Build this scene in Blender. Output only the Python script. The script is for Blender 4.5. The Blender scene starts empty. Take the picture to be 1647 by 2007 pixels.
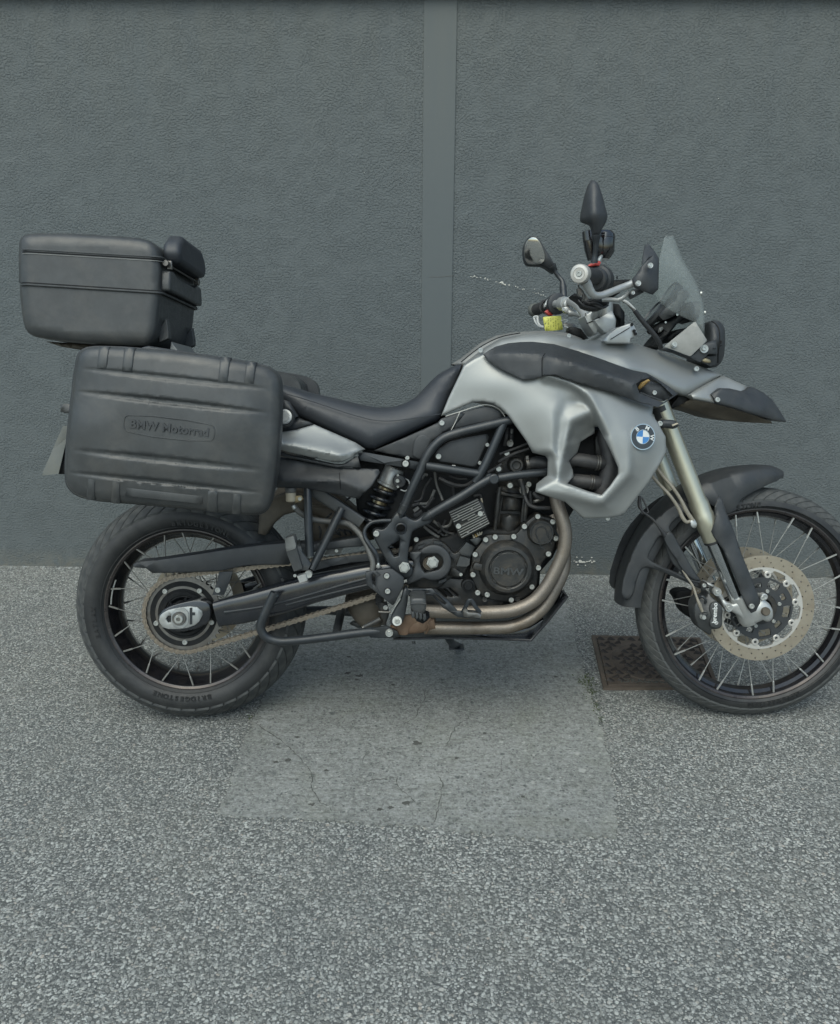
import bpy, bmesh, math, random
import numpy as np
from mathutils import Matrix, Vector, Euler
from mathutils.geometry import delaunay_2d_cdt
random.seed(7); np.random.seed(7)
SC = bpy.context.scene
COL = SC.collection
R = math.radians

# ------------------------------------------------------------------ camera
F_PX, PW, PH = 1600.0, 1647.0, 2007.0
CAM = Vector((0.0, -2.125, 1.197))
cd = bpy.data.cameras.new('camera')
cam = bpy.data.objects.new('camera', cd); COL.objects.link(cam)
CROT = Matrix.Rotation(R(90 - 15.5), 3, 'X') @ Matrix.Rotation(R(0.46), 3, 'Z')
cam.matrix_world = Matrix.Translation(CAM) @ CROT.to_4x4()
cd.sensor_fit = 'HORIZONTAL'; cd.sensor_width = 36.0; cd.lens = 36.0 * F_PX / PW
cd.clip_start = 0.05; cd.clip_end = 500
SC.camera = cam

# ------------------------------------------------------------------ world, light, exposure
w = bpy.data.worlds.new('World'); SC.world = w; w.use_nodes = True
nt = w.node_tree; nt.nodes.clear()
sky = nt.nodes.new('ShaderNodeTexSky'); sky.sky_type = 'NISHITA'; sky.sun_disc = False
SUN_EL, SUN_AZ = 56.0, 200.0            # high, behind the camera and to its left, veiled by cloud
sky.sun_elevation = R(SUN_EL); sky.sun_rotation = R(SUN_AZ)
sky.air_density = 1.0; sky.dust_density = 3.0; sky.ozone_density = 1.0; sky.altitude = 200
bgn = nt.nodes.new('ShaderNodeBackground'); bgn.inputs['Strength'].default_value = 0.15
out = nt.nodes.new('ShaderNodeOutputWorld')
tn = nt.nodes.new('ShaderNodeMix'); tn.data_type = 'RGBA'; tn.blend_type = 'MULTIPLY'; tn.inputs[0].default_value = 1.0
tn.inputs[7].default_value = (.93, 1.0, .94, 1)      # slight green tint laid over the sky colour
nt.links.new(sky.outputs[0], tn.inputs[6]); nt.links.new(tn.outputs[2], bgn.inputs[0]); nt.links.new(bgn.outputs[0], out.inputs[0])
sd = bpy.data.lights.new('sun', 'SUN'); sd.energy = 1.3; sd.angle = R(70); sd.color = (0.94, 1.0, 0.92)
so = bpy.data.objects.new('sun', sd); COL.objects.link(so)
sdir = Vector((math.sin(R(SUN_AZ)) * math.cos(R(SUN_EL)), math.cos(R(SUN_AZ)) * math.cos(R(SUN_EL)), math.sin(R(SUN_EL))))
so.rotation_euler = sdir.to_track_quat('Z', 'Y').to_euler()
SC.view_settings.view_transform = 'Standard'; SC.view_settings.look = 'None'
SC.view_settings.exposure = 0.52; SC.view_settings.gamma = 1.0; SC.view_settings.use_curve_mapping = False
SC.render.engine = 'CYCLES'

# ------------------------------------------------------------------ where things stand
BR = (Matrix.Rotation(R(1.1), 3, 'Z') @ Matrix.Rotation(R(-8.0), 3, 'X'))   # the machine leans on its side stand
BRT = BR.transposed()
CAML = BRT @ CAM
WR = Matrix.Rotation(R(-1.3), 3, 'Z'); WPOS = Vector((0, 1.215, 0)); WRT = WR.transposed()

def ray(px, py):
    return CROT @ Vector(((px - PW / 2) / F_PX, -(py - PH / 2) / F_PX, -1.0))
def L(px, py, d):
    """point of the motorcycle (own frame: x forward, y away, z up) seen at this pixel of the survey photo, d off its centre plane"""
    v = BRT @ ray(px, py); t = (d - CAML.y) / v.y
    return CAML + v * t
def mpp(px, py, d):
    return (L(px + 1, py, d) - L(px, py, d)).length
def G(px, py, h=0.0):
    v = ray(px, py); t = (h - CAM.z) / v.z
    return CAM + v * t
def WL(px, py, off=0.0):
    v = WRT @ ray(px, py); c = WRT @ (CAM - WPOS); t = (off - c.y) / v.y
    return c + v * t
ZM = {1: (0, 430, .3643), 2: (100, 930, .3643), 3: (500, 680, .24287), 4: (680, 950, .30358), 5: (850, 630, .30358),
      6: (1000, 330, .27322), 7: (1150, 650, .30176), 8: (1150, 900, .30176), 9: (780, 790, .21251), 10: (500, 1080, .24287),
      'A': (1000, 440, .13358), 'B': (1200, 440, .14572), 'C': (540, 930, .18215), 'D': (920, 920, .13953),
      'E': (780, 1000, .13358), 'F': (1340, 1050, .1864), 'G': (220, 430, .13947), 'H': (850, 460, .15179), 0: (0, 0, 1)}
def Q(k, *p):
    ox, oy, s = ZM[k]
    r = [(ox + p[i] * s, oy + p[i + 1] * s) for i in range(0, len(p), 2)]
    return r
def Q3(k, *p):
    ox, oy, s = ZM[k]
    return [(ox + p[i] * s, oy + p[i + 1] * s, p[i + 2]) for i in range(0, len(p), 3)]
def LQ(k, x, y, d):
    a = Q(k, x, y)[0]; return L(a[0], a[1], d)

# ------------------------------------------------------------------ materials
MT = {}
def nodes(name):
    m = bpy.data.materials.new(name); m.use_nodes = True
    n = m.node_tree; b = n.nodes['Principled BSDF']; MT[name] = m
    return m, n, b
def N(n, t, **kw):
    o = n.nodes.new(t)
    for k, v in kw.items():
        if k in o.inputs: o.inputs[k].default_value = v
        else: setattr(o, k, v)
    return o
def coords(n): return N(n, 'ShaderNodeTexCoord').outputs['Object']
def noise(n, co, scale, detail=4, rough=.6, dist=0.0):
    o = N(n, 'ShaderNodeTexNoise'); o.inputs['Scale'].default_value = scale; o.inputs['Detail'].default_value = detail
    o.inputs['Roughness'].default_value = rough; o.inputs['Distortion'].default_value = dist
    n.links.new(co, o.inputs['Vector']); return o.outputs['Fac']
def ramp(n, f, stops):
    o = N(n, 'ShaderNodeValToRGB'); e = o.color_ramp.elements
    while len(e) < len(stops): e.new(.5)
    for a, (p, c) in zip(e, stops):
        a.position = p; a.color = (c, c, c, 1) if isinstance(c, (int, float)) else (*c, 1)
    n.links.new(f, o.inputs[0]); return o.outputs[0]
def mixc(n, f, a, b, mode='MIX'):
    o = N(n, 'ShaderNodeMix', data_type='RGBA', blend_type=mode)
    for s, v in ((0, f), (6, a), (7, b)):
        if hasattr(v, 'links') or isinstance(v, bpy.types.NodeSocket): n.links.new(v, o.inputs[s])
        else: o.inputs[s].default_value = v if s == 0 else ((*v, 1) if len(v) == 3 else v)
    return o.outputs[2]
def mth(n, op, a, b=0.5, c=None):
    o = N(n, 'ShaderNodeMath', operation=op)
    for i, v in enumerate((a, b, c)):
        if v is None: continue
        if isinstance(v, bpy.types.NodeSocket): n.links.new(v, o.inputs[i])
        else: o.inputs[i].default_value = v
    return o.outputs[0]
def bump(n, b, h, strength, dist):
    o = N(n, 'ShaderNodeBump'); o.inputs['Strength'].default_value = strength; o.inputs['Distance'].default_value = dist
    n.links.new(h, o.inputs['Height']); n.links.new(o.outputs[0], b.inputs['Normal']); return o
def mapped(n, co, sc, rot=(0, 0, 0)):
    o = N(n, 'ShaderNodeMapping'); o.inputs['Scale'].default_value = sc; o.inputs['Rotation'].default_value = rot
    n.links.new(co, o.inputs['Vector']); return o.outputs[0]

def simple(name, c, rough=.5, metal=0.0, var=.25, vs=30.0, rv=.1, bs=0.0, bsc=800.0, bd=.0006, dirt=None, da=.3, coat=0.0, spec=.5, ds=14.0):
    m, n, b = nodes(name); co = coords(n)
    f = noise(n, co, vs, 5, .65)
    c0 = tuple(max(0, x * (1 - var)) for x in c); c1 = tuple(x * (1 + var) for x in c)
    col = mixc(n, ramp(n, f, [(.3, 0.0), (.7, 1.0)]), c0, c1)
    if dirt:
        g = noise(n, co, ds, 8, .7, .4)
        gg = ramp(n, g, [(.46, 0.0), (.72, da)])
        col = mixc(n, gg, col, dirt)
    n.links.new(col, b.inputs['Base Color'])
    g2 = noise(n, co, vs * 2.3, 6, .7)
    rr = ramp(n, g2, [(.25, max(.03, rough - rv)), (.75, min(1, rough + rv))])
    n.links.new(rr, b.inputs['Roughness'])
    b.inputs['Metallic'].default_value = metal
    b.inputs['Coat Weight'].default_value = coat; b.inputs['Coat Roughness'].default_value = .12
    b.inputs['Specular IOR Level'].default_value = spec
    if bs: bump(n, b, noise(n, co, bsc, 3, .6), bs, bd)
    return m
DUST = (.17, .155, .13)
simple('case_plastic', (.040, .043, .044), .40, 0, .2, 22, .1, .5, 900, .0005, DUST, .16)
simple('dark_plastic', (.029, .032, .035), .5, 0, .15, 18, .08, .4, 1300, .0003, DUST, .10)
simple('frame_paint', (.024, .028, .032), .38, .1, .15, 20, .08, .2, 900, .0003, DUST, .12)
simple('engine_paint', (.021, .022, .022), .44, .2, .25, 30, .14, .6, 1200, .0004, (.12, .10, .075), .42, ds=24)
simple('gloss_black', (.012, .014, .018), .22, .0, .2, 12, .07, 0, 1, 0, DUST, .08, coat=.5)
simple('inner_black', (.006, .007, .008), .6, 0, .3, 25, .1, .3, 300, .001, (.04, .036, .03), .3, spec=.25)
simple('vinyl', (.026, .030, .036), .50, 0, .12, 8, .06, .5, 1500, .0003, DUST, .06)
simple('rubber', (.015, .016, .017), .55, 0, .25, 12, .1, .3, 600, .0006, (.065, .066, .062), .4, ds=9)
simple('tread_rubber', (.034, .037, .038), .70, 0, .25, 30, .08, .4, 500, .0008, (.13, .13, .12), .45, ds=20)
simple('letter_rubber', (.010, .0105, .011), .55, 0, .2, 12)
simple('hose_rubber', (.022, .023, .025), .55, 0, .2, 60, .08, .5, 400, .0006, (.10, .09, .08), .4)
simple('silver_paint', (.275, .283, .274), .44, .50, .03, 10, .03, .1, 2500, .0001)
simple('grey_paint', (.20, .20, .19), .45, .3, .1, 10, .05)
simple('aluminium', (.40, .41, .40), .40, .55, .08, 30, .08, .35, 900, .0004, (.25, .22, .18), .25)
simple('bolt_steel', (.42, .43, .41), .35, .6, .15, 60, .1)
simple('steel_dark', (.18, .175, .165), .4, .8, .2, 60, .1, .2, 500, .0003, (.08, .055, .035), .5)
simple('gold_fork', (.47, .455, .36), .34, .75, .06, 20, .05, .1, 600, .0002)
simple('spoke_bright', (.42, .42, .40), .32, .6, .12, 50, .1)
simple('stud_shade_dirt', (.026, .021, .018), .6, .2, .3, 60, .1)  # shade on the studs and dirt round them, put into a darker iron colour
simple('chrome', (.50, .52, .53), .14, 1.0, .05, 10, .04)
simple('spoke_steel', (.27, .265, .25), .35, .7, .15, 50, .1)
simple('rim_black', (.010, .010, .012), .20, .2, .3, 20, .08, 0, 1, 0, (.09, .075, .065), .15, ds=30, coat=.3)
simple('rim_edge', (.050, .044, .044), .30, .5, .3, 14, .1, .2, 300, .0003, (.15, .125, .10), .3, ds=12)  # black lip; its warm reflection is put into the brown base colour
simple('disc_steel', (.38, .335, .265), .34, .6, .08, 14, .08, .3, 500, .0003, (.20, .14, .09), .35, ds=20)
simple('disc_edge', (.52, .50, .46), .42, .5, .08, 14, .08)
simple('chain_steel', (.27, .235, .19), .42, .7, .3, 120, .12, .3, 900, .0003, (.10, .06, .035), .5, ds=60)
simple('anodised', (.33, .27, .17), .3, .8, .1, 20, .08)
simple('tan_hose', (.22, .20, .16), .5, 0, .2, 40)
simple('heat_brown', (.16, .10, .065), .6, .35, .25, 30, .12, .5, 250, .0008, (.22, .16, .10), .5)
simple('dull_brown', (.085, .072, .055), .65, .1, .25, 16, .1, .4, 200, .001, (.14, .12, .09), .5)
simple('cable_cover', (.10, .10, .095), .5, 0, .15, 40)
simple('red_plastic', (.42, .045, .035), .45, 0, .12, 30)
simple('yellow_tag', (.50, .50, .10), .55, 0, .08, 30)
simple('ink', (.08, .09, .02), .6)
simple('white_plastic', (.42, .43, .42), .45, 0, .06, 20)
simple('roundel_white', (.60, .61, .59), .2, 0, .03, 20, .03, coat=.6)
simple('roundel_blue', (.035, .17, .42), .2, 0, .08, 20, .03, coat=.6)
simple('roundel_black', (.012, .012, .013), .12, 0, .1, 20, .03, coat=.8)
simple('plate_white', (.12, .128, .12), .5, 0, .08, 20, .1, dirt=(.15, .14, .1), da=.4)
simple('amber', (.30, .19, .05), .35, 0, .1, 20)
simple('beige', (.42, .37, .28), .5, 0, .1, 20)
simple('paint_chip', (.62, .60, .54), .9, 0, .1, 60)
simple('soffit_brown', (.075, .060, .042), .8, 0, .25, 12, .1, .5, 60, .002)
simple('moss', (.055, .075, .022), .9, 0, .4, 90)
simple('dry_leaf', (.12, .075, .035), .8, 0, .3, 60)

# header pipe: blued, brushed, dusty
m, n, b = nodes('header_steel'); co = coords(n)
f1 = noise(n, mapped(n, co, (9, 9, 9)), 1.0, 4, .6)
c = ramp(n, f1, [(.3, (.145, .115, .085)), (.5, (.245, .215, .182)), (.72, (.19, .170, .150))])
f2 = noise(n, mapped(n, co, (300, 300, 300)), 1.0, 3, .6)
c = mixc(n, ramp(n, f2, [(.35, 0.0), (.75, .35)]), c, (.12, .09, .06))
n.links.new(c, b.inputs['Base Color']); b.inputs['Metallic'].default_value = .75
n.links.new(ramp(n, f2, [(.3, .42), (.7, .58)]), b.inputs['Roughness'])
bump(n, b, f2, .25, .0003)

# clear screen, lightly scuffed
m, n, b = nodes('screen_acrylic'); co = coords(n)
b.inputs['Base Color'].default_value = (.50, .53, .52, 1); b.inputs['Roughness'].default_value = .25
b.inputs['Transmission Weight'].default_value = 0.0
tr = N(n, 'ShaderNodeBsdfTransparent'); tr.inputs[0].default_value = (.90, .92, .91, 1)
ms = N(n, 'ShaderNodeMixShader')
sc_ = noise(n, mapped(n, co, (12, 12, 30)), 6.0, 7, .7, .5)
fr = N(n, 'ShaderNodeLayerWeight'); fr.inputs['Blend'].default_value = .55
fac = mth(n, 'ADD', ramp(n, sc_, [(.4, .02), (.75, .08)]), mth(n, 'MULTIPLY', fr.outputs['Facing'], .24))
n.links.new(fac, ms.inputs[0]); n.links.new(tr.outputs[0], ms.inputs[1]); n.links.new(b.outputs[0], ms.inputs[2])
n.links.new(ms.outputs[0], n.nodes['Material Output'].inputs[0])
m, n, b = nodes('screen_frosted'); co = coords(n)
b.inputs['Base Color'].default_value = (.36, .36, .34, 1); b.inputs['Roughness'].default_value = .4
tr = N(n, 'ShaderNodeBsdfTransparent'); tr.inputs[0].default_value = (.75, .77, .77, 1)
ms = N(n, 'ShaderNodeMixShader')
n.links.new(ramp(n, noise(n, co, 25, 6, .7), [(.3, .55), (.7, .75)]), ms.inputs[0])
n.links.new(tr.outputs[0], ms.inputs[1]); n.links.new(b.outputs[0], ms.inputs[2])
n.links.new(ms.outputs[0], n.nodes['Material Output'].inputs[0])
m, n, b = nodes('gauge_glass'); b.inputs['Base Color'].default_value = (.03, .035, .04, 1); b.inputs['Roughness'].default_value = .06
b.inputs['Coat Weight'].default_value = 1.0
m, n, b = nodes('mirror_glass'); co = coords(n); b.inputs['Base Color'].default_value = (.55, .55, .52, 1)
b.inputs['Metallic'].default_value = 1.0; b.inputs['Roughness'].default_value = .12

# ---- rough render on the wall
def wall_mat(name, smooth):
    m, n, b = nodes(name); co = coords(n)
    big = noise(n, co, 1.3, 5, .6)
    fine = noise(n, co, 8, 6, .7)
    k_ = .96 if smooth else 1.0
    c = ramp(n, big, [(.3, (.104 * k_, .119 * k_, .122 * k_)), (.7, (.113 * k_, .127 * k_, .129 * k_))])
    c = mixc(n, ramp(n, fine, [(.35, 0.0), (.75, .25)]), c, (.104 * k_, .119 * k_, .124 * k_))
    # paler, warmer streaks gathering towards the top, grime at the foot
    sep = N(n, 'ShaderNodeSeparateXYZ'); n.links.new(co, sep.inputs[0])
    up = N(n, 'ShaderNodeMapRange'); up.inputs[1].default_value = 1.45; up.inputs[2].default_value = 2.25
    n.links.new(sep.outputs[2], up.inputs[0])
    st = noise(n, mapped(n, co, (9, 9, 1.2)), 1.0, 6, .7)
    c = mixc(n, mth(n, 'MULTIPLY', up.outputs[0], ramp(n, st, [(.35, .15), (.7, .6)])), c, (.136, .140, .124))
    dn = N(n, 'ShaderNodeMapRange'); dn.inputs[1].default_value = .09; dn.inputs[2].default_value = 0.0
    n.links.new(sep.outputs[2], dn.inputs[0])
    c = mixc(n, mth(n, 'MULTIPLY', dn.outputs[0], ramp(n, noise(n, co, 25, 6, .7), [(.35, .0), (.65, .8)])), c, (.17, .16, .13))
    if not smooth:
        pits = noise(n, mapped(n, co, (1, 1, 1.15)), 125, 3, .55, .1)
        patch = noise(n, co, 13, 3, .55, .8)
        mask = ramp(n, patch, [(.34, .42), (.60, 1.0)])
        h = ramp(n, pits, [(.36, 0.0), (.47, .6), (.54, 1.0), (.8, 1.0)])
        c = mixc(n, mth(n, 'MULTIPLY', mth(n, 'SUBTRACT', 1.0, h), mth(n, 'MULTIPLY', mask, .22)), c, (.075, .09, .095))
        hh = mth(n, 'ADD', mth(n, 'MULTIPLY', h, mask), mth(n, 'MULTIPLY', noise(n, co, 22, 4, .6), .35))
        hh = mth(n, 'ADD', hh, mth(n, 'MULTIPLY', noise(n, co, 260, 3, .6), .10))
        bump(n, b, hh, .85, .0030)
    else:
        hh = mth(n, 'ADD', noise(n, co, 30, 5, .6), mth(n, 'MULTIPLY', noise(n, co, 400, 3, .6), .2))
        bump(n, b, hh, .35, .0015)
    n.links.new(c, b.inputs['Base Color']); b.inputs['Roughness'].default_value = .72
    b.inputs['Specular IOR Level'].default_value = .35
wall_mat('rough_render', False); wall_mat('smooth_render', True)

# ---- asphalt with pale exposed chippings
m, n, b = nodes('asphalt'); co = coords(n)
wv = N(n, 'ShaderNodeTexNoise'); wv.inputs['Scale'].default_value = 60; wv.inputs['Detail'].default_value = 2; n.links.new(co, wv.inputs['Vector'])
wob = N(n, 'ShaderNodeMix', data_type='VECTOR'); wob.inputs[0].default_value = .0095
n.links.new(co, wob.inputs[4]); n.links.new(wv.outputs['Color'], wob.inputs[5]); cw = wob.outputs[1]
def vor(sc, feat, rnd=1.0):
    v = N(n, 'ShaderNodeTexVoronoi', feature=feat); v.inputs['Scale'].default_value = sc; v.inputs['Randomness'].default_value = rnd
    n.links.new(cw, v.inputs['Vector']); return v
def stones(sc, thr, lo, r0):
    v = vor(sc, 'F1')
    s = N(n, 'ShaderNodeSeparateColor'); n.links.new(v.outputs['Color'], s.inputs[0])
    rr = mth(n, 'MULTIPLY', v.outputs['Distance'], mth(n, 'ADD', .75, mth(n, 'MULTIPLY', s.outputs[2], .6)))
    body = ramp(n, rr, [(r0 - .16, 1.0), (r0 + .02, 0.0)])
    pres = ramp(n, s.outputs[0], [(thr - .02, 0.0), (thr + .02, 1.0)])
    tone = ramp(n, s.outputs[1], [(0.0, lo), (.35, (.20, .206, .192)), (.62, (.30, .308, .288)), (.93, (.53, .54, .505)), (1.0, (.38, .34, .29))])
    return mth(n, 'MULTIPLY', body, pres), tone
base = ramp(n, noise(n, co, 420, 5, .75), [(.34, (.016, .019, .020)), (.52, (.060, .066, .064)), (.72, (.21, .215, .20))])
a1, t1 = stones(136, .24, (.10, .106, .102), .58); a2, t2 = stones(235, .10, (.09, .095, .092), .62); a3, t3 = stones(84, .84, (.26, .268, .25), .42)
c = mixc(n, a2, base, t2); c = mixc(n, a1, c, t1); c = mixc(n, a3, c, t3)
big = noise(n, co, 1.6, 6, .65)
c = mixc(n, ramp(n, big, [(.35, .30), (.65, 0.0)]), c, (.11, .12, .12))
tint = noise(n, co, 5, 4, .6); c = mixc(n, ramp(n, tint, [(.45, 0.0), (.75, .22)]), c, (.20, .195, .165))
gr = noise(n, co, 900, 3, .7); c = mixc(n, .08, c, ramp(n, gr, [(.3, (.11, .12, .115)), (.7, (.36, .37, .35))]))
n.links.new(c, b.inputs['Base Color']); b.inputs['Roughness'].default_value = .85
hh = mth(n, 'ADD', mth(n, 'MULTIPLY', a1, 1.0), mth(n, 'MULTIPLY', a2, .55)); hh = mth(n, 'ADD', hh, mth(n, 'MULTIPLY', a3, 1.3))
hh = mth(n, 'ADD', hh, mth(n, 'MULTIPLY', noise(n, co, 700, 3, .6), .4))
bump(n, b, hh, .8, .0026)

# ---- worn concrete slab
m, n, b = nodes('concrete'); co = coords(n)
f1 = noise(n, co, 2.6, 8, .68, .5); c = ramp(n, f1, [(.30, (.14, .147, .137)), (.5, (.23, .24, .228)), (.70, (.33, .34, .325))])
f2 = noise(n, mapped(n, co, (11, 75, 1)), 1.0, 7, .75, .6)
c = mixc(n, ramp(n, f2, [(.36, 0.0), (.64, .85)]), c, (.105, .108, .098))
f5 = noise(n, co, 130, 6, .8); c = mixc(n, ramp(n, f5, [(.40, 0.0), (.62, .65)]), c, (.42, .43, .405))
f6 = noise(n, co, 75, 7, .8, .8); c = mixc(n, ramp(n, f6, [(.50, 0.0), (.64, .8)]), c, (.075, .078, .070))
def aggs(c, sc, thr, k, r0):
    v = N(n, 'ShaderNodeTexVoronoi', feature='F1'); v.inputs['Scale'].default_value = sc
    wn = N(n, 'ShaderNodeTexNoise'); wn.inputs['Scale'].default_value = sc * 1.5; n.links.new(co, wn.inputs['Vector'])
    mx = N(n, 'ShaderNodeMix', data_type='VECTOR'); mx.inputs[0].default_value = .5 / sc; n.links.new(co, mx.inputs[4]); n.links.new(wn.outputs['Color'], mx.inputs[5]); n.links.new(mx.outputs[1], v.inputs['Vector'])
    s = N(n, 'ShaderNodeSeparateColor'); n.links.new(v.outputs['Color'], s.inputs[0])
    g_ = mth(n, 'MULTIPLY', ramp(n, v.outputs['Distance'], [(r0, 1.0), (r0 + .14, 0.0)]), ramp(n, s.outputs[0], [(thr, 0.0), (thr + .04, 1.0)]))
    return mixc(n, mth(n, 'MULTIPLY', g_, k), c, ramp(n, s.outputs[1], [(.1, (.055, .062, .064)), (.5, (.12, .125, .12)), (.95, (.42, .42, .39))])), g_
c, g1 = aggs(c, 48, .78, .65, .20); c, g2 = aggs(c, 105, .45, .7, .25); c, g3 = aggs(c, 26, .88, .7, .16)
f7 = noise(n, co, 15, 7, .75, 1.2); c = mixc(n, ramp(n, f7, [(.62, 0.0), (.70, .65)]), c, (.060, .062, .052))
f8 = noise(n, co, 5, 5, .6, .4); c = mixc(n, ramp(n, f8, [(.5, 0.0), (.75, .3)]), c, (.16, .17, .12))
n.links.new(c, b.inputs['Base Color']); b.inputs['Roughness'].default_value = .9
hh = mth(n, 'ADD', f2, mth(n, 'MULTIPLY', f5, .8)); hh = mth(n, 'SUBTRACT', hh, mth(n, 'MULTIPLY', f6, 1.1)); hh = mth(n, 'ADD', hh, mth(n, 'MULTIPLY', mth(n, 'ADD', g1, g2), .35))
bump(n, b, hh, .85, .0042)
simple('crack_dirt', (.075, .076, .068), .95, 0, .3, 60)
simple('cast_iron', (.105, .083, .066), .62, .25, .3, 22, .12, .6, 260, .0012, (.14, .115, .085), .55, ds=26)

# ------------------------------------------------------------------ mesh helpers
OFF = Vector((0, 0, 0))
PAR = None
def use(parent, off=None):
    global PAR, OFF
    PAR = parent
    if off is not None: OFF = off
def mesh(name, verts, faces, recalc=True, sharp=35, smooth=True):
    me = bpy.data.meshes.new(name)
    me.from_pydata([tuple(Vector(v)) for v in verts], [], faces)
    if recalc:
        bm = bmesh.new(); bm.from_mesh(me); bmesh.ops.recalc_face_normals(bm, faces=bm.faces); bm.to_mesh(me); bm.free()
    if smooth:
        me.shade_smooth(); me.set_sharp_from_angle(angle=R(sharp))
    return me
def link(name, me, m, parent='__', loc=(0, 0, 0)):
    o = bpy.data.objects.new(name, me); COL.objects.link(o)
    if m and me and not me.materials: me.materials.append(MT[m])
    p = PAR if parent == '__' else parent
    if p: o.parent = p
    o.location = loc
    return o
def obj(name, verts, faces, m, parent='__', **k):
    o = link(name, mesh(name, [Vector(v) - OFF for v in verts], faces, **k), m, parent)
    return o
def bevel(o, wd=.002, seg=2, ang=30):
    md = o.modifiers.new('bevel', 'BEVEL'); md.width = wd; md.segments = seg; md.limit_method = 'ANGLE'; md.angle_limit = R(ang)
    md.harden_normals = False
    return o
def mirror_copy(o, name=None, parent='__'):
    me = o.data.copy()
    for v in me.vertices: v.co.y = -(v.co.y + OFF.y) - OFF.y
    me.flip_normals()
    n_ = link(name or o.name.split('.')[0], me, None, o.parent if parent == '__' else parent)
    for md in o.modifiers:
        q = n_.modifiers.new(md.name, md.type)
        if md.type == 'BEVEL': q.width = md.width; q.segments = md.segments; q.limit_method = 'ANGLE'; q.angle_limit = md.angle_limit
    return n_
def tag(o, label=None, cat=None, group=None, kind=None):
    if label: o['label'] = label
    if cat: o['category'] = cat
    if group: o['group'] = group
    if kind: o['kind'] = kind
    return o
def catmull(P, k=8, closed=False):
    P = [Vector(p) for p in P]; n = len(P); out = []
    if n < 3 and not closed:
        return P
    rng = range(n if closed else n - 1)
    for i in rng:
        if closed: a, b_, c_, d_ = P[(i - 1) % n], P[i], P[(i + 1) % n], P[(i + 2) % n]
        else:
            b_, c_ = P[i], P[i + 1]
            a = P[i - 1] if i else b_ * 2 - c_; d_ = P[i + 2] if i + 2 < n else c_ * 2 - b_
        t0 = 0; t1 = t0 + max((b_ - a).length, 1e-6) ** .5; t2 = t1 + max((c_ - b_).length, 1e-6) ** .5; t3 = t2 + max((d_ - c_).length, 1e-6) ** .5
        for j in range(k):
            t = t1 + (t2 - t1) * j / k
            A1 = a * ((t1 - t) / (t1 - t0)) + b_ * ((t - t0) / (t1 - t0)); A2 = b_ * ((t2 - t) / (t2 - t1)) + c_ * ((t - t1) / (t2 - t1))
            A3 = c_ * ((t3 - t) / (t3 - t2)) + d_ * ((t - t2) / (t3 - t2))
            B1 = A1 * ((t2 - t) / (t2 - t0)) + A2 * ((t - t0) / (t2 - t0)); B2 = A2 * ((t3 - t) / (t3 - t1)) + A3 * ((t - t1) / (t3 - t1))
            out.append(B1 * ((t2 - t) / (t2 - t1)) + B2 * ((t - t1) / (t2 - t1)))
    if not closed: out.append(P[-1])
    return out
def sweep_me(P, ra, rb=None, exp=2.0, seg=14, k=8, closed=False, smooth=True, rawr=False):
    """sweep a (super)ellipse: rb along the machine's y, ra across it. ra, rb: metres, number or per point"""
    n0 = len(P)
    def prof(r):
        if isinstance(r, (int, float)): r = [r] * n0
        return r
    ra = prof(ra); rb = ra if rb is None else prof(rb)
    PP = [Vector((*Vector(p), )) for p in P]
    pts = catmull(PP, k, closed) if smooth else PP
    m_ = len(pts); kk = k if (smooth and (n0 > 2 or closed)) else 1
    def rat(lst, i):
        u = i / kk; a = int(u); f = u - a
        a0 = lst[a % n0] if closed else lst[min(a, n0 - 1)]; a1 = lst[(a + 1) % n0] if closed else lst[min(a + 1, n0 - 1)]
        f = f * f * (3 - 2 * f)
        return a0 + (a1 - a0) * f
    V, Fc = [], []
    Bp = None
    for i, p in enumerate(pts):
        if closed: T = (pts[(i + 1) % m_] - pts[i - 1])
        else: T = pts[min(i + 1, m_ - 1)] - pts[max(i - 1, 0)]
        T.normalize()
        ref = Vector((0, 1, 0)) if Bp is None else Bp
        if Bp is None and abs(T.y) > .92: ref = Vector((0, 0, 1))
        B = ref - T * ref.dot(T); B.normalize(); Bp = B
        Nn = T.cross(B)
        a_, b_ = rat(ra, i), rat(rb, i)
        for j in range(seg):
            th = 2 * math.pi * (j + .5) / seg; c, s = math.cos(th), math.sin(th)
            c_ = math.copysign(abs(c) ** (2 / exp), c); s_ = math.copysign(abs(s) ** (2 / exp), s)
            V.append(p + B * (c_ * b_) + Nn * (s_ * a_))
    rings = m_ if closed else m_ - 1
    for i in range(rings):
        for j in range(seg):
            a0 = i * seg + j; a1 = i * seg + (j + 1) % seg; b0 = ((i + 1) % m_) * seg + j; b1 = ((i + 1) % m_) * seg + (j + 1) % seg
            Fc.append((a0, a1, b1, b0))
    if not closed:
        Fc.append(tuple(range(seg - 1, -1, -1))); Fc.append(tuple((m_ - 1) * seg + j for j in range(seg)))
    return V, Fc
def sweep(name, m, P, ra, rb=None, parent='__', sharp=40, **k):
    V, Fc = sweep_me(P, ra, rb, **k)
    return obj(name, V, Fc, m, parent, sharp=sharp)
def tube(name, m, P3, rpx, parent='__', rb=None, **k):
    """P3: survey pixels with depth; rpx: radius in survey pixels"""
    P = [L(*p) for p in P3]; s = mpp(*P3[len(P3) // 2])
    ra = [x * s for x in rpx] if isinstance(rpx, (list, tuple)) else rpx * s
    return sweep(name, m, P, ra, rb, parent, **k)
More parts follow.
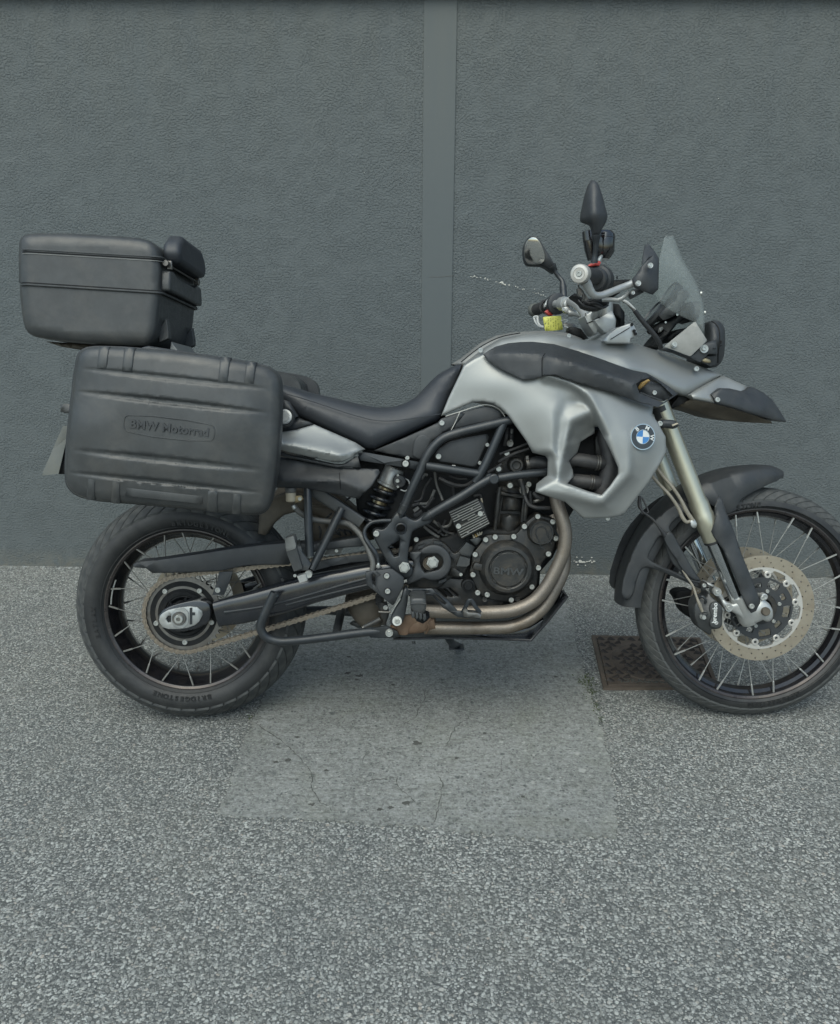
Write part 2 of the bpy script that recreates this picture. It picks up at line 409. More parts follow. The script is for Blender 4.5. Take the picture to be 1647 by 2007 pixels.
def lathe_me(prof, seg=32, axis=None, closed=False, a0=0, a1=360, org=Vector((0, 0, 0))):
    ax = Vector(axis).normalized() if axis is not None else Vector((0, 1, 0))
    u = Vector((1, 0, 0)) if abs(ax.x) < .9 else Vector((0, 0, 1))
    u = (u - ax * u.dot(ax)).normalized(); v = u.cross(ax)
    full = abs(a1 - a0) >= 359.9
    ns = seg if full else seg + 1
    V, Fc = [], []
    for i in range(ns):
        t = R(a0 + (a1 - a0) * i / seg)
        for r, y in prof: V.append(org + u * (r * math.cos(t)) + v * (r * math.sin(t)) + ax * y)
    npf = len(prof)
    for i in range(seg):
        i2 = (i + 1) % ns if full else i + 1
        for j in range(npf if closed else npf - 1):
            j2 = (j + 1) % npf
            Fc.append((i * npf + j, i * npf + j2, i2 * npf + j2, i2 * npf + j))
    if not closed:
        for j in (0, npf - 1):
            if prof[j][0] > 1e-6 and full: Fc.append(tuple(i * npf + j for i in range(ns)))
    if not full and closed:
        Fc.append(tuple(range(npf))); Fc.append(tuple((ns - 1) * npf + j for j in range(npf)))
    return V, Fc
def lathe(name, m, org, prof, seg=32, axis=None, parent='__', sharp=30, **k):
    V, Fc = lathe_me(prof, seg, axis, org=Vector(org), **k)
    o = obj(name, V, Fc, m, parent, sharp=sharp)
    bm = bmesh.new(); bm.from_mesh(o.data); bmesh.ops.remove_doubles(bm, verts=bm.verts, dist=1e-6); bmesh.ops.recalc_face_normals(bm, faces=bm.faces); bm.to_mesh(o.data); bm.free()
    return o
def box(name, m, c, size, rot=None, parent='__', bv=.002, taper=None):
    c = Vector(c); sx, sy, sz = [s / 2 for s in size]; V = []
    for z in (-1, 1):
        for (x, y) in ((-1, -1), (1, -1), (1, 1), (-1, 1)):
            t = 1 if (taper is None or z < 0) else taper
            p = Vector((x * sx * t, y * sy * t, z * sz))
            if rot is not None: p = rot @ p
            V.append(c + p)
    Fc = [(0, 3, 2, 1), (4, 5, 6, 7), (0, 1, 5, 4), (1, 2, 6, 5), (2, 3, 7, 6), (3, 0, 4, 7)]
    o = obj(name, V, Fc, m, parent, sharp=30)
    if bv: bevel(o, bv, 2)
    return o
# --- traced panels with real depth
def seglen(a, b_): return math.hypot(a[0] - b_[0], a[1] - b_[1])
def densify(poly, step):
    out = []
    n = len(poly)
    for i in range(n):
        a, b_ = poly[i], poly[(i + 1) % n]; k = max(1, int(seglen(a, b_) / step))
        for j in range(k): out.append((a[0] + (b_[0] - a[0]) * j / k, a[1] + (b_[1] - a[1]) * j / k))
    return out
def chaikin(poly, it=2, f=.22):
    for _ in range(it):
        out = []
        n = len(poly)
        for i in range(n):
            a, b_ = poly[i], poly[(i + 1) % n]
            out.append((a[0] + (b_[0] - a[0]) * f, a[1] + (b_[1] - a[1]) * f)); out.append((a[0] + (b_[0] - a[0]) * (1 - f), a[1] + (b_[1] - a[1]) * (1 - f)))
        poly = out
    return poly
def smooth_open(poly, k=4):
    return [(p.x, p.y) for p in catmull([Vector((a, b_, 0)) for a, b_ in poly], k)]
def smooth2(poly, k=4):
    return [(p.x, p.y) for p in catmull([Vector((a, b_, 0)) for a, b_ in poly], k, True)]
def inside(P, poly):
    x, y = P[:, 0], P[:, 1]; r = np.zeros(len(P), bool); n = len(poly); j = n - 1
    for i in range(n):
        xi, yi = poly[i]; xj, yj = poly[j]
        if yi != yj:
            c_ = ((yi > y) != (yj > y)) & (x < (xj - xi) * (y - yi) / (yj - yi) + xi)
            r ^= c_
        j = i
    return r
def pdist(P, loops):
    D = np.full(len(P), 1e9)
    for poly in loops:
        A = np.array(poly); B = np.roll(A, -1, 0); d = B - A; l2 = (d ** 2).sum(1) + 1e-12
        for i in range(len(A)):
            t = np.clip(((P - A[i]) @ d[i]) / l2[i], 0, 1)
            q = A[i] + t[:, None] * d[i]
            D = np.minimum(D, np.hypot(*(P - q).T))
    return D
def tps(ctrl):
    C = np.array(ctrl, float); X = C[:, :2] / 100; n = len(X)
    def U(r): return np.where(r < 1e-9, 0, r ** 2 * np.log(r + 1e-12))
    K = U(np.hypot(*(X[:, None] - X[None]).transpose(2, 0, 1))) + np.eye(n) * 1e-4
    Pm = np.hstack([np.ones((n, 1)), X]); A = np.zeros((n + 3, n + 3)); A[:n, :n] = K; A[:n, n:] = Pm; A[n:, :n] = Pm.T
    w_ = np.linalg.lstsq(A, np.concatenate([C[:, 2], np.zeros(3)]), rcond=None)[0]
    def f(P):
        Y = P / 100; r = np.hypot(*(Y[:, None] - X[None]).transpose(2, 0, 1))
        return U(r) @ w_[:n] + w_[n] + Y @ w_[n + 1:]
    return f
def pwl(ctrl_pts, T=None):
    """piecewise linear facets: Delaunay over control points"""
    C = np.array(ctrl_pts, float)
    if T is None:
        r = delaunay_2d_cdt([Vector((a, b_)) for a, b_, _ in ctrl_pts], [], [], 0, 1e-6)
        vid = [o[0] if o else 0 for o in r[3]]; T = [[vid[i] for i in t] for t in r[2]]
    def f(P):
        out = np.zeros(len(P)); best = np.full(len(P), -1e9)
        for t in T:
            a, b_, c_ = C[t[0]], C[t[1]], C[t[2]]
            det = (b_[1] - c_[1]) * (a[0] - c_[0]) + (c_[0] - b_[0]) * (a[1] - c_[1])
            if abs(det) < 1e-9: continue
            l1 = ((b_[1] - c_[1]) * (P[:, 0] - c_[0]) + (c_[0] - b_[0]) * (P[:, 1] - c_[1])) / det
            l2 = ((c_[1] - a[1]) * (P[:, 0] - c_[0]) + (a[0] - c_[0]) * (P[:, 1] - c_[1])) / det
            l3 = 1 - l1 - l2; mn = np.minimum(np.minimum(l1, l2), l3)
            u = mn > best; m1, m2, m3 = np.clip(l1, 0, 1), np.clip(l2, 0, 1), np.clip(l3, 0, 1); sm = m1 + m2 + m3
            out[u] = ((m1 * a[2] + m2 * b_[2] + m3 * c_[2]) / sm)[u]; best[u] = mn[u]
        return out
    return f
def soft(ctrl_pts, crease=(), sigma=6.0, broad=True):
    """facets between traced creases, then eased over sigma pixels"""
    P = list(ctrl_pts); ed = []
    for ln in crease:
        b0 = len(P); P += list(ln); ed += [(b0 + i, b0 + i + 1) for i in range(len(ln) - 1)]
    C = np.array(P, float)
    r = delaunay_2d_cdt([Vector((a, b_)) for a, b_, _ in P], ed, [], 0, 1e-6)
    V2 = [(v.x, v.y) for v in r[0]]; dv = []
    for i, o in enumerate(r[3]):
        if o: dv.append(float(np.mean([C[q, 2] for q in o])))
        else:
            dd = np.hypot(C[:, 0] - V2[i][0], C[:, 1] - V2[i][1]); w_ = 1 / (dd + 1e-3) ** 3; dv.append(float((w_ * C[:, 2]).sum() / w_.sum()))
    full = [(V2[i][0], V2[i][1], dv[i]) for i in range(len(V2))]
    base = pwl(full, [tuple(t) for t in r[2]])
    x0, y0 = C[:, 0].min() - 30, C[:, 1].min() - 30; x1, y1 = C[:, 0].max() + 30, C[:, 1].max() + 30
    st = 2.5; nx = int((x1 - x0) / st) + 2; ny = int((y1 - y0) / st) + 2
    gx, gy = np.meshgrid(x0 + st * np.arange(nx), y0 + st * np.arange(ny))
    Z = base(np.stack([gx.ravel(), gy.ravel()], 1)).reshape(ny, nx)
    Z0 = Z
    if crease and broad:
        sg = max(14.0, sigma * 3) / st; k = int(sg * 3) + 1; kr = np.exp(-.5 * (np.arange(-k, k + 1) / sg) ** 2); kr /= kr.sum()
        Zp = np.pad(Z, ((0, 0), (k, k)), mode='edge'); ZB = sum(kr[i] * Zp[:, i:i + nx] for i in range(2 * k + 1))
        Zp = np.pad(ZB, ((k, k), (0, 0)), mode='edge'); ZB = sum(kr[i] * Zp[i:i + ny] for i in range(2 * k + 1))
        GP = np.stack([gx.ravel(), gy.ravel()], 1); dc_ = np.full(len(GP), 1e9)
        for ln in crease:
            for p_, q_ in zip(ln[:-1], ln[1:]):
                A = np.array(p_[:2]); d_ = np.array(q_[:2]) - A; t_ = np.clip(((GP - A) @ d_) / (d_ @ d_ + 1e-9), 0, 1); dc_ = np.minimum(dc_, np.hypot(*(GP - A - t_[:, None] * d_).T))
        wt = np.clip((dc_.reshape(ny, nx) - 4) / 26, 0, 1); wt = wt * wt * (3 - 2 * wt); Z = Z0 * (1 - wt) + ZB * wt
    sg = sigma / st; k = int(sg * 3) + 1; kr = np.exp(-.5 * (np.arange(-k, k + 1) / sg) ** 2); kr /= kr.sum()
    Zp = np.pad(Z, ((0, 0), (k, k)), mode='edge'); Z = sum(kr[i] * Zp[:, i:i + nx] for i in range(2 * k + 1))
    Zp = np.pad(Z, ((k, k), (0, 0)), mode='edge'); Z = sum(kr[i] * Zp[i:i + ny] for i in range(2 * k + 1))
    def f(Pq):
        u = np.clip((Pq[:, 0] - x0) / st, 0, nx - 1.001); v = np.clip((Pq[:, 1] - y0) / st, 0, ny - 1.001)
        iu, iv = u.astype(int), v.astype(int); fu, fv = u - iu, v - iv
        return Z[iv, iu] * (1 - fu) * (1 - fv) + Z[iv, iu + 1] * fu * (1 - fv) + Z[iv + 1, iu] * (1 - fu) * fv + Z[iv + 1, iu + 1] * fu * fv
    return f
LAST = None
def surf(x, y):
    """depth of the panel made last, at a survey pixel"""
    return float(LAST(np.array([[x, y]]))[0])
def relief(name, m, pts, depth, thick=.004, holes=(), e=.003, step=None, mirror=False, parent='__', extra=None, dens=12, back=None, sharp=50, mode='soft', lines=(), round_to=None, crease=(), sigma=5.0, broad=True):
    global LAST
    pts = list(pts)
    cx = sum(p[0] for p in pts) / len(pts); cy = sum(p[1] for p in pts) / len(pts)
    if isinstance(depth, (int, float)):
        d0 = depth; dfun = lambda P: np.full(len(P), d0)
    else:
        d0 = depth[0][2]; dfun = tps(depth) if mode == 'tps' else soft(depth, crease, sigma if mode == 'soft' else 1.6, broad)
    s = mpp(cx, cy, d0); ep = e / s
    loops = [densify(pts, dens)] + [densify(list(h), dens) for h in holes]
    allp = [p for l in loops for p in l]; edges = []; base = 0
    for l in loops:
        edges += [(base + i, base + (i + 1) % len(l)) for i in range(len(l))]; base += len(l)
    nb = base; extra_pts = []
    if ep > .3:
        for fr in ((.12, .4, 1.0) if ep > 3 else (.3, 1.0)):
            ring = []
            for l in loops:
                n_ = len(l); A = np.array(l)
                area = 0.5 * np.sum(A[:, 0] * np.roll(A[:, 1], -1) - np.roll(A[:, 0], -1) * A[:, 1])
                sg = 1 if area > 0 else -1
                if l is not loops[0]: sg = -sg
                T = np.roll(A, -1, 0) - np.roll(A, 1, 0); T /= (np.hypot(*T.T)[:, None] + 1e-9)
                Nn = np.stack([-T[:, 1], T[:, 0]], 1) * sg
                ring.append(A + Nn * ep * fr)
            Rg = np.vstack(ring); dd = pdist(Rg, loops)
            ok = dd > ep * fr * .93
            Rg = Rg[ok]
            ins = inside(Rg, loops[0])
            for h in loops[1:]: ins &= ~inside(Rg, h)
            extra_pts.append(Rg[ins])
    if step:
        A = np.array(loops[0]); x0, y0 = A.min(0); x1, y1 = A.max(0)
        gx, gy = np.meshgrid(np.arange(x0, x1, step), np.arange(y0, y1, step))
        gx = gx + (np.arange(gx.shape[0]) % 2)[:, None] * step * .5
        Gp = np.stack([gx.ravel(), gy.ravel()], 1)
        ins = inside(Gp, loops[0])
        for h in loops[1:]: ins &= ~inside(Gp, h)
        Gp = Gp[ins]
        if len(Gp): Gp = Gp[pdist(Gp, loops) > max(ep * 1.15, step * .35)]
        extra_pts.append(Gp)
    for ln in lines:
        LP = []
        for a, b_ in zip(ln[:-1], ln[1:]):
            k = max(1, int(seglen(a, b_) / 6)); LP += [(a[0] + (b_[0] - a[0]) * j / k, a[1] + (b_[1] - a[1]) * j / k) for j in range(k + 1)]
        LP = np.array(LP); ok = inside(LP, loops[0])
        for h in loops[1:]: ok &= ~inside(LP, h)
        ok &= pdist(LP, loops) > 1.0
        extra_pts.append(LP[ok])
    P = np.vstack([np.array(allp)] + [q for q in extra_pts if len(q)])
    res = delaunay_2d_cdt([Vector(p) for p in P], edges, [], 0, 1e-5)
    V2 = np.array([(v.x, v.y) for v in res[0]]); tris = [tuple(t) for t in res[2]]
    cen = np.array([V2[list(t)].mean(0) for t in tris])
    ok = inside(cen, loops[0])
    for h in loops[1:]: ok &= ~inside(cen, h)
    tris = [t for t, o_ in zip(tris, ok) if o_]
    dist = pdist(V2, loops)
    base_d = dfun(V2)
    LAST = (lambda P_, g_=dfun, x_=extra: g_(P_) + (x_(P_) if x_ is not None else 0))
    dd = base_d.copy()
    if round_to is not None: dist = pdist(V2, [round_to])
    if ep > .3:
        u = np.clip(1 - dist / ep, 0, 1); dd += e * (1 - np.sqrt(np.clip(1 - u ** 2, 0, 1)))
    if extra is not None: dd = dd + extra(V2)
    front = [L(V2[i][0], V2[i][1], dd[i]) for i in range(len(V2))]
    if mirror: backv = [Vector((p.x, -p.y, p.z)) for p in front]
    elif back is not None: backv = [Vector((p.x, back, p.z)) for p in front]
    else: backv = [Vector((p.x, base_d[i] + thick, p.z)) for i, p in enumerate(front)]
    nV = len(front); Fc = []
    cnt = {}
    for t in tris:
        a, b_, c_ = t
        Fc.append(t); Fc.append((c_ + nV, b_ + nV, a + nV))
        for e_ in ((a, b_), (b_, c_), (c_, a)): cnt[e_] = 1
    for (a, b_) in list(cnt):
        if (b_, a) not in cnt: Fc.append((b_, a, a + nV, b_ + nV))
    o = obj(name, front + backv, Fc, m, parent, sharp=sharp)
    bm = bmesh.new(); bm.from_mesh(o.data)
    lv = [v for v in bm.verts if not v.link_faces]; bmesh.ops.delete(bm, geom=lv, context='VERTS'); bm.to_mesh(o.data); bm.free()
    return o
def plate(name, m, pts, d, thick=.006, holes=(), e=.0015, parent='__', round_=0, **k):
    if round_: pts = chaikin(list(pts), round_)
    holes = [list(h) for h in holes]
    return relief(name, m, pts, d, thick, holes, e, parent=parent, dens=k.pop('dens', 40), **k)
def circ(cx, cy, r, n=16, ry=None, a=0):
    ry = ry or r
    return [(cx + r * math.cos(2 * math.pi * i / n + a), cy + ry * math.sin(2 * math.pi * i / n + a)) for i in range(n)]
# --- bolts (shared mesh, unit radius 1 cm)
def bolt_mesh():
    V, Fc = lathe_me([(.0, -.0012), (.0045, -.0012), (.0050, -.0045), (.0088, -.0045), (.0098, -.0036), (.01, .0), (.01, .004)], 20)
    me = mesh('bolt', V, Fc, sharp=30); me.materials.append(MT['bolt_steel']); return me
def hex_mesh():
    V, Fc = lathe_me([(.0, -.0062), (.0082, -.0062), (.0092, -.0052), (.0092, .0), (.0118, .0), (.0125, .0008), (.0125, .0025)], 6)
    me = mesh('hex_bolt', V, Fc, sharp=20, smooth=False); me.materials.append(MT['bolt_steel']); return me
BOLT, HEX = bolt_mesh(), hex_mesh()
def bolt(k, x, y, d, rz=15, parent='__', hx=False, name='bolt', m=None):
    px, py = Q(k, x, y)[0]; s = mpp(px, py, d); rad = rz * ZM[k][2] * s
    me = HEX if hx else BOLT
    o = link(name, me, None, parent); o.location = L(px, py, d) - OFF
    o.scale = (rad / .01,) * 3; o.rotation_euler = (0, random.uniform(0, 1), 0)
    return o
def washer(k, x, y, d, rz, m='aluminium', parent='__', name='washer', th=.003, hole=.4):
    px, py = Q(k, x, y)[0]; rad = rz * ZM[k][2] * mpp(px, py, d)
    return lathe(name, m, L(px, py, d), [(rad * hole, .0), (rad * hole, -.001), (rad * .93, -.0015), (rad, 0), (rad, th)], 24, parent=parent)
def text_me(s, size, ext=.001, bold=0.0):
    c = bpy.data.curves.new('t', 'FONT'); c.body = s; c.size = size; c.extrude = ext; c.offset = bold; c.align_x = 'CENTER'; c.align_y = 'CENTER'; c.resolution_u = 3
    o = bpy.data.objects.new('t', c); COL.objects.link(o); bpy.context.view_layer.update()
    me = bpy.data.meshes.new_from_object(o); bpy.data.objects.remove(o); return me
def text(name, s, m, org, size, ang=0, ext=.0008, parent='__', bold=0.0, tilt=0, spin=0, stretch=1.0):
    me = text_me(s, size, ext, bold); me.materials.clear()
    # lying in the x-z plane, readable from -y
    M_ = Matrix.Rotation(R(spin), 4, 'Z') @ Matrix.Rotation(R(tilt), 4, 'X') @ Matrix.Rotation(R(-ang), 4, 'Y') @ Matrix.Rotation(R(90), 4, 'X') @ Matrix.Diagonal((stretch, 1, 1, 1))
    me.transform(M_)
    return link(name, me, m, parent, Vector(org) - OFF)
def arc_text(name, s, m, cen, rad, y, a_mid, size, parent='__', adv=.78, ext=.0008, bold=0.0):
    V, Fc = [], []; n_ = len(s); da = size * adv / rad
    for i, ch in enumerate(s):
        if ch == ' ': continue
        me = text_me(ch, size, ext, bold); a = a_mid + da * ((n_ - 1) / 2 - i)
        M_ = Matrix.Translation(Vector(cen) + Vector((math.cos(a) * rad, y, math.sin(a) * rad))) @ Matrix.Rotation(-(a - math.pi / 2), 4, 'Y') @ Matrix.Rotation(R(90), 4, 'X')
        b0 = len(V); V += [M_ @ v.co for v in me.vertices]; Fc += [tuple(b0 + q for q in p.vertices) for p in me.polygons]
        bpy.data.meshes.remove(me)
    return obj(name, V, Fc, m, parent, recalc=False, smooth=False)

# =================================================================== SETTING
def setting():
    use(None, Vector((0, 0, 0)))
    g = obj('ground', [(-30, -30, 0), (30, -30, 0), (30, 6, 0), (-30, 6, 0)], [(0, 1, 2, 3)], 'asphalt', smooth=False)
    tag(g, kind='structure')
    # concrete slab set into the asphalt, broken edges
    P = [(612, 1118), (597, 1150), (578, 1200), (548, 1283), (515, 1370), (490, 1425), (470, 1478), (452, 1530), (447, 1556), (429, 1598), (470, 1604), (545, 1603), (640, 1610), (760, 1618), (860, 1624), (960, 1638), (1090, 1647), (1205, 1640), (1218, 1622), (1206, 1570), (1195, 1500), (1178, 1440), (1163, 1385), (1146, 1320), (1130, 1262), (1116, 1205), (1104, 1160), (1096, 1130)]
    rnd = random.Random(3); pts = []
    for p in densify(P, 9):
        q = G(*p); pts.append(Vector((q.x + rnd.gauss(0, .005), q.y + rnd.gauss(0, .006), .004)))
    pts[0].y = max(pts[0].y, 1.2)
    n_ = len(pts); V = pts + [Vector((p.x, p.y, -.01)) for p in pts]
    sl = obj('concrete_slab', V, [tuple(range(n_ - 1, -1, -1))] + [(i, (i + 1) % n_, n_ + (i + 1) % n_, n_ + i) for i in range(n_)], 'concrete', smooth=False)
    tag(sl, kind='structure')
    # cracks as narrow dirt filled ribbons
    CV, CF = [], []
    def crack(pp, w_=.0022):
        q = []
        for a, b_ in zip(pp[:-1], pp[1:]):
            k = max(2, int(seglen(a, b_) / 5))
            for j in range(k): q.append((a[0] + (b_[0] - a[0]) * j / k + rnd.uniform(-2.2, 2.2), a[1] + (b_[1] - a[1]) * j / k + rnd.uniform(-1.2, 1.2)))
        W3 = [G(*p) for p in q]; b0 = len(CV)
        for i, p in enumerate(W3):
            T = W3[min(i + 1, len(W3) - 1)] - W3[max(i - 1, 0)]; nn = Vector((-T.y, T.x, 0)).normalized() * (w_ * .5 * rnd.uniform(.25, 1.2) * min(1, .3 + min(i, len(W3) - 1 - i) / 4))
            CV.append(Vector((p.x, p.y, .0052)) + nn); CV.append(Vector((p.x, p.y, .0052)) - nn)
        for i in range(len(W3) - 1): CF.append((b0 + 2 * i, b0 + 2 * i + 1, b0 + 2 * i + 3, b0 + 2 * i + 2))
    ZK = lambda *p: [(400 + p[i] * .5464, 1200 + p[i + 1] * .5464) for i in range(0, len(p), 2)]
    crack(ZK(180, 402, 270, 460, 345, 530, 385, 575, 388, 640, 415, 690, 455, 705, 462, 735), .0030)
    crack(ZK(545, 620, 600, 610, 690, 600, 700, 640, 740, 670, 778, 712), .0024)
    crack(ZK(825, 765, 845, 700, 855, 620, 835, 585), .0026)
    crack(ZK(560, 570, 575, 520, 600, 480), .0011); crack(ZK(680, 400, 715, 410, 760, 380, 790, 320, 800, 270), .002)
    crack(ZK(860, 500, 900, 420, 960, 375, 985, 365), .002); crack(ZK(1040, 620, 1060, 590, 1075, 520), .0011); crack(ZK(960, 705, 985, 680, 975, 650), .0011)
    for (px, py, s_) in ((818, 1460, .017), (682, 1322, .013), (706, 1327, .016), (798, 1577, .013), (745, 1590, .009), (766, 1586, .009), (540, 1497, .010), (564, 1493, .011), (640, 1513, .008), (612, 1580, .010), (545, 1462, .008), (583, 1448, .009), (895, 1489, .008), (1112, 1610, .008), (684, 1290, .010), (950, 1440, .007), (1090, 1329, .009), (640, 1308, .006), (700, 1335, .010), (770, 1345, .008), (1025, 1565, .007)):
        g0 = G(px, py); b0 = len(CV); k = 16
        for i in range(k):
            a = 6.283 * i / k; r = s_ * rnd.uniform(.45, 1.0); CV.append(Vector((g0.x + math.cos(a) * r, g0.y + math.sin(a) * r * .8, .0050)))
        CF.append(tuple(b0 + i for i in range(k)))
    cr = obj('crack', CV, CF, 'crack_dirt', parent=sl, smooth=False); tag(cr, kind='stuff')

    # wall
    wl = bpy.data.objects.new('wall', None); COL.objects.link(wl); wl.location = WPOS; wl.rotation_euler = (0, 0, R(-1.3))
    tag(wl, 'long slate grey rough rendered wall with a smooth vertical band behind the motorcycle', 'wall')
    use(wl)
    sx0 = WL(828.5, 400, -.004).x; sx1 = WL(889.5, 400, -.004).x
    TOP = WL(823, -4).z
    def slab(name, x0, x1, z0, z1, y0, y1, m, bv=0):
        V = [(x0, y0, z0), (x1, y0, z0), (x1, y1, z0), (x0, y1, z0), (x0, y0, z1), (x1, y0, z1), (x1, y1, z1), (x0, y1, z1)]
        o = obj(name, V, [(0, 3, 2, 1), (4, 5, 6, 7), (0, 1, 5, 4), (1, 2, 6, 5), (2, 3, 7, 6), (3, 0, 4, 7)], m, smooth=False)
        if bv: bevel(o, bv, 2)
        return o
    slab('rendered_panel', -14, sx0, -.02, 3.4, 0, .25, 'rough_render')
    slab('rendered_panel', sx1, 14, -.02, 3.4, 0, .25, 'rough_render')
    slab('smooth_band', sx0 - .001, sx1 + .001, -.02, 3.4, -.005, .24, 'smooth_render', .003)
    slab('soffit', -14, 14, TOP + .006, TOP + .04, -.035, -.012, 'soffit_brown')
    # paint flaked off along a crack
    rnd = random.Random(5); V, Fc = [], []
    def chip(px, py, sz, off=-.004, asp=.6):
        sz *= .78; c = WL(px, py, off); k = rnd.randint(5, 8); b0 = len(V); a0 = rnd.uniform(0, 6)
        for i in range(k):
            a = a0 + 6.283 * i / k; r = sz * rnd.uniform(.4, 1.0); V.append(Vector((c.x + math.cos(a) * r, off - .0005, c.z + math.sin(a) * r * asp)))
        V.append(Vector((c.x, off - .0015, c.z)))
        for i in range(k): Fc.append((b0 + i, b0 + (i + 1) % k, b0 + k))
    line = [(920, 541), (944, 545), (968, 550), (985, 556), (1010, 562), (1035, 570), (1060, 577), (1078, 583)]
    for a, b_ in zip(line[:-1], line[1:]):
        for j in range(10):
            t = rnd.random()
            if rnd.random() < .88: chip(a[0] + (b_[0] - a[0]) * t, a[1] + (b_[1] - a[1]) * t + rnd.gauss(0, .9), rnd.uniform(.0012, .0042) * 1.1)
    for p in ((984, 553, .009), (987, 556, .007), (990, 558, .006), (952, 545, .006), (930, 541, .006), (1011, 561, .005), (1048, 567, .003), (1064, 571, .0035)): chip(*p)
    for x in range(1118, 1166, 3):
        if rnd.random() < .85: chip(x + rnd.uniform(-2, 2), 1101 + rnd.gauss(0, 1.3), rnd.uniform(.004, .012))
    for p in ((1137, 1100, .016), (1143, 1102, .014), (1131, 1092, .008), (1141, 1092, .006), (1160, 1093, .008), (1158, 1098, .007), (1133, 1107, .008), (1148, 1108, .007)): chip(*p)
    for _ in range(26): chip(rnd.uniform(20, 1640), rnd.uniform(20, 1080), rnd.uniform(.0012, .0026), asp=1)
    ch = obj('paint_chip', V, Fc, 'paint_chip', smooth=False); tag(ch, kind='stuff')
    # hairline crossing the smooth band
    P = [WL(x, y + rnd.uniform(-.5, .5), -.0062) for x, y in ((842, 543), (850, 542.6), (860, 542.2), (870, 541.5), (880, 541), (888, 540.6))]
    V = []; 
    for p in P: V += [Vector((p.x, -.0058, p.z + .0009)), Vector((p.x, -.0058, p.z - .0009))]
    obj('hairline_crack', V, [(2 * i, 2 * i + 1, 2 * i + 3, 2 * i + 2) for i in range(len(P) - 1)], 'smooth_render', smooth=False).data.materials[0] = MT['cable_cover']

    # inspection cover
    q = [G(1159.5, 1249), G(1372, 1254), G(1410, 1352), G(1183, 1353.5)]
    c = sum(q, Vector()) / 4
    root = bpy.data.objects.new('inspection_cover', None); COL.objects.link(root); root.location = c
    tag(root, 'rusty brown square cast iron inspection cover set in the asphalt beside the front tyre', 'manhole cover')
    use(root, c)
    def qp(u, v, h): return q[0] * (1 - u) * (1 - v) + q[1] * u * (1 - v) + q[2] * u * v + q[3] * (1 - u) * v + Vector((0, 0, h))
    def ring(u0, v0, u1, v1, h0, h1): return [qp(u0, v0, h), qp(u1, v0, h), qp(u1, v1, h), qp(u0, v1, h)] if False else None
    V = [qp(0, 0, .009), qp(1, 0, .009), qp(1, 1, .009), qp(0, 1, .009), qp(0, 0, -.01), qp(1, 0, -.01), qp(1, 1, -.01), qp(0, 1, -.01)]
    V += [qp(.035, .035, .009), qp(.965, .035, .009), qp(.965, .955, .009), qp(.035, .955, .009), qp(.04, .04, .003), qp(.96, .04, .003), qp(.96, .95, .003), qp(.04, .95, .003)]
    Fc = []
    for i in range(4):
        j = (i + 1) % 4; Fc += [(i, j, 4 + j, 4 + i), (i, 8 + i, 8 + j, j), (8 + i, 12 + i, 12 + j, 8 + j)]
    obj('frame', V, Fc, 'cast_iron', smooth=False)
    V = [qp(.046, .046, .0075), qp(.954, .046, .0075), qp(.954, .944, .0075), qp(.046, .944, .0075), qp(.046, .046, -.01), qp(.954, .046, -.01), qp(.954, .944, -.01), qp(.046, .944, -.01)]
    lid = bevel(obj('lid', V, [(0, 1, 2, 3), (0, 4, 5, 1), (1, 5, 6, 2), (2, 6, 7, 3), (3, 7, 4, 0)], 'cast_iron', smooth=False), .0015, 1)
    # round seat line
    V, Fc = [], []; n_ = 64
    for i in range(n_):
        a = 6.2832 * i / n_
        for r, h in ((.385, .0078), (.378, .0098), (.366, .0098), (.360, .0078)): V.append(qp(.5 + r * math.cos(a), .5 + r * math.sin(a), h))
    for i in range(n_):
        for j in range(3): Fc.append((i * 4 + j, ((i + 1) % n_) * 4 + j, ((i + 1) % n_) * 4 + j + 1, i * 4 + j + 1))
    obj('seat_ring', V, Fc, 'cast_iron', parent=lid)
    # cast-in wedge studs
    wd = [(-.016, -.006, 0), (.013, -.010, 0), (.017, .009, 0), (-.010, .004, 0), (.006, -.006, .009), (.010, .004, .009)]
    me = mesh('stud', wd, [(0, 1, 4), (1, 2, 5, 4), (2, 3, 5), (3, 0, 4, 5)], smooth=False); me.materials.append(MT['stud_shade_dirt'])
    for r in range(13):
        for k in range(10):
            u = .08 + k * .094 + (.047 if r % 2 else 0); v = .085 + r * .066
            if u > .93 or (v > .86 and .18 < u < .62): continue
            if abs(math.hypot(u - .5, v - .5) - .372) < .028: continue
            o = link('stud', me, None, lid); o.location = qp(u, v, .0074) - c; o.rotation_euler = (0, 0, (0.15 if r % 2 else math.pi - .5) + rnd.uniform(-.1, .1)); o.scale = (.85, .85, 1)
    tm = text_me('IDRAGGO', .032, .0012); tm.materials.clear(); tm.materials.append(MT['crack_dirt'])
    o = link('lettering', tm, None, lid); o.location = qp(.36, .885, .0088) - c; o.rotation_euler = (0, 0, -.01)

    # weeds in the joint of the slab and small litter
    use(None, Vector((0, 0, 0)))
    rnd = random.Random(8); V, Fc = [], []
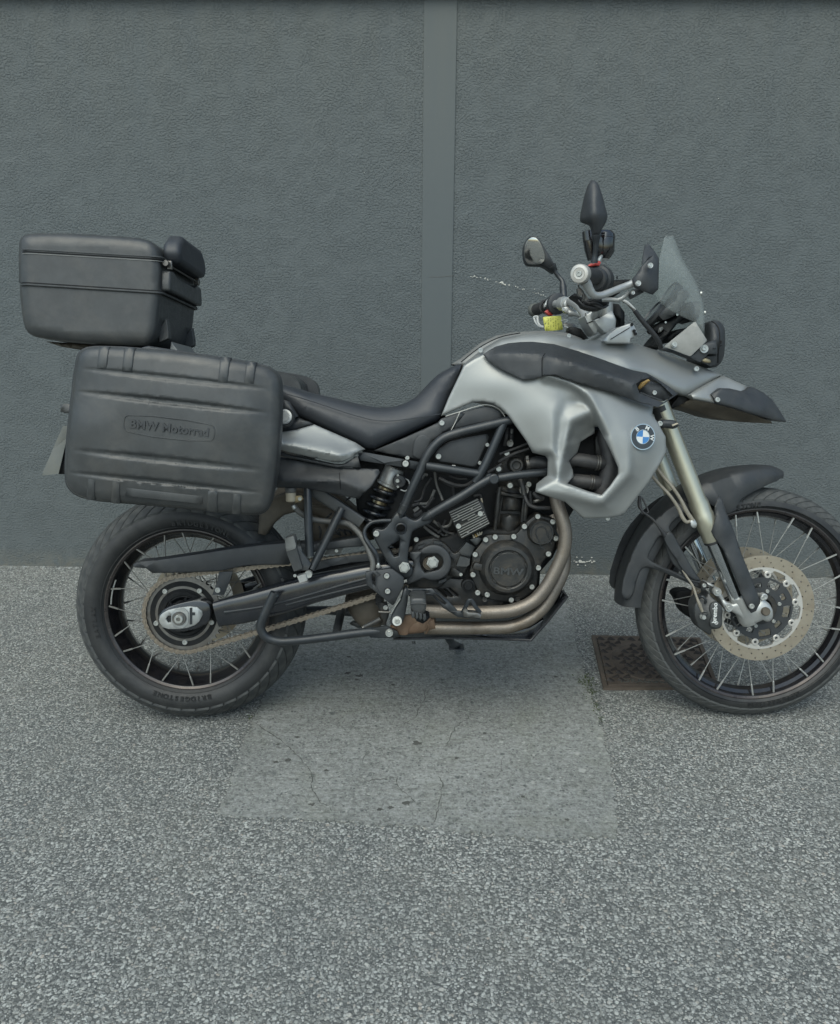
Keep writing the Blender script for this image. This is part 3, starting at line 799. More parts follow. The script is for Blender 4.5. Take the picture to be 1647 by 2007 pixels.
    for (px, py, n_, s_) in ((1140, 1333, 40, .016), (1150, 1345, 55, .016), (1160, 1358, 26, .013), (1165, 1385, 26, .012), (1176, 1412, 14, .01), (1126, 1262, 10, .008), (497, 1408, 14, .01)):
        for _ in range(n_):
            g = G(px + rnd.gauss(0, 6), py + rnd.gauss(0, 7)); a = rnd.uniform(0, 6.28); h = rnd.uniform(.2, 1) * s_ * .55; wd_ = rnd.uniform(.001, .0022); ln = rnd.uniform(.4, 1.4) * s_ * .6
            d = Vector((math.cos(a), math.sin(a), 0)); s = Vector((-d.y, d.x, 0)) * wd_; b0 = len(V)
            V += [g + s + Vector((0, 0, .003)), g - s + Vector((0, 0, .003)), g + d * ln * .5 - s + Vector((0, 0, h)), g + d * ln * .5 + s + Vector((0, 0, h)), g + d * ln + Vector((0, 0, h * .7))]
            Fc += [(b0, b0 + 1, b0 + 2, b0 + 3), (b0 + 3, b0 + 2, b0 + 4)]
    ms = obj('moss_and_weeds', V, Fc, 'moss', smooth=False); tag(ms, kind='stuff')
    # loose chippings on the ground
    V, Fc = [], []
    def stone(p, s):
        b0 = len(V); k = 5; a0 = rnd.uniform(0, 6)
        for i in range(k):
            a = a0 + 6.283 * i / k; r = s * rnd.uniform(.7, 1.1); V.append(p + Vector((math.cos(a) * r, math.sin(a) * r * .8, 0)))
        for i in range(k):
            a = a0 + 6.283 * i / k; r = s * rnd.uniform(.35, .7); V.append(p + Vector((math.cos(a) * r, math.sin(a) * r * .8, s * rnd.uniform(.45, .75))))
        for i in range(k): Fc.append((b0 + i, b0 + (i + 1) % k, b0 + k + (i + 1) % k, b0 + k + i))
        Fc.append(tuple(b0 + k + i for i in range(k)))
    for _ in range(420):
        px, py = rnd.uniform(0, 1647), 1130 + 870 * rnd.random() ** 1.2
        g = G(px, py); stone(Vector((g.x, g.y, .001)), rnd.uniform(.0018, .0048))
    for _ in range(160):
        px = rnd.uniform(0, 1647); py = 1108 + .02 * px + rnd.uniform(-1, 7); g = G(px, py)
        stone(Vector((g.x, min(g.y, 1.2 - .022 * g.x), .001)), rnd.uniform(.003, .009))
    ed = P[3:26]
    for a_, b_ in zip(ed[:-1], ed[1:]):
        for _ in range(int(seglen(a_, b_) * .55)):
            t = rnd.random(); g = G(a_[0] + (b_[0] - a_[0]) * t + rnd.gauss(0, 4), a_[1] + (b_[1] - a_[1]) * t + rnd.gauss(0, 4)); stone(Vector((g.x, g.y, .003)), rnd.uniform(.002, .0052))
    st = obj('loose_chippings', V, Fc, 'asphalt', smooth=False); tag(st, kind='stuff')
    st.data.materials[0] = MT['loose']
simple('loose', (.27, .28, .27), .85, 0, .45, 90)

# =================================================================== WHEELS
def make_wheel(name, label, C, Rt, hw, shoulder, bead, rimR, rimhw, well, nsp, flange, prof_t, nblk, brows):
    """C: axle centre in machine coordinates"""
    rim = lathe(name, 'rim_black', C, [(rimR, -rimhw), (rimR - .004, -rimhw - .003), (rimR - .012, -rimhw), (rimR - .016, -rimhw + .010), (well + .006, -rimhw * .55), (well, 0), (well + .006, rimhw * .55), (rimR - .016, rimhw - .010), (rimR - .012, rimhw), (rimR - .004, rimhw + .003), (rimR, rimhw), (rimR - .003, rimhw - .004), (rimR - .010, rimhw - .015), (well + .010, 0), (rimR - .010, -rimhw + .015), (rimR - .003, -rimhw + .004)], 96, closed=True)
    rim['label'] = label
    use(rim)
    for s in (-1, 1):
        lathe('rim_flange', 'rim_edge', C, [(rimR + .0015, s * (rimhw + .001)), (rimR - .001, s * (rimhw + .0052)), (rimR - .006, s * (rimhw + .0056)), (rimR - .0115, s * (rimhw + .002)), (rimR - .006, s * (rimhw - .001))], 96, closed=True)
    # tyre carcass
    side = [(rimR - .004, .0), ]
    pr = [(y, r) for r, y in []]
    half = [(bead, rimhw - .002), (bead + .006, rimhw + .006), (bead + .016, hw * .90), ((bead + shoulder) / 2, hw), (shoulder - .014, hw * .995), (shoulder, hw * .965)]
    half += [(prof_t(y) - .005, y) for y in (hw * .86, hw * .7, hw * .5, hw * .25)]
    pr = [(r, -y) for r, y in half] + [(prof_t(0) - .005, 0)] + [(r, y) for r, y in reversed(half)]
    pr += [(bead - .002, rimhw - .012), (bead - .002, -rimhw + .012)]
    tyre = lathe('tyre', 'rubber', C, pr, 128, closed=True, sharp=60)
    use(tyre)
    for s in (-1, 1):
        lathe('bead_line', 'rubber', C, [(bead + .010, s * (rimhw + .0105)), (bead + .012, s * (rimhw + .0125)), (bead + .014, s * (rimhw + .0115))], 96, closed=True)
    # tread blocks
    for (y0, y1, sk, frac, off) in brows:
        V, Fc = [], []; da = 2 * math.pi / nblk * frac; ny, na = 4, 3
        for lay, dr in ((0, .0), (1, -.007)):
            for i in range(ny + 1):
                y = y0 + (y1 - y0) * i / ny
                for j in range(na + 1):
                    a = -da / 2 + da * j / na + sk * abs(y - y0)
                    inset = .0 if lay else 0
                    r = prof_t(y) + dr
                    V.append(Vector((r * math.cos(a), y, r * math.sin(a))))
        nl = (ny + 1) * (na + 1)
        for i in range(ny):
            for j in range(na):
                a = i * (na + 1) + j; Fc.append((a, a + 1, a + na + 2, a + na + 1))
        rim_ = [i * (na + 1) for i in range(ny + 1)] + [ny * (na + 1) + j for j in range(1, na + 1)] + [i * (na + 1) + na for i in range(ny - 1, -1, -1)] + [j for j in range(na - 1, 0, -1)]
        for a, b_ in zip(rim_, rim_[1:] + rim_[:1]): Fc.append((a, b_, b_ + nl, a + nl))
        me = mesh('tread_block', V, Fc, sharp=40); me.materials.append(MT['tread_rubber'])
        if y0 + y1 > 0:          # the rows on the far half, hardly seen: one joined piece
            AV, AF = [], []
            for k in range(nblk):
                Mr = Matrix.Rotation(2 * math.pi * (k + off) / nblk, 3, 'Y'); b0 = len(AV)
                AV += [Vector(C) + Mr @ v for v in V]; AF += [tuple(b0 + i for i in f) for f in Fc]
            o = obj('tread_pattern', AV, AF, 'tread_rubber', tyre, sharp=40); o['kind'] = 'stuff'
            continue
        for k in range(nblk):
            o = link('tread_block', me, None, tyre); o.location = Vector(C) - OFF; o.rotation_euler = (0, 2 * math.pi * (k + off) / nblk, 0)
    use(rim)
    # spokes, laced to the outer edge of the rim
    for fl in (-1, 1):
        for cw in (-1, 1):
            ro, yo = rimR - .013, fl * (rimhw * .93); ri, yi = flange, fl * .036
            ao, ai = 0.0, cw * R(62 if flange < .08 else 50)
            p0 = Vector((ri * math.cos(ai), yi, ri * math.sin(ai))); p1 = Vector((ro, yo, 0)); d = p1 - p0
            V, Fc = sweep_me([p0, p0 + d * .86, p0 + d * .865, p0 + d * .87, p1], [.0013, .0013, .0016, .0027, .0027], seg=6, smooth=False)
            me = mesh('spoke', V, Fc); me.materials.append(MT['spoke_steel' if flange > .05 else 'spoke_bright'])
            q = nsp // 4
            for k in range(q):
                o = link('spoke', me, None, rim); o.location = Vector(C) - OFF
                o.rotation_euler = (0, 2 * math.pi * (k + (.0 if cw > 0 else .36) + (.5 if fl > 0 else 0)) / q + .05, 0)
    return rim, tyre

def build_wheels():
    # rear
    rc = L(351, 1212, -.14); fc = L(1502, 1198, -.10)
    rC = Vector((rc.x, 0, rc.z)); fC = Vector((fc.x, 0, fc.z))
    Rr = rC.z + .001; Rf = fC.z + .001
    def pt(y, Rt, hw, drop): u = abs(y) / hw; return Rt - drop * (u ** 1.9)
    pr_r = lambda y: pt(y, Rr, .0745, .040); pr_f = lambda y: pt(y, Rf, .0460, .030)
    use(M, OFF)
    rim, tyre = make_wheel('rear_wheel', 'wire spoked rear wheel with black rim', rC, Rr, .0755, Rr - .045, .222, .2305, .054, .196, 40, .062, pr_r, 44,
        [(-.0725, -.030, -5, .84, 0), (.0725, .030, -5, .84, .5), (-.027, -.003, 9, .86, .4), (.003, .027, -9, .86, .1)])
    use(tyre)
    arc_text('lettering', 'BRIDGESTONE', 'letter_rubber', rC, .247, -.0765, R(78), .019, adv=.80, bold=.0006)
    arc_text('lettering', 'BRIDGESTONE', 'letter_rubber', rC, .247, -.0765, R(266), .019, adv=.80, bold=.0006)
    arc_text('lettering', 'BATLAX', 'letter_rubber', rC, .250, -.0765, R(187), .017, adv=.9, bold=.0003)
    use(rim)
    HC = rC
    lathe('hub', 'inner_black', HC, [(.0, -.075), (.030, -.075), (.034, -.062), (.036, -.04), (.066, -.038), (.066, -.031), (.030, -.026), (.028, .026), (.066, .031), (.066, .038), (.03, .042), (.03, .08), (0, .08)], 40)
    lathe('axle', 'steel_dark', HC, [(0, -.155), (.009, -.155), (.010, -.152), (.010, .15), (0, .15)], 20)
    # brake disc on the far side
    V = lathe('brake_disc', 'disc_steel', HC + Vector((0, .078, 0)), [(.132, -.0025), (.132, .0025), (.100, .0025), (.100, -.0025)], 64, closed=True)
    # sprocket
    ns = 42; rp = .0159 * ns / (2 * math.pi)
    def ysheet(name, m, C, outer, holes, y0, y1, parent='__'):
        loops = [outer] + holes; pts = [p for l in loops for p in l]; ed = []; b0 = 0
        for l in loops: ed += [(b0 + i, b0 + (i + 1) % len(l)) for i in range(len(l))]; b0 += len(l)
        res = delaunay_2d_cdt([Vector(p) for p in pts], ed, [], 0, 1e-7); V2 = np.array([(v.x, v.y) for v in res[0]])
        T = [tuple(t) for t in res[2]]; cen = np.array([V2[list(t)].mean(0) for t in T]); ok = inside(cen, outer)
        for h in holes: ok &= ~inside(cen, h)
        T = [t for t, o_ in zip(T, ok) if o_]; n_ = len(V2)
        V = [C + Vector((p[0], y0, p[1])) for p in V2] + [C + Vector((p[0], y1, p[1])) for p in V2]; Fc = []; ce = set()
        for a, b_, c_ in T:
            Fc += [(a, b_, c_), (c_ + n_, b_ + n_, a + n_)]
            for e_ in ((a, b_), (b_, c_), (c_, a)): ce.add(e_)
        for a, b_ in ce:
            if (b_, a) not in ce: Fc.append((b_, a, a + n_, b_ + n_))
        return obj(name, V, Fc, m, parent, sharp=25)
    globals()['ysheet'] = ysheet
    outer = []
    for k in range(ns):
        for f, r in ((0, rp - .0035), (.3, rp - .002), (.42, rp + .0042), (.58, rp + .0042), (.7, rp - .002)):
            a = 2 * math.pi * (k + f) / ns; outer.append((r * math.cos(a), r * math.sin(a)))
    hol = [circ(0, 0, .058, 40)]
    for k in range(10):
        hol.append(circ(.074 * math.cos(R(36 * k + 12)), .074 * math.sin(R(36 * k + 12)), .0075, 12))
    sp = ysheet('sprocket', 'steel_dark', HC, outer, [circ(0, 0, .070, 48)], -.093, -.087)
    use(sp)
    lathe('sprocket_carrier', 'inner_black', HC, [(.090, -.094), (.091, -.0935), (.091, -.086), (.060, -.080), (.052, -.082), (.052, -.096), (.060, -.096), (.064, -.092)], 64, closed=True)
    for k in range(5):
        a = R(72 * k + 55); p = HC + Vector((.079 * math.cos(a), -.0955, .079 * math.sin(a)))
        o = link('bolt', BOLT, None, sp); o.location = p - OFF; o.scale = (.7,) * 3
    for k in range(6):
        a = R(60 * k + 20)
        box('web', 'inner_black', HC + Vector((.045 * math.cos(a), -.088, .045 * math.sin(a))), (.036, .012, .006), rot=Matrix.Rotation(-a + .5, 3, 'Y'), bv=.001)
    for r_ in (.046, .034):
        lathe('carrier_ring', 'inner_black', HC, [(r_, -.094), (r_ + .002, -.095), (r_ + .004, -.094), (r_ + .002, -.088)], 40, closed=True)
    # balance weight on the rim
    use(rim)
    V, Fc = [], []
    for i in range(7):
        a = R(157 + i * 3.2)
        for r_, y in ((.2205, -.046), (.2155, -.046), (.2155, -.030), (.2205, -.030)): V.append(HC + Vector((r_ * math.cos(a) * .985, y, r_ * math.sin(a) * .985)))
    for i in range(6):
        for j in range(4): Fc.append((i * 4 + j, i * 4 + (j + 1) % 4, i * 4 + 4 + (j + 1) % 4, i * 4 + 4 + j))
    Fc += [(0, 1, 2, 3), (24, 25, 26, 27)]
    obj('balance_weight', V, Fc, 'aluminium')
    # front
    use(M)
    rim, tyre = make_wheel('front_wheel', 'wire spoked front wheel with twin perforated discs', fC, Rf, .0465, Rf - .034, .271, .2795, .030, .248, 40, .045, pr_f, 62,
        [(-.0445, -.017, -6, .84, 0), (.0445, .017, -6, .84, .5), (-.015, -.002, 10, .86, .4), (.002, .015, -10, .86, .1)])
    use(tyre)
    arc_text('lettering', 'BRIDGESTONE', 'letter_rubber', fC, .288, -.0473, R(107), .018, adv=.80, bold=.0006)
    arc_text('lettering', 'BRIDGESTONE', 'letter_rubber', fC, .288, -.0473, R(283), .018, adv=.80, bold=.0006)
    use(rim)
    lathe('hub', 'inner_black', fC, [(0, -.062), (.030, -.062), (.034, -.052), (.036, -.038), (.047, -.037), (.047, -.031), (.024, -.026), (.022, .026), (.047, .031), (.047, .037), (.036, .04), (.032, .062), (0, .062)], 40)
    lathe('axle', 'steel_dark', fC, [(0, -.100), (.011, -.100), (.0115, .10), (0, .10)], 20)
    for s in (-1, 1):
        Cd = fC + Vector((0, s * .066, 0))
        hol = [[(r_ * math.cos(t), r_ * math.sin(t)) for r_, t in [((.1115 if (i % 12) in (3, 4, 5, 6, 7, 8, 9) else .104), 2 * math.pi * i / 120 + R(11)) for i in range(120)]]]
        for i in range(24):
            for j, r_ in enumerate((.118, .131, .143)):
                a = 2 * math.pi * (i + j * .34 + (.1 if i % 2 else 0)) / 24; hol.append(circ(r_ * math.cos(a), r_ * math.sin(a), .0026, 8))
        dsk = ysheet('brake_disc', 'disc_steel', Cd, circ(0, 0, .150, 120), hol, -.0025, .0025)
        use(dsk)
        ysheet('disc_rim', 'disc_edge', Cd, circ(0, 0, .1165, 96), [[(r_ * math.cos(t), r_ * math.sin(t)) for r_, t in [((.1105 if (i % 12) in (3, 4, 5, 6, 7, 8, 9) else .1035), 2 * math.pi * i / 120 + R(11)) for i in range(120)]]], -.0031, .0031)
        outer = []
        for i in range(120):
            t = 2 * math.pi * i / 120 + R(11); k = i % 12
            outer.append(((.0995 if k in (0, 1, 11) else .088) * math.cos(t), (.0995 if k in (0, 1, 11) else .088) * math.sin(t)))
        hol = [circ(0, 0, .044, 40)]
        for k in range(10):
            a = R(36 * k + 11 + (18 if k % 2 else 18)); w0 = R(13 if k % 2 else 8); r0, r1 = (.062, .082) if k % 2 else (.060, .074)
            hol.append([(r_ * math.cos(a + t), r_ * math.sin(a + t)) for r_, t in ((r0, -w0), (r0, 0), (r0, w0), ((r0 + r1) / 2, w0 * 1.1), (r1, w0 * .9), (r1, 0), (r1, -w0 * .9), ((r0 + r1) / 2, -w0 * 1.1))])
        ysheet('disc_carrier', 'dark_plastic', Cd, outer, hol, -.0045, .0015)
        for k in range(10):
            a = R(36 * k + 11); p = Cd + Vector((.0965 * math.cos(a), 0, .0965 * math.sin(a)))
            lathe('disc_bobbin', 'disc_edge', p, [(.0035, -.004), (.0045, -.0062), (.0085, -.0062), (.0100, -.0048), (.0100, .004)], 18)
        for k in range(6):
            a = R(60 * k + 15); o = link('bolt', BOLT, None, dsk); o.location = Cd + Vector((.051 * math.cos(a), s * .001 - .0045, .051 * math.sin(a))) - OFF; o.scale = (.52,) * 3
        lathe('sensor_ring', 'engine_paint', Cd, [(.030, -.006), (.043, -.006), (.043, -.001), (.030, -.001)], 40, closed=True)
        use(rim)
    return rC, fC

# =================================================================== MOTORCYCLE BODY
def chain(rC):
    use(M)
    r1 = .0159 * 42 / (2 * math.pi); r2 = .0159 * 16 / (2 * math.pi)
    c1 = Vector((rC.x, rC.z)); q = L(846, 1101, -.09); c2 = Vector((q.x, q.z))
    D = (c2 - c1).length; th = math.atan2(c2.y - c1.y, c2.x - c1.x); al = math.acos((r1 - r2) / D)
    path = []
    for i in range(90):           # round the rear sprocket, from upper tangent the long way
        a = th + al + (2 * math.pi - 2 * al) * i / 89; path.append(c1 + Vector((math.cos(a), math.sin(a))) * r1)
    lower0 = path[-1].copy(); l1 = c2 + Vector((math.cos(th - al), math.sin(th - al))) * r2
    for i in range(1, 40):
        t = i / 40; path.append(lower0.lerp(l1, t) + Vector((0, -.004 * math.sin(math.pi * t))))
    for i in range(30):
        a = th - al + 2 * al * i / 29; path.append(c2 + Vector((math.cos(a), math.sin(a))) * r2)
    u0 = path[-1].copy(); u1 = path[0]
    for i in range(1, 40): path.append(u0.lerp(u1, i / 40))
    S = [0]
    for a, b_ in zip(path, path[1:] + path[:1]): S.append(S[-1] + (b_ - a).length)
    n_ = int(S[-1] / .0159) // 2 * 2; pitch = S[-1] / n_
    def at(s):
        s %= S[-1]; i = int(np.searchsorted(S, s, side='right')) - 1; i = min(i, len(path) - 1)
        a, b_ = path[i], path[(i + 1) % len(path)]; return a.lerp(b_, (s - S[i]) / max(1e-9, S[i + 1] - S[i]))
    y0 = -.090
    def link_mesh(yn, yf, wide):
        ol = []
        for k in range(24):
            a = 2 * math.pi * k / 24; x = math.cos(a); z = math.sin(a)
            cx = pitch / 2 if x > 0 else -pitch / 2
            ol.append((cx + .0068 * x * wide, .0066 * z * wide * (1.0)))
        for sx in (-1, 1): pass
        ol = sorted(ol, key=lambda p: math.atan2(p[1], p[0]))
        ol2 = []
        for p in ol:
            ol2.append(p)
        # waist
        ol3 = []
        for p in ol2: ol3.append((p[0], p[1] * (.72 if abs(p[0]) < pitch * .42 else 1)))
        top = [(0, .0046 * wide)]; bot = [(0, -.0046 * wide)]
        ol3 = sorted(ol3 + top + bot, key=lambda p: math.atan2(p[1], p[0]))
        V, Fc = [], []
        for ya, yb in ((yn - .0018, yn), (yf, yf + .0018)):
            b0 = len(V); m_ = len(ol3)
            V += [Vector((p[0], ya, p[1])) for p in ol3] + [Vector((p[0], yb, p[1])) for p in ol3]
            Fc += [tuple(range(b0, b0 + m_)), tuple(range(b0 + 2 * m_ - 1, b0 + m_ - 1, -1))] + [(b0 + i, b0 + (i + 1) % m_, b0 + m_ + (i + 1) % m_, b0 + m_ + i) for i in range(m_)]
        for sx in (-1, 1):
            v, f = lathe_me([(0, yn - .0035), (.0024, yn - .0035), (.003, yn - .003), (.003, yn), (.0048, yn), (.0048, yf), (0, yf)], 10, org=Vector((sx * pitch / 2, 0, 0)))
            b0 = len(V); V += v; Fc += [tuple(b0 + i for i in q_) for q_ in f]
        me = mesh('chain_link', V, Fc, sharp=30); me.materials.append(MT['chain_steel']); return me
    A = link_mesh(-.0088, .0088, 1.0); B = link_mesh(-.0065, .0065, .93)
    root = bpy.data.objects.new('drive_chain', None); COL.objects.link(root); root.parent = M
    for i in range(n_):
        a, b_ = at(i * pitch), at((i + 1) * pitch); mid = (a + b_) / 2; ang = math.atan2(b_.y - a.y, b_.x - a.x)
        o = link('chain_link', A if i % 2 else B, None, root); o.location = Vector((mid.x, y0, mid.y)); o.rotation_euler = (0, -ang, 0)

def swingarm(rC):
    use(M)
    p = Q3(0, 425, 1203, -.115, 480, 1191, -.118, 555, 1171, -.118, 621, 1152, -.116, 690, 1137, -.115, 760, 1122, -.112, 812, 1110, -.110)
    P = [L(*q) for q in p]; s = mpp(555, 1171, -.115)
    arm = sweep('swingarm', 'gloss_black', P, [26 * s, 30 * s, 31 * s, 28 * s, 25 * s, 23 * s, 20 * s], [.016, .020, .022, .022, .022, .022, .020], exp=3.2, seg=28)
    use(arm)
    tube('ridge', 'frame_paint', Q3(0, 440, 1200, -.1355, 520, 1188, -.1375, 600, 1167, -.138, 680, 1144, -.1375, 730, 1131, -.137), 3.2, exp=2.2)
    tube('ridge', 'frame_paint', Q3(0, 560, 1186, -.1378, 640, 1165, -.139, 730, 1144, -.138), 2.4)
    V, Fc = sweep_me([Vector((v.x, -v.y, v.z)) for v in P], [26 * s, 30 * s, 31 * s, 28 * s, 25 * s, 23 * s, 20 * s], .02, exp=3.2, seg=20)
    obj('swingarm_far_leg', V, Fc, 'gloss_black')
    text('lettering', '841D03', 'dull_brown', L(695, 1138, -.1395), .011, ang=9)
    plate('axle_block', 'gloss_black', Q(2, 575, 790, 578, 760, 600, 730, 640, 708, 700, 690, 790, 672, 850, 690, 862, 740, 850, 800, 780, 832, 700, 848, 625, 838), -.136, .034, e=.004, round_=1)
    plate('axle_adjuster', 'aluminium', Q(2, 578, 788, 590, 752, 640, 724, 775, 706, 822, 742, 790, 806, 715, 832, 608, 832), -.142, .006, holes=[Q(2, 618, 775, 630, 760, 655, 758, 655, 795, 630, 797)], e=.0015, round_=1)
    plate('adjuster_plate', 'aluminium', Q(2, 648, 748, 668, 724, 716, 718, 738, 742, 738, 800, 708, 828, 664, 822, 646, 792), -.147, .006, e=.0015)
    plate('adjuster_slot', 'frame_paint', Q(2, 746, 718, 760, 716, 760, 742, 775, 742, 775, 758, 760, 758, 760, 806, 746, 808), -.1432, .002, e=0)
    washer(2, 688, 776, -.150, 38, 'steel_dark', hole=.2, th=.004); bolt(2, 688, 778, -.153, 24, hx=False)
    # adjuster end screw
    use(M)
    # chain guard
    g = plate('chain_guard', 'dark_plastic', Q(2, 442, 484, 470, 470, 560, 462, 760, 432, 960, 400, 1150, 376, 1262, 368, 1420, 372, 1560, 352, 1700, 330, 1700, 385, 1560, 395, 1440, 412, 1330, 440, 1278, 486, 1150, 486, 1040, 492, 910, 520, 760, 527, 545, 531, 512, 505, 450, 500), -.126, .052, e=.004, dens=20)
    use(g)
    plate('bracket', 'dark_plastic', Q(2, 868, 648, 890, 590, 905, 525, 978, 522, 968, 560, 930, 648), -.128, .006, e=.001); bolt(2, 898, 622, -.130, 15)
    use(M)
    p = plate('chain_slider', 'cable_cover', Q('C', 520, 865, 560, 810, 640, 745, 690, 728, 740, 770, 700, 850, 600, 860), -.112, .006, e=.001); use(p); bolt('C', 658, 820, -.114, 20, m='steel_dark')
    use(M)
    plate('chain_tray', 'dark_plastic', Q('C', 480, 930, 600, 905, 760, 880, 1030, 850, 1180, 850, 1180, 935, 1000, 935, 800, 950, 600, 985, 400, 1040, 390, 1000), -.106, .012, e=.002)
    # centre stand
    cs = tube('centre_stand', 'frame_paint', Q3('C', -20, 940, -.168, -55, 1060, -.17, -95, 1200, -.172) + Q3(10, 172, 330, -.178, 120, 400, -.178, 68, 520, -.178, 45, 610, -.178, 75, 680, -.176, 160, 725, -.174, 300, 722, -.172, 500, 700, -.168, 750, 672, -.160, 900, 655, -.155, 1040, 640, -.152)[0:11] if False else
        Q3(10, 160, 335, -.182, 120, 420, -.182, 70, 530, -.182, 45, 620, -.182, 85, 690, -.180, 180, 725, -.178, 330, 722, -.176, 550, 698, -.170, 780, 668, -.162, 920, 652, -.157, 1050, 640, -.152), 8.8)
    use(cs)
    tube('cross_tube', 'frame_paint', Q3(10, 700, 470, .10, 680, 560, 0, 655, 670, -.10), 8.5)
    tube('far_leg', 'frame_paint', Q3('C', 330, 1465, .16, 560, 1462, .16, 780, 1478, .16, 1000, 1500, .16), 8.5)
    plate('foot_tab', 'frame_paint', Q('C', 800, 1610, 830, 1590, 905, 1600, 960, 1650, 880, 1650), .02, .02)
    plate('pivot_lug', 'frame_paint', Q(10, 900, 640, 1060, 605, 1150, 650, 1165, 695, 1050, 705, 930, 700), -.168, .014, e=.003)
    lathe('leg_tip', 'frame_paint', L(*Q(10, 158, 335)[0], -.182), [(0, -.0), (.006, -.001), (.010, .003), (.011, .01)], 20, axis=BRT @ Vector((.25, 0, -1)))
    washer(10, 1085, 664, -.172, 30, 'bolt_steel', hole=.45, th=.004); bolt(10, 1085, 664, -.174, 15, m='steel_dark')
    use(M)
    # springs
    a = L(*Q(10, 870, 622)[0], -.135); b_ = L(*Q(10, 1015, 548)[0], -.135); d = b_ - a; T = d.normalized(); B = Vector((0, 1, 0)); Nn = T.cross(B)
    P = [a + d * (i / 240) + (B * math.cos(i * 2 * math.pi / 12) + Nn * math.sin(i * 2 * math.pi / 12)) * .0062 for i in range(241)]
    sweep('stand_spring', 'steel_dark', P, .0016, seg=6, smooth=False)
    # catalyst box and bits under the swingarm pivot
    relief('exhaust_box', 'dull_brown', smooth2(Q('C', 750, 1330, 900, 1290, 1090, 1300, 1150, 1370, 1150, 1560, 1130, 1640, 950, 1650, 860, 1580, 790, 1470), 3), -.055, .17, e=.03, dens=10)
    for i, (x, y) in enumerate(((1110, 1320), (1110, 1350), (1112, 1380))):
        washer('C', x, y, -.13, 36, 'inner_black', name='damper_ring', hole=.3, th=.01)
    plate('stand_bracket', 'engine_paint', Q('C', 1090, 1390, 1200, 1380, 1225, 1500, 1190, 1620, 1130, 1620, 1130, 1480), -.135, .02, e=.003); bolt('C', 1186, 1432, -.14, 26)
    tube('lever', 'steel_dark', Q3('C', 1110, 1478, -.15, 1180, 1482, -.15, 1245, 1480, -.15), 2.2)

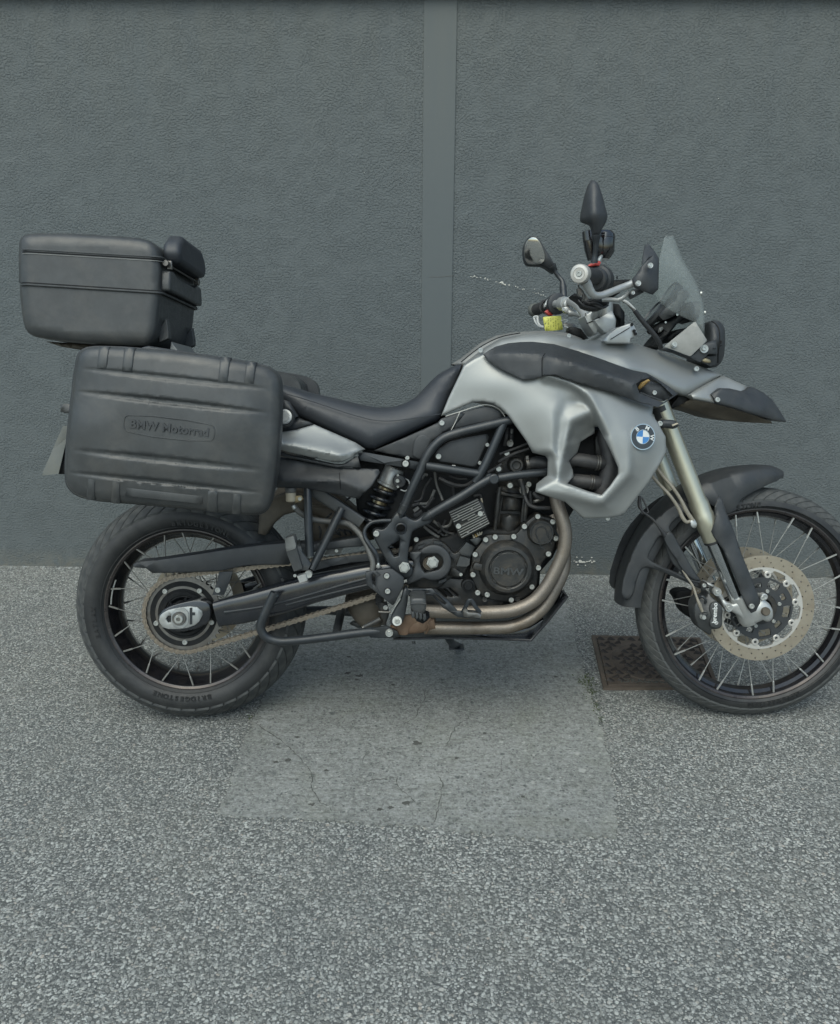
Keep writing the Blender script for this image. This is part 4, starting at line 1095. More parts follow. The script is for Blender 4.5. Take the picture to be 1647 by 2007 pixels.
def rear_end():
    use(M)
    # pillion carrier V
    v = tube('pillion_footrest_bracket', 'frame_paint', Q3('C', 345, 60, -.150, 350, 300, -.168, 358, 600, -.180, 372, 880, -.186), 8.2)
    use(v)
    tube('strut', 'frame_paint', Q3('C', 715, 365, -.150, 640, 510, -.160, 520, 760, -.175, 392, 1020, -.188), [7.6, 8.2, 8.2, 7.6])
    relief('bracket_arm', 'case_plastic', Q('C', 120, 830, 225, 775, 250, 700, 290, 830, 380, 965, 350, 1030, 200, 1040), -.205, .018, e=.004, dens=20)
    relief('folded_footrest', 'grey_paint', Q('C', 100, 690, 195, 660, 222, 770, 212, 800, 122, 830, 108, 790), -.225, .045, e=.003, dens=30)
    relief('folded_footrest_rubber', 'case_plastic', Q('C', 112, 820, 222, 775, 290, 1010, 200, 1045), -.224, .04, e=.005, dens=30)
    plate('footrest_end', 'aluminium', Q('C', 232, 1095, 320, 1070, 345, 1140, 260, 1165), -.222, .03, e=.003)
    washer('C', 355, 1075, -.205, 42, 'bolt_steel', hole=.3, th=.012); bolt('C', 210, 1088, -.21, 18)
    use(M)
    # subframe strut
    tube('subframe_strut', 'case_plastic', Q3('C', 380, 150, -.125, 640, 320, -.125, 930, 520, -.125), 12, rb=.010, exp=6, seg=16)
    tube('subframe_strut_far', 'inner_black', [(x, y, .1) for x, y, _ in Q3('C', 380, 150, 0, 640, 320, 0, 930, 520, 0)], 12, rb=.010, exp=6, seg=16)
    # rear inner mudguard / silencer seen through
    relief('inner_mudguard', 'dull_brown', Q('C', -160, 500, -60, 250, 60, 100, 330, 100, 640, 190, 960, 470, 1060, 700, 960, 720, 760, 700, 600, 720, 420, 740, 380, 720, 390, 470, 300, 440, 230, 400, 60, 350, -10, 460, -90, 640), .02, .10, e=.02, dens=14)
    relief('silencer', 'dull_brown', smooth2(Q('C', 300, 320, 480, 330, 700, 420, 720, 520, 620, 560, 540, 570, 520, 480, 380, 420), 3), .0, .1, e=.02)
    relief('rear_light_bracket', 'dull_brown', Q(1, 1395, 1590, 1460, 1500, 1530, 1470, 1640, 1490, 1647, 1560, 1530, 1590, 1470, 1640, 1430, 1700, 1390, 1690), -.09, .06, e=.01)
    for i, (x0, y0, x1, y1) in enumerate(((640, 600, 700, 660), (680, 590, 760, 650), (740, 600, 820, 640), (600, 640, 690, 650), (470, 560, 480, 680), (540, 480, 600, 420), (760, 280, 800, 250))):
        tube('cable', 'hose_rubber', Q3('C', x0, y0, -.06, (x0 + x1) / 2 + 12, (y0 + y1) / 2 - 10, -.07, x1, y1, -.06), 2.2, seg=8)
    # brake fluid pot
    p0 = L(*Q('C', 165, 215)[0], -.155); s = mpp(570, 975, -.155)
    up = BRT @ Vector((0, 0, 1)); up = Vector((0, 0, 1))
    pot = lathe('brake_fluid_reservoir', 'beige', p0, [(0, -.019), (.0105, -.019), (.013, -.016), (.0135, .004), (.0125, .005)], 24, axis=up); use(pot)
    lathe('cap', 'cable_cover', p0 + up * .006, [(.014, 0), (.0145, .002), (.0145, .010), (.013, .012), (0, .012)], 24, axis=up)
    plate('mount', 'anodised', Q('C', 205, 230, 280, 228, 300, 262, 270, 300, 230, 300, 205, 320), -.160, .006); bolt('C', 264, 262, -.163, 22)
    lathe('hose_clip', 'bolt_steel', L(*Q('C', 200, 352)[0], -.155), [(.005, -.005), (.0056, -.004), (.0056, .004), (.005, .005)], 16, axis=Vector((.6, 0, -1)))
    use(M)
    tube('brake_hose', 'cable_cover', Q3('C', 190, 325, -.150, 250, 400, -.145, 380, 475, -.13, 520, 500, -.12, 640, 510, -.125, 780, 530, -.135, 880, 610, -.15, 960, 720, -.165, 1020, 860, -.175, 1050, 960, -.178, 1040, 1030, -.178), 5.4)
    tube('shift_pipe', 'frame_paint', Q3('C', 1240, 495, -.165, 1120, 500, -.168, 1030, 520, -.17, 965, 590, -.173, 960, 660, -.175, 1010, 750, -.178, 1075, 840, -.18, 1100, 900, -.18, 1110, 1000, -.18), [3.8, 3.8, 3.8, 3.8, 3.8, 4.6, 4.6, 3.2, 2.4])
    # license plate, tail
    pl = plate('number_plate', 'plate_white', Q(1, 338, 1112, 368, 1110, 362, 1170, 315, 1368, 228, 1378, 232, 1355), .02, .004, e=.001)
    plate('plate_holder', 'inner_black', Q(1, 366, 1135, 420, 1140, 420, 1370, 352, 1372, 314, 1370, 330, 1310), .03, .12, e=.004)
    plate('rear_indicator', 'case_plastic', Q(1, 326, 998, 345, 992, 420, 992, 420, 1042, 350, 1042, 326, 1034), -.05, .06, e=.003)
    # tail panels
    t = relief('tail_panel', 'silver_paint', Q(3, 170, 690, 205, 688, 330, 668, 480, 625, 810, 770, 890, 825, 700, 930, 640, 930, 272, 850, 170, 815),
        [(*q[:2], q[2]) for q in Q3(3, 170, 690, -.150, 330, 668, -.150, 480, 625, -.140, 810, 770, -.150, 890, 825, -.160, 700, 930, -.188, 640, 930, -.188, 272, 850, -.190, 170, 815, -.190, 170, 750, -.200, 283, 795, -.206, 690, 878, -.204, 855, 822, -.178)], .006, e=.004, step=7, sigma=3, crease=[Q3(3, 170, 750, -.200, 283, 795, -.206, 690, 878, -.204, 888, 826, -.165)], dens=8,
        lines=[Q(3, 170, 750, 283, 795, 690, 878, 880, 826)])
    relief('tail_trim', 'dark_plastic', Q(3, 170, 830, 270, 868, 640, 945, 705, 948, 830, 880, 850, 974, 720, 970, 660, 975, 240, 888, 170, 860), -.180, .02, e=.003)
    relief('rear_cover', 'dark_plastic', Q(3, 140, 890, 185, 885, 250, 893, 670, 974, 720, 972, 850, 980, 995, 987, 1008, 1012, 950, 1115, 835, 1225, 700, 1200, 420, 1142, 150, 1135),
        Q3(3, 140, 890, -.155, 420, 975, -.165, 680, 973, -.165, 850, 980, -.168, 1010, 990, -.17, 980, 1040, -.185, 700, 1205, -.172, 840, 1228, -.172, 420, 1145, -.165, 150, 1140, -.16), .006, e=.004, step=7, sigma=3, crease=[Q3(3, 420, 975, -.166, 690, 1085, -.200, 875, 1160, -.198), Q3(3, 200, 1085, -.185, 690, 1086, -.2005)], dens=8,
        lines=[Q(3, 420, 975, 690, 1085, 875, 1160), Q(3, 220, 1080, 690, 1085)])
    tube('panel_gap', 'inner_black', Q3(3, 680, 985, -.1685, 686, 1085, -.2005, 692, 1190, -.174), .7, seg=6, smooth=False)
    # fuel filler on the tail
    c = L(*Q(3, 240, 565)[0], -.168)
    ax = Vector((-.10, -1, .25)).normalized()
    f = lathe('filler_surround', 'dark_plastic', c, [(0, .0), (.020, .0), (.024, .002), (.026, -.006), (.021, -.02), (.018, -.02)], 32, axis=ax * -1 * -1); use(f)
    lathe('filler_cap', 'aluminium', c, [(0, .006), (.012, .0062), (.0125, .0056), (.0135, .0056), (.0140, .0062), (.019, .0052), (.020, .002)], 40, axis=ax)
    use(M)
    relief('filler_panel', 'dark_plastic', Q(3, 200, 640, 330, 575, 430, 600, 480, 625, 330, 672, 200, 690), -.135, .05, e=.006)
    relief('seat_base', 'inner_black', Q(3, 225, 480, 350, 560, 640, 700, 900, 825, 970, 830, 1480, 600, 1480, 640, 1200, 780, 960, 860, 880, 850, 480, 650, 340, 640, 225, 620), -.120, .24, e=.006)
    # seat
    seat = relief('seat', 'vinyl', smooth_open(Q(3, 190, 300, 300, 330, 400, 362, 620, 412, 800, 458, 960, 488, 1080, 487, 1200, 458, 1300, 400, 1380, 318, 1470, 228, 1560, 175, 1672, 132, 1655, 210), 2) + Q(3, 1645, 232, 1510, 545, 1480, 592, 1200, 722, 1010, 805, 970, 825, 900, 822, 640, 700, 350, 562, 300, 505, 190, 420),
        Q3(3, 190, 320, -.120, 190, 420, -.135, 400, 400, -.125, 400, 520, -.14, 640, 450, -.128, 700, 640, -.15, 700, 720, -.15, 960, 500, -.130, 960, 650, -.155, 960, 800, -.155, 1200, 480, -.125, 1200, 620, -.155, 1200, 700, -.155, 1500, 560, -.155, 1450, 300, -.11, 1400, 450, -.13, 1640, 160, -.07, 1600, 330, -.10), mirror=True, e=.034, step=6, dens=7, sharp=60, sigma=18)
    use(seat)
    tube('seam', 'vinyl', Q3(3, 240, 375, -.128, 330, 400, -.1315, 500, 452, -.1365, 780, 545, -.1475, 960, 590, -.1535, 1090, 597, -.1555, 1300, 572, -.1535, 1500, 540, -.147), .8, seg=6)
    use(M)
    relief('grab_rail', 'dark_plastic', Q(3, 225, 425, 270, 440, 310, 500, 345, 560, 300, 580, 225, 500), -.150, .04, e=.01)

def side_panels():
    use(M)
    a = relief('side_cover', 'dark_plastic', Q(3, 960, 835, 1200, 735, 1475, 613, 1500, 580, 1647, 528) + Q(9, 620, 95, 500, 250, 440, 262, 330, 340, 240, 480, 215, 545, 200, 522, 0, 483) + Q(3, 1190, 880, 1060, 860),
        Q3(3, 960, 835, -.140, 1200, 735, -.150, 1475, 613, -.158, 1647, 528, -.162, 1060, 860, -.142, 1330, 905, -.150, 1250, 800, -.152, 1350, 750, -.158, 1450, 760, -.158, 1500, 680, -.160), .006, e=.003, step=9, dens=9)
    use(a)
    relief('raised_boss', 'dark_plastic', smooth2(Q(9, 135, 470, 150, 350, 200, 295, 250, 293, 310, 325, 300, 360, 230, 520, 140, 490), 3), -.158, .01, e=.004)
    bolt(9, 407, 184, -.163, 24); bolt(9, 90, 505, -.15, 18)
    plate('rail', 'frame_paint', Q(3, 830, 858, 880, 850, 1190, 905, 1330, 930, 1300, 990, 1230, 975, 850, 915), -.148, .02, e=.003)
    o = washer(3, 1216, 942, -.152, 36, 'inner_black', hole=.5, th=.004); bolt(3, 1216, 942, -.1545, 26); bolt(3, 1226, 897, -.150, 14)
    use(M)
    b_ = relief('intake_cover', 'dark_plastic', Q(9, 500, 246, 582, 86, 700, 52, 800, 30, 870, 38, 940, 72, 985, 128, 940, 150, 700, 196), -.158, .006, e=.003)
    use(b_)
    tube('trim_line', 'disc_edge', Q3(9, 440, 122, -.164, 505, 100, -.164, 572, 80, -.164, 700, 38, -.163, 800, 16, -.162, 870, 24, -.162, 940, 60, -.162, 988, 124, -.162), .85, seg=6)
    tube('trim_line', 'disc_edge', Q3(9, 572, 82, -.1635, 535, 168, -.1635, 488, 258, -.163), .85, seg=6, smooth=False)
    use(M)
    f = tube('frame', 'frame_paint', Q3(9, 30, 1015, -.166, 60, 950, -.168, 130, 790, -.171, 200, 640, -.172, 262, 500, -.172, 330, 400, -.172, 425, 320, -.172, 560, 272, -.172, 800, 213, -.172, 1060, 150, -.170, 1250, 95, -.165), 8.6)
    use(f)
    tube('frame_tube', 'frame_paint', Q3(9, 262, 577, -.172, 480, 612, -.172, 740, 652, -.172), 8.2)
    tube('frame_tube', 'frame_paint', Q3(9, 975, 185, -.170, 900, 360, -.172, 810, 560, -.172, 755, 660, -.172, 712, 730, -.170), [8.4, 8.4, 8.8, 8.4, 7.5])
    tube('frame_tube', 'frame_paint', Q3(9, 290, 1035, -.168, 420, 955, -.171, 600, 850, -.173, 730, 765, -.173, 850, 700, -.173, 890, 690, -.172), 8.8)
    tube('frame_tube', 'frame_paint', Q3(9, 930, 690, -.172, 1100, 665, -.172, 1390, 635, -.165), 8.0)
    lathe('tube_node', 'frame_paint', L(*Q(9, 883, 698)[0], -.172), [(0, -.016), (.010, -.016), (.0125, -.0145), (.013, .010)], 28)
    lathe('tube_node', 'frame_paint', L(*Q(9, 845, 690)[0], -.172), [(0, -.006), (.009, -.006), (.011, -.004), (.012, .010)], 24)
    def cone(x0, y0, x1, y1, d):
        a = L(*Q(9, x0, y0)[0], d); b2 = L(*Q(9, x1, y1)[0], d); ln = (b2 - a).length
        lathe('tube_end', 'frame_paint', a, [(.0128, -.004), (.0130, -.001), (.0118, .0), (.0110, ln * .3), (.0065, ln * .75), (.002, ln), (0, ln)], 20, axis=(b2 - a))
    cone(60, 950, 22, 1060, -.168); cone(300, 1030, 218, 1080, -.168)
    use(M)
    c = relief('air_box_cover', 'dark_plastic', chaikin(Q(9, 338, 480, 372, 425, 480, 352, 640, 315, 822, 283, 845, 318, 730, 575, 700, 592, 520, 560, 392, 543, 345, 515), 1, .12), -.150, .01, e=.004)
    use(c); bolt(9, 375, 492, -.156, 26); bolt(9, 757, 552, -.148, 18); bolt(9, 826, 385, -.148, 18)
    plate('slot', 'disc_edge', Q(9, 500, 570, 532, 573, 532, 581, 500, 579), -.1505, .002, e=0)
    use(M)
    # forged frame plate
    fp = relief('pivot_plate', 'frame_paint', chaikin(Q(4, 160, 300, 190, 282, 235, 290, 262, 262, 300, 205, 335, 165, 350, 205, 385, 200, 400, 215, 440, 232, 470, 215, 500, 185, 530, 190, 560, 240, 440, 290, 420, 310, 402, 400, 392, 500, 430, 545, 420, 590, 372, 612, 345, 580, 292, 545, 250, 485, 175, 345), 1, .2), -.165, .03,
        holes=[circ(*Q(4, 349, 283)[0], 9.2, 20), Q(4, 268, 405, 345, 352, 330, 460, 308, 466)], e=.005, dens=10)
    use(fp)
    lathe('boss_ring', 'frame_paint', L(*Q(4, 349, 283)[0], -.167), [(.0112, .03), (.0112, -.001), (.0125, -.004), (.0145, -.003), (.0155, .003), (.0150, .03)], 28, closed=True)
    bolt(4, 190, 316, -.171, 20); washer(4, 372, 535, -.168, 40, 'frame_paint', hole=.5, th=.006); bolt(4, 372, 535, -.174, 31, hx=True)
    use(M)
    hp = relief('heel_guard', 'dark_plastic', chaikin(Q(4, 121, 562, 155, 556, 290, 541, 370, 600, 368, 655, 300, 784, 210, 712, 122, 640), 1, .08), -.186, .008, holes=[Q(4, 163, 580, 186, 584, 186, 656, 166, 640)], e=.003, dens=14)
    use(hp); bolt(4, 258, 589, -.189, 18); bolt(4, 264, 688, -.189, 18)
    for a, b_ in (((258, 589), 22), ((264, 688), 22)): washer(4, *a, -.1875, b_, 'inner_black', hole=.6)
    tube('slot_frame', 'dark_plastic', Q3(4, 190, 560, -.187, 215, 580, -.187, 190, 592, -.187, 190, 660, -.187, 210, 700, -.187), 1.3, seg=6, smooth=False)
    use(M)
    lathe('clevis', 'bolt_steel', L(*Q('C', 1108, 1000)[0], -.182), [(0, 0), (.006, 0), (.0065, .001), (.0065, .006), (.004, .007), (.003, .012)], 14, axis=(0, 0, 1))
    # rider footrest and brake pedal
    hb = relief('footrest_bracket', 'frame_paint', chaikin(Q('C', 1375, 1230, 1420, 1215, 1430, 1330, 1400, 1500, 1370, 1600, 1300, 1640, 1240, 1610, 1235, 1560, 1290, 1440, 1360, 1330), 1), -.180, .03, e=.004)
    use(hb); washer('C', 1310, 1580, -.186, 52, 'roundel_white', hole=.55, th=.006); bolt('C', 1310, 1580, -.19, 26)
    washer('C', 1225, 1707, -.184, 42, 'bolt_steel', hole=.5, th=.006); bolt('C', 1225, 1707, -.188, 24)
    tube('return_spring', 'bolt_steel', Q3('C', 1245, 1500, -.184, 1290, 1420, -.184, 1345, 1335, -.184), 1.2, seg=6)
    use(M)
    fr = relief('footrest', 'case_plastic', chaikin(Q('E', 185, 1300, 230, 1283, 380, 1283, 415, 1300, 422, 1400, 405, 1470, 380, 1530, 230, 1520, 190, 1440, 180, 1380), 1), -.290, .10, e=.008)
    fr['label'] = 'ribbed black rubber rider footrest'
    use(fr)
    V, Fc = [], []
    for i in range(4):
        x0 = 190 + i * 55
        plate('grip_tooth', 'case_plastic', Q('E', x0, 1470 + i * 8, x0 + 28, 1495 + i * 10, x0 + 52, 1478 + i * 10, x0 + 60, 1560 + i * 12, x0 + 30, 1590 + i * 14, x0 + 10, 1560 + i * 10), -.298 + i * .004, .07, e=.003)
    relief('spring_mount', 'inner_black', Q('E', 230, 1560, 400, 1540, 470, 1570, 420, 1630, 370, 1665, 280, 1630), -.255, .06, e=.006)
    tube('edge', 'case_plastic', Q3('E', 188, 1372, -.2925, 300, 1366, -.2925, 415, 1372, -.2925), 1.2, seg=8)
    use(M)
    bp = relief('brake_pedal', 'frame_paint', Q('E', 130, 1155, 500, 1150, 530, 1175, 640, 1250, 760, 1350, 880, 1478, 950, 1480, 1225, 1535, 1210, 1600, 1010, 1585, 880, 1570, 660, 1430, 510, 1255, 380, 1240, 130, 1250), -.205, .008, e=.0025, dens=14,
        holes=[Q('E', 210, 1192, 450, 1186, 455, 1215, 215, 1225), Q('E', 530, 1230, 560, 1235, 700, 1360, 698, 1385, 670, 1375, 535, 1255)])
    use(bp)
    tube('pedal_loop', 'frame_paint', Q3('E', 950, 1500, -.215, 1010, 1390, -.22, 1050, 1325, -.222, 1085, 1330, -.222, 1140, 1420, -.222, 1210, 1500, -.22), 3.8, seg=8, exp=4)
    plate('pedal_step', 'steel_dark', Q('E', 960, 1470, 1000, 1440, 1040, 1500, 1180, 1510, 1225, 1535, 1215, 1580, 1030, 1575, 965, 1560), -.232, .03, e=.002)

# =================================================================== ENGINE
def engine():
    use(M)
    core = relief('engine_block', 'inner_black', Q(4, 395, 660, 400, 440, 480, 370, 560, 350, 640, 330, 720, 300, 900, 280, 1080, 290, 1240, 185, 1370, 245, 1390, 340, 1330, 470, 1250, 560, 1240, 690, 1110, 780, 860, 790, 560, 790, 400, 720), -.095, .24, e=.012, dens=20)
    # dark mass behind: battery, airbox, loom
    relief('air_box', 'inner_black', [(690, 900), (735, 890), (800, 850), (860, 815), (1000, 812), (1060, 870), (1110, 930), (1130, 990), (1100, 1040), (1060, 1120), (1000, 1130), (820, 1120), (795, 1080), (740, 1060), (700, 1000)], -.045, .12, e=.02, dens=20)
    use(core)
    # cylinder and head
    relief('cylinder', 'engine_paint', Q('D', 395, 290, 440, 235, 760, 245, 850, 380, 820, 600, 760, 740, 640, 870, 560, 940, 330, 900, 350, 700, 370, 480), -.070, .16, e=.01, dens=18)
    plate('head_flange', 'engine_paint', Q('D', 385, 330, 405, 300, 480, 310, 760, 365, 770, 405, 620, 390, 470, 365, 400, 350), -.092, .03, e=.003)
    tube('cylinder_rib', 'engine_paint', Q3('D', 430, 250, -.088, 410, 380, -.090, 395, 560, -.090, 375, 700, -.088, 355, 880, -.086), [4.5, 5, 5.5, 4.5, 4])
    tube('cylinder_rib', 'engine_paint', Q3('D', 400, 390, -.082, 385, 560, -.084, 370, 720, -.082), 3.2)
    tube('cylinder_rib', 'engine_paint', Q3('D', 800, 460, -.086, 790, 600, -.088, 780, 720, -.086), [4.5, 5, 4.5])
    tube('cylinder_rib', 'engine_paint', Q3('D', 770, 400, -.084, 755, 560, -.086, 740, 740, -.084), 3)
    relief('cylinder_barrel', 'engine_paint', Q('D', 480, 385, 740, 400, 730, 590, 450, 580), Q3('D', 480, 385, -.078, 600, 480, -.10, 740, 400, -.078, 730, 590, -.078, 450, 580, -.078, 600, 380, -.098, 600, 590, -.098), .03, e=.004, step=8)
    relief('cylinder_barrel', 'engine_paint', Q('D', 445, 625, 700, 635, 700, 760, 640, 860, 560, 900, 420, 880), Q3('D', 445, 625, -.078, 570, 700, -.100, 700, 635, -.078, 640, 860, -.085, 420, 880, -.078, 570, 640, -.098, 540, 860, -.098), .03, e=.004, step=8)
    relief('cylinder_head', 'engine_paint', Q(9, 880, 560, 960, 460, 1200, 420, 1330, 480, 1330, 640, 1290, 800, 1120, 830, 930, 800, 870, 720), -.06, .14, e=.02, dens=16)
    th = lathe('thermostat', 'engine_paint', L(*Q(9, 1090, 572)[0], -.12), [(0, -.004), (.010, -.006), (.012, -.012), (.017, -.012), (.0195, -.008), (.021, .03)], 32)
    for x, y in ((930, 607), (1005, 462), (1035, 760), (1207, 750)): bolt(9, x, y, -.125 if x < 1100 else -.11, 25)
    for x, y, r_ in ((930, 607, 38), (1035, 760, 36)): washer(9, x, y, -.118, r_, 'engine_paint', hole=.3, th=.03)
    for i, (x0, y0, x1, y1) in enumerate(((1020, 235, 990, 390), (1050, 240, 1045, 380))):
        tube('spark_plug_lead', 'hose_rubber', Q3(9, x0, y0, -.09, (x0 + x1) / 2, (y0 + y1) / 2, -.1, x1, y1, -.09), 4.2)
    tube('spark_plug_cap', 'grey_paint', Q3(9, 1052, 240, -.10, 1045, 350, -.10), [2.4, 3.2])
    washer(9, 1035, 372, -.10, 32, 'steel_dark', th=.01)
    tube('pipe', 'hose_rubber', Q3(9, 940, 470, -.125, 1050, 430, -.13, 1200, 372, -.13), 2.4, seg=8)
    tube('pipe', 'hose_rubber', Q3(9, 930, 540, -.125, 1050, 475, -.132, 1210, 420, -.132), 2.8, seg=8)
    tube('pipe', 'hose_rubber', Q3(9, 830, 640, -.125, 900, 600, -.125, 960, 560, -.125), 2.8, seg=8)
    use(M)
    # coolant hoses
    h = tube('coolant_hose', 'hose_rubber', Q3(9, 1200, 560, -.135, 1280, 548, -.140, 1360, 555, -.145, 1420, 570, -.14), [11, 12, 12.5, 12])
    use(h)
    a, b_ = L(*Q(9, 1180, 560)[0], -.135), L(*Q(9, 1215, 552)[0], -.135)
    lathe('hose_clamp', 'steel_dark', a, [(.0155, 0), (.0168, .001), (.0168, .008), (.0155, .009)], 28, axis=b_ - a)
    plate('clamp_screw', 'steel_dark', Q(9, 1180, 490, 1205, 485, 1208, 520, 1185, 522), -.152, .006)
    use(M)
    tube('coolant_hose', 'hose_rubber', Q3(9, 1165, 830, -.125, 1180, 880, -.132, 1210, 935, -.136, 1270, 962, -.138, 1340, 966, -.136, 1400, 966, -.13), 3.9)
    w_ = washer(9, 1165, 800, -.128, 46, 'steel_dark', name='hose_clamp', hole=.6, th=.012)
    tube('coolant_stub', 'engine_paint', Q3(9, 1130, 700, -.115, 1150, 760, -.122, 1168, 850, -.128), [8, 7, 6])
    relief('clip_cluster', 'steel_dark', Q('D', 905, 440, 960, 410, 1030, 405, 1035, 440, 960, 470, 900, 480), -.11, .02, e=.004)
    tube('oil_line', 'hose_rubber', Q3('D', 850, 300, -.11, 860, 400, -.112, 870, 520, -.11), 3.4)
    tube('hose', 'hose_rubber', Q3('D', 900, 330, -.10, 960, 390, -.105, 1040, 410, -.10), 5)
    # tidy clutter behind the frame
    use(core)
    rnd = random.Random(11)
    cl = [((340, 640), (360, 760), (400, 860), (415, 900)), ((380, 700), (480, 760), (580, 770), (660, 740)), ((470, 670), (560, 700), (640, 700)), ((220, 700), (250, 660), (275, 665)),
          ((150, 910), (210, 890), (250, 780), (310, 690)), ((200, 930), (280, 920), (340, 800)), ((130, 950), (200, 930), (250, 960), (330, 870)), ((510, 770), (515, 840), (520, 850)), ((545, 780), (550, 840)),
          ((330, 1090), (400, 1140), (470, 1130), (510, 1060)), ((370, 1100), (430, 1180), (520, 1210)), ((250, 1110), (330, 1160), (420, 1220), (470, 1260)), ((240, 1140), (300, 1190), (380, 1240)), ((440, 1080), (400, 1170), (370, 1200)), ((480, 1100), (450, 1180), (500, 1230), (560, 1190)),
          ((700, 860), (760, 850), (770, 900)), ((520, 1200), (470, 1230), (440, 1210)), ((600, 1240), (640, 1300), (700, 1290))]
    for P in cl:
        r_ = rnd.uniform(1.8, 3.6); d = rnd.uniform(-.075, -.10)
        tube('cable', rnd.choice(['hose_rubber', 'cable_cover', 'hose_rubber']), [(*Q(9, *p)[0], d + .008 * math.sin(i)) for i, p in enumerate(P)], r_, seg=8)
    tube('corrugated_cable', 'hose_rubber', Q3(9, 380, 690, -.105, 470, 735, -.11, 560, 760, -.11, 640, 755, -.11, 690, 720, -.105), 3.4, seg=8)
    plate('connector', 'cable_cover', Q(9, 140, 985, 185, 955, 200, 975, 155, 1010), -.12, .012)
    plate('connector', 'hose_rubber', Q(9, 150, 1020, 215, 985, 235, 1020, 170, 1060, 130, 1060), -.11, .02)
    tube('wire_white', 'beige', Q3(9, 770, 880, -.10, 778, 920, -.105, 765, 945, -.105, 775, 985, -.10), 1.8, seg=8)
    for i in range(4): tube('wire', 'beige' if i != 1 else 'amber', Q3(9, 692 + i * 20, 1215 - i * 9, -.115, 704 + i * 20, 1242 - i * 10, -.118, 718 + i * 20, 1218 - i * 10, -.115), 1.4, seg=6)
    use(M)
    # shock absorber
    a, b_ = L(*Q(3, 1130, 975)[0], -.045), L(*Q(3, 930, 1420)[0], -.045); ax = (b_ - a).normalized(); ln = (b_ - a).length
    sh = lathe('shock_absorber', 'aluminium', a, [(0, .0), (.026, .0), (.028, .004), (.028, .046), (.030, .048), (.030, .054), (.026, .056), (.0, .056)], 36, axis=ax); use(sh)
    lathe('damper_body', 'inner_black', a, [(0, .05), (.018, .05), (.018, ln), (0, ln)], 28, axis=ax)
    B = Vector((0, 1, 0)); B = (B - ax * B.dot(ax)).normalized(); Nn = ax.cross(B); turns = 5.2; P = []
    for i in range(int(turns * 20) + 1):
        t = i / 20; P.append(a + ax * (.060 + t * (ln - .055) / turns) + (B * math.cos(2 * math.pi * t) + Nn * math.sin(2 * math.pi * t)) * .030)
    sweep('spring', 'gloss_black', P, .0062, seg=12, smooth=False)
    for t in (.35, .55): lathe('spring_sleeve', 'anodised', a + ax * (ln * t), [(.019, 0), (.0215, .002), (.0215, .016), (.019, .018)], 28, axis=ax)
    kb = lathe('preload_knob', 'dark_plastic', L(*Q(3, 1165, 1082)[0], -.085), [(0, -.010), (.004, -.010), (.006, -.007), (.015, -.006), (.0175, -.004), (.018, .012)], 28); use(kb)
    bolt(3, 1150, 1080, -.096, 16); bolt(3, 1153, 1035, -.090, 10); bolt(3, 1153, 1128, -.090, 10)
    use(M); tube('preload_hose', 'white_plastic', Q3(3, 1205, 1060, -.08, 1240, 1080, -.082, 1245, 1125, -.083, 1215, 1162, -.082, 1175, 1152, -.08), 1.3, seg=8)
    use(core)
    # ---- casings
    fl = Q(4, 800, 590, 790, 555, 808, 500, 800, 440, 825, 430, 880, 360, 870, 345, 900, 325, 985, 320, 1050, 325, 1065, 315, 1100, 318, 1150, 250, 1205, 205, 1235, 185, 1270, 205, 1330, 215, 1355, 240, 1345, 290, 1368, 320, 1372, 350, 1345, 370, 1325, 440, 1322, 465, 1290, 470, 1250, 520, 1255, 540, 1232, 560, 1230, 640, 1215, 680, 1130, 740, 1060, 758, 960, 750, 900, 735, 860, 715, 820, 640)
    cc = relief('clutch_casing', 'engine_paint', chaikin(fl, 1, .2), -.118, .05, e=.004, dens=10)
    use(cc)
    c = L(*Q(4, 1042, 548)[0], -.150); s = mpp(*Q(4, 1042, 548)[0], -.150) * .30358
    cv = lathe('clutch_cover', 'engine_paint', c, [(0, .004), (118 * s, .004), (120 * s, .004), (122 * s, .0), (130 * s, -.002), (150 * s, -.001), (172 * s, .008), (182 * s, .020), (184 * s, .036)], 72)
    use(cv)
    lathe('cover_disc', 'engine_paint', c, [(0, -.0022), (108 * s, -.0022), (112 * s, -.0010), (113 * s, .006)], 64)
    for k in range(7):
        a0 = 360 / 7 * k + 8
        lathe('cover_segment', 'engine_paint', c, [(112 * s, .003), (112 * s, -.0026), (121 * s, -.0026), (121 * s, .003)], 8, closed=True, a0=a0, a1=a0 + 14)
    text('lettering', 'BMW', 'case_plastic', c + Vector((0, -.0036, .0)) + (L(*Q(4, 1040, 560)[0], -.150) - c) * 1.0, .026, ang=-4, ext=.0022, bold=.0007, stretch=1.3)
    plate('inspection_tab', 'engine_paint', chaikin(Q('D', 45, 1390, 85, 1305, 160, 1330, 235, 1340, 248, 1360, 245, 1430, 215, 1455, 160, 1425, 60, 1410), 1), -.143, .03, e=.002); 
    use(cc)
    c2 = L(*Q(4, 1258, 310)[0], -.136); s = mpp(*Q(4, 1258, 310)[0], -.136) * .30358
    lathe('alternator_cover', 'engine_paint', c2, [(0, 0), (66 * s, 0), (68 * s, -.0015), (76 * s, -.0015), (84 * s, .004), (88 * s, .016), (88 * s, .02)], 56)
    tube('cover_bead', 'frame_paint', Q3('D', 1060, 1120, -.138, 1010, 1090, -.138, 975, 1000, -.138, 935, 880, -.138, 960, 820, -.138, 1020, 805, -.138, 1070, 830, -.138, 1110, 930, -.138, 1155, 1050, -.137), .9, seg=6)
    tube('cover_bead', 'frame_paint', Q3('D', 875, 960, -.138, 865, 860, -.138, 930, 765, -.138, 1020, 740, -.138, 1110, 770, -.138, 1165, 860, -.138, 1165, 960, -.138, 1100, 1040, -.138), .8, seg=6)
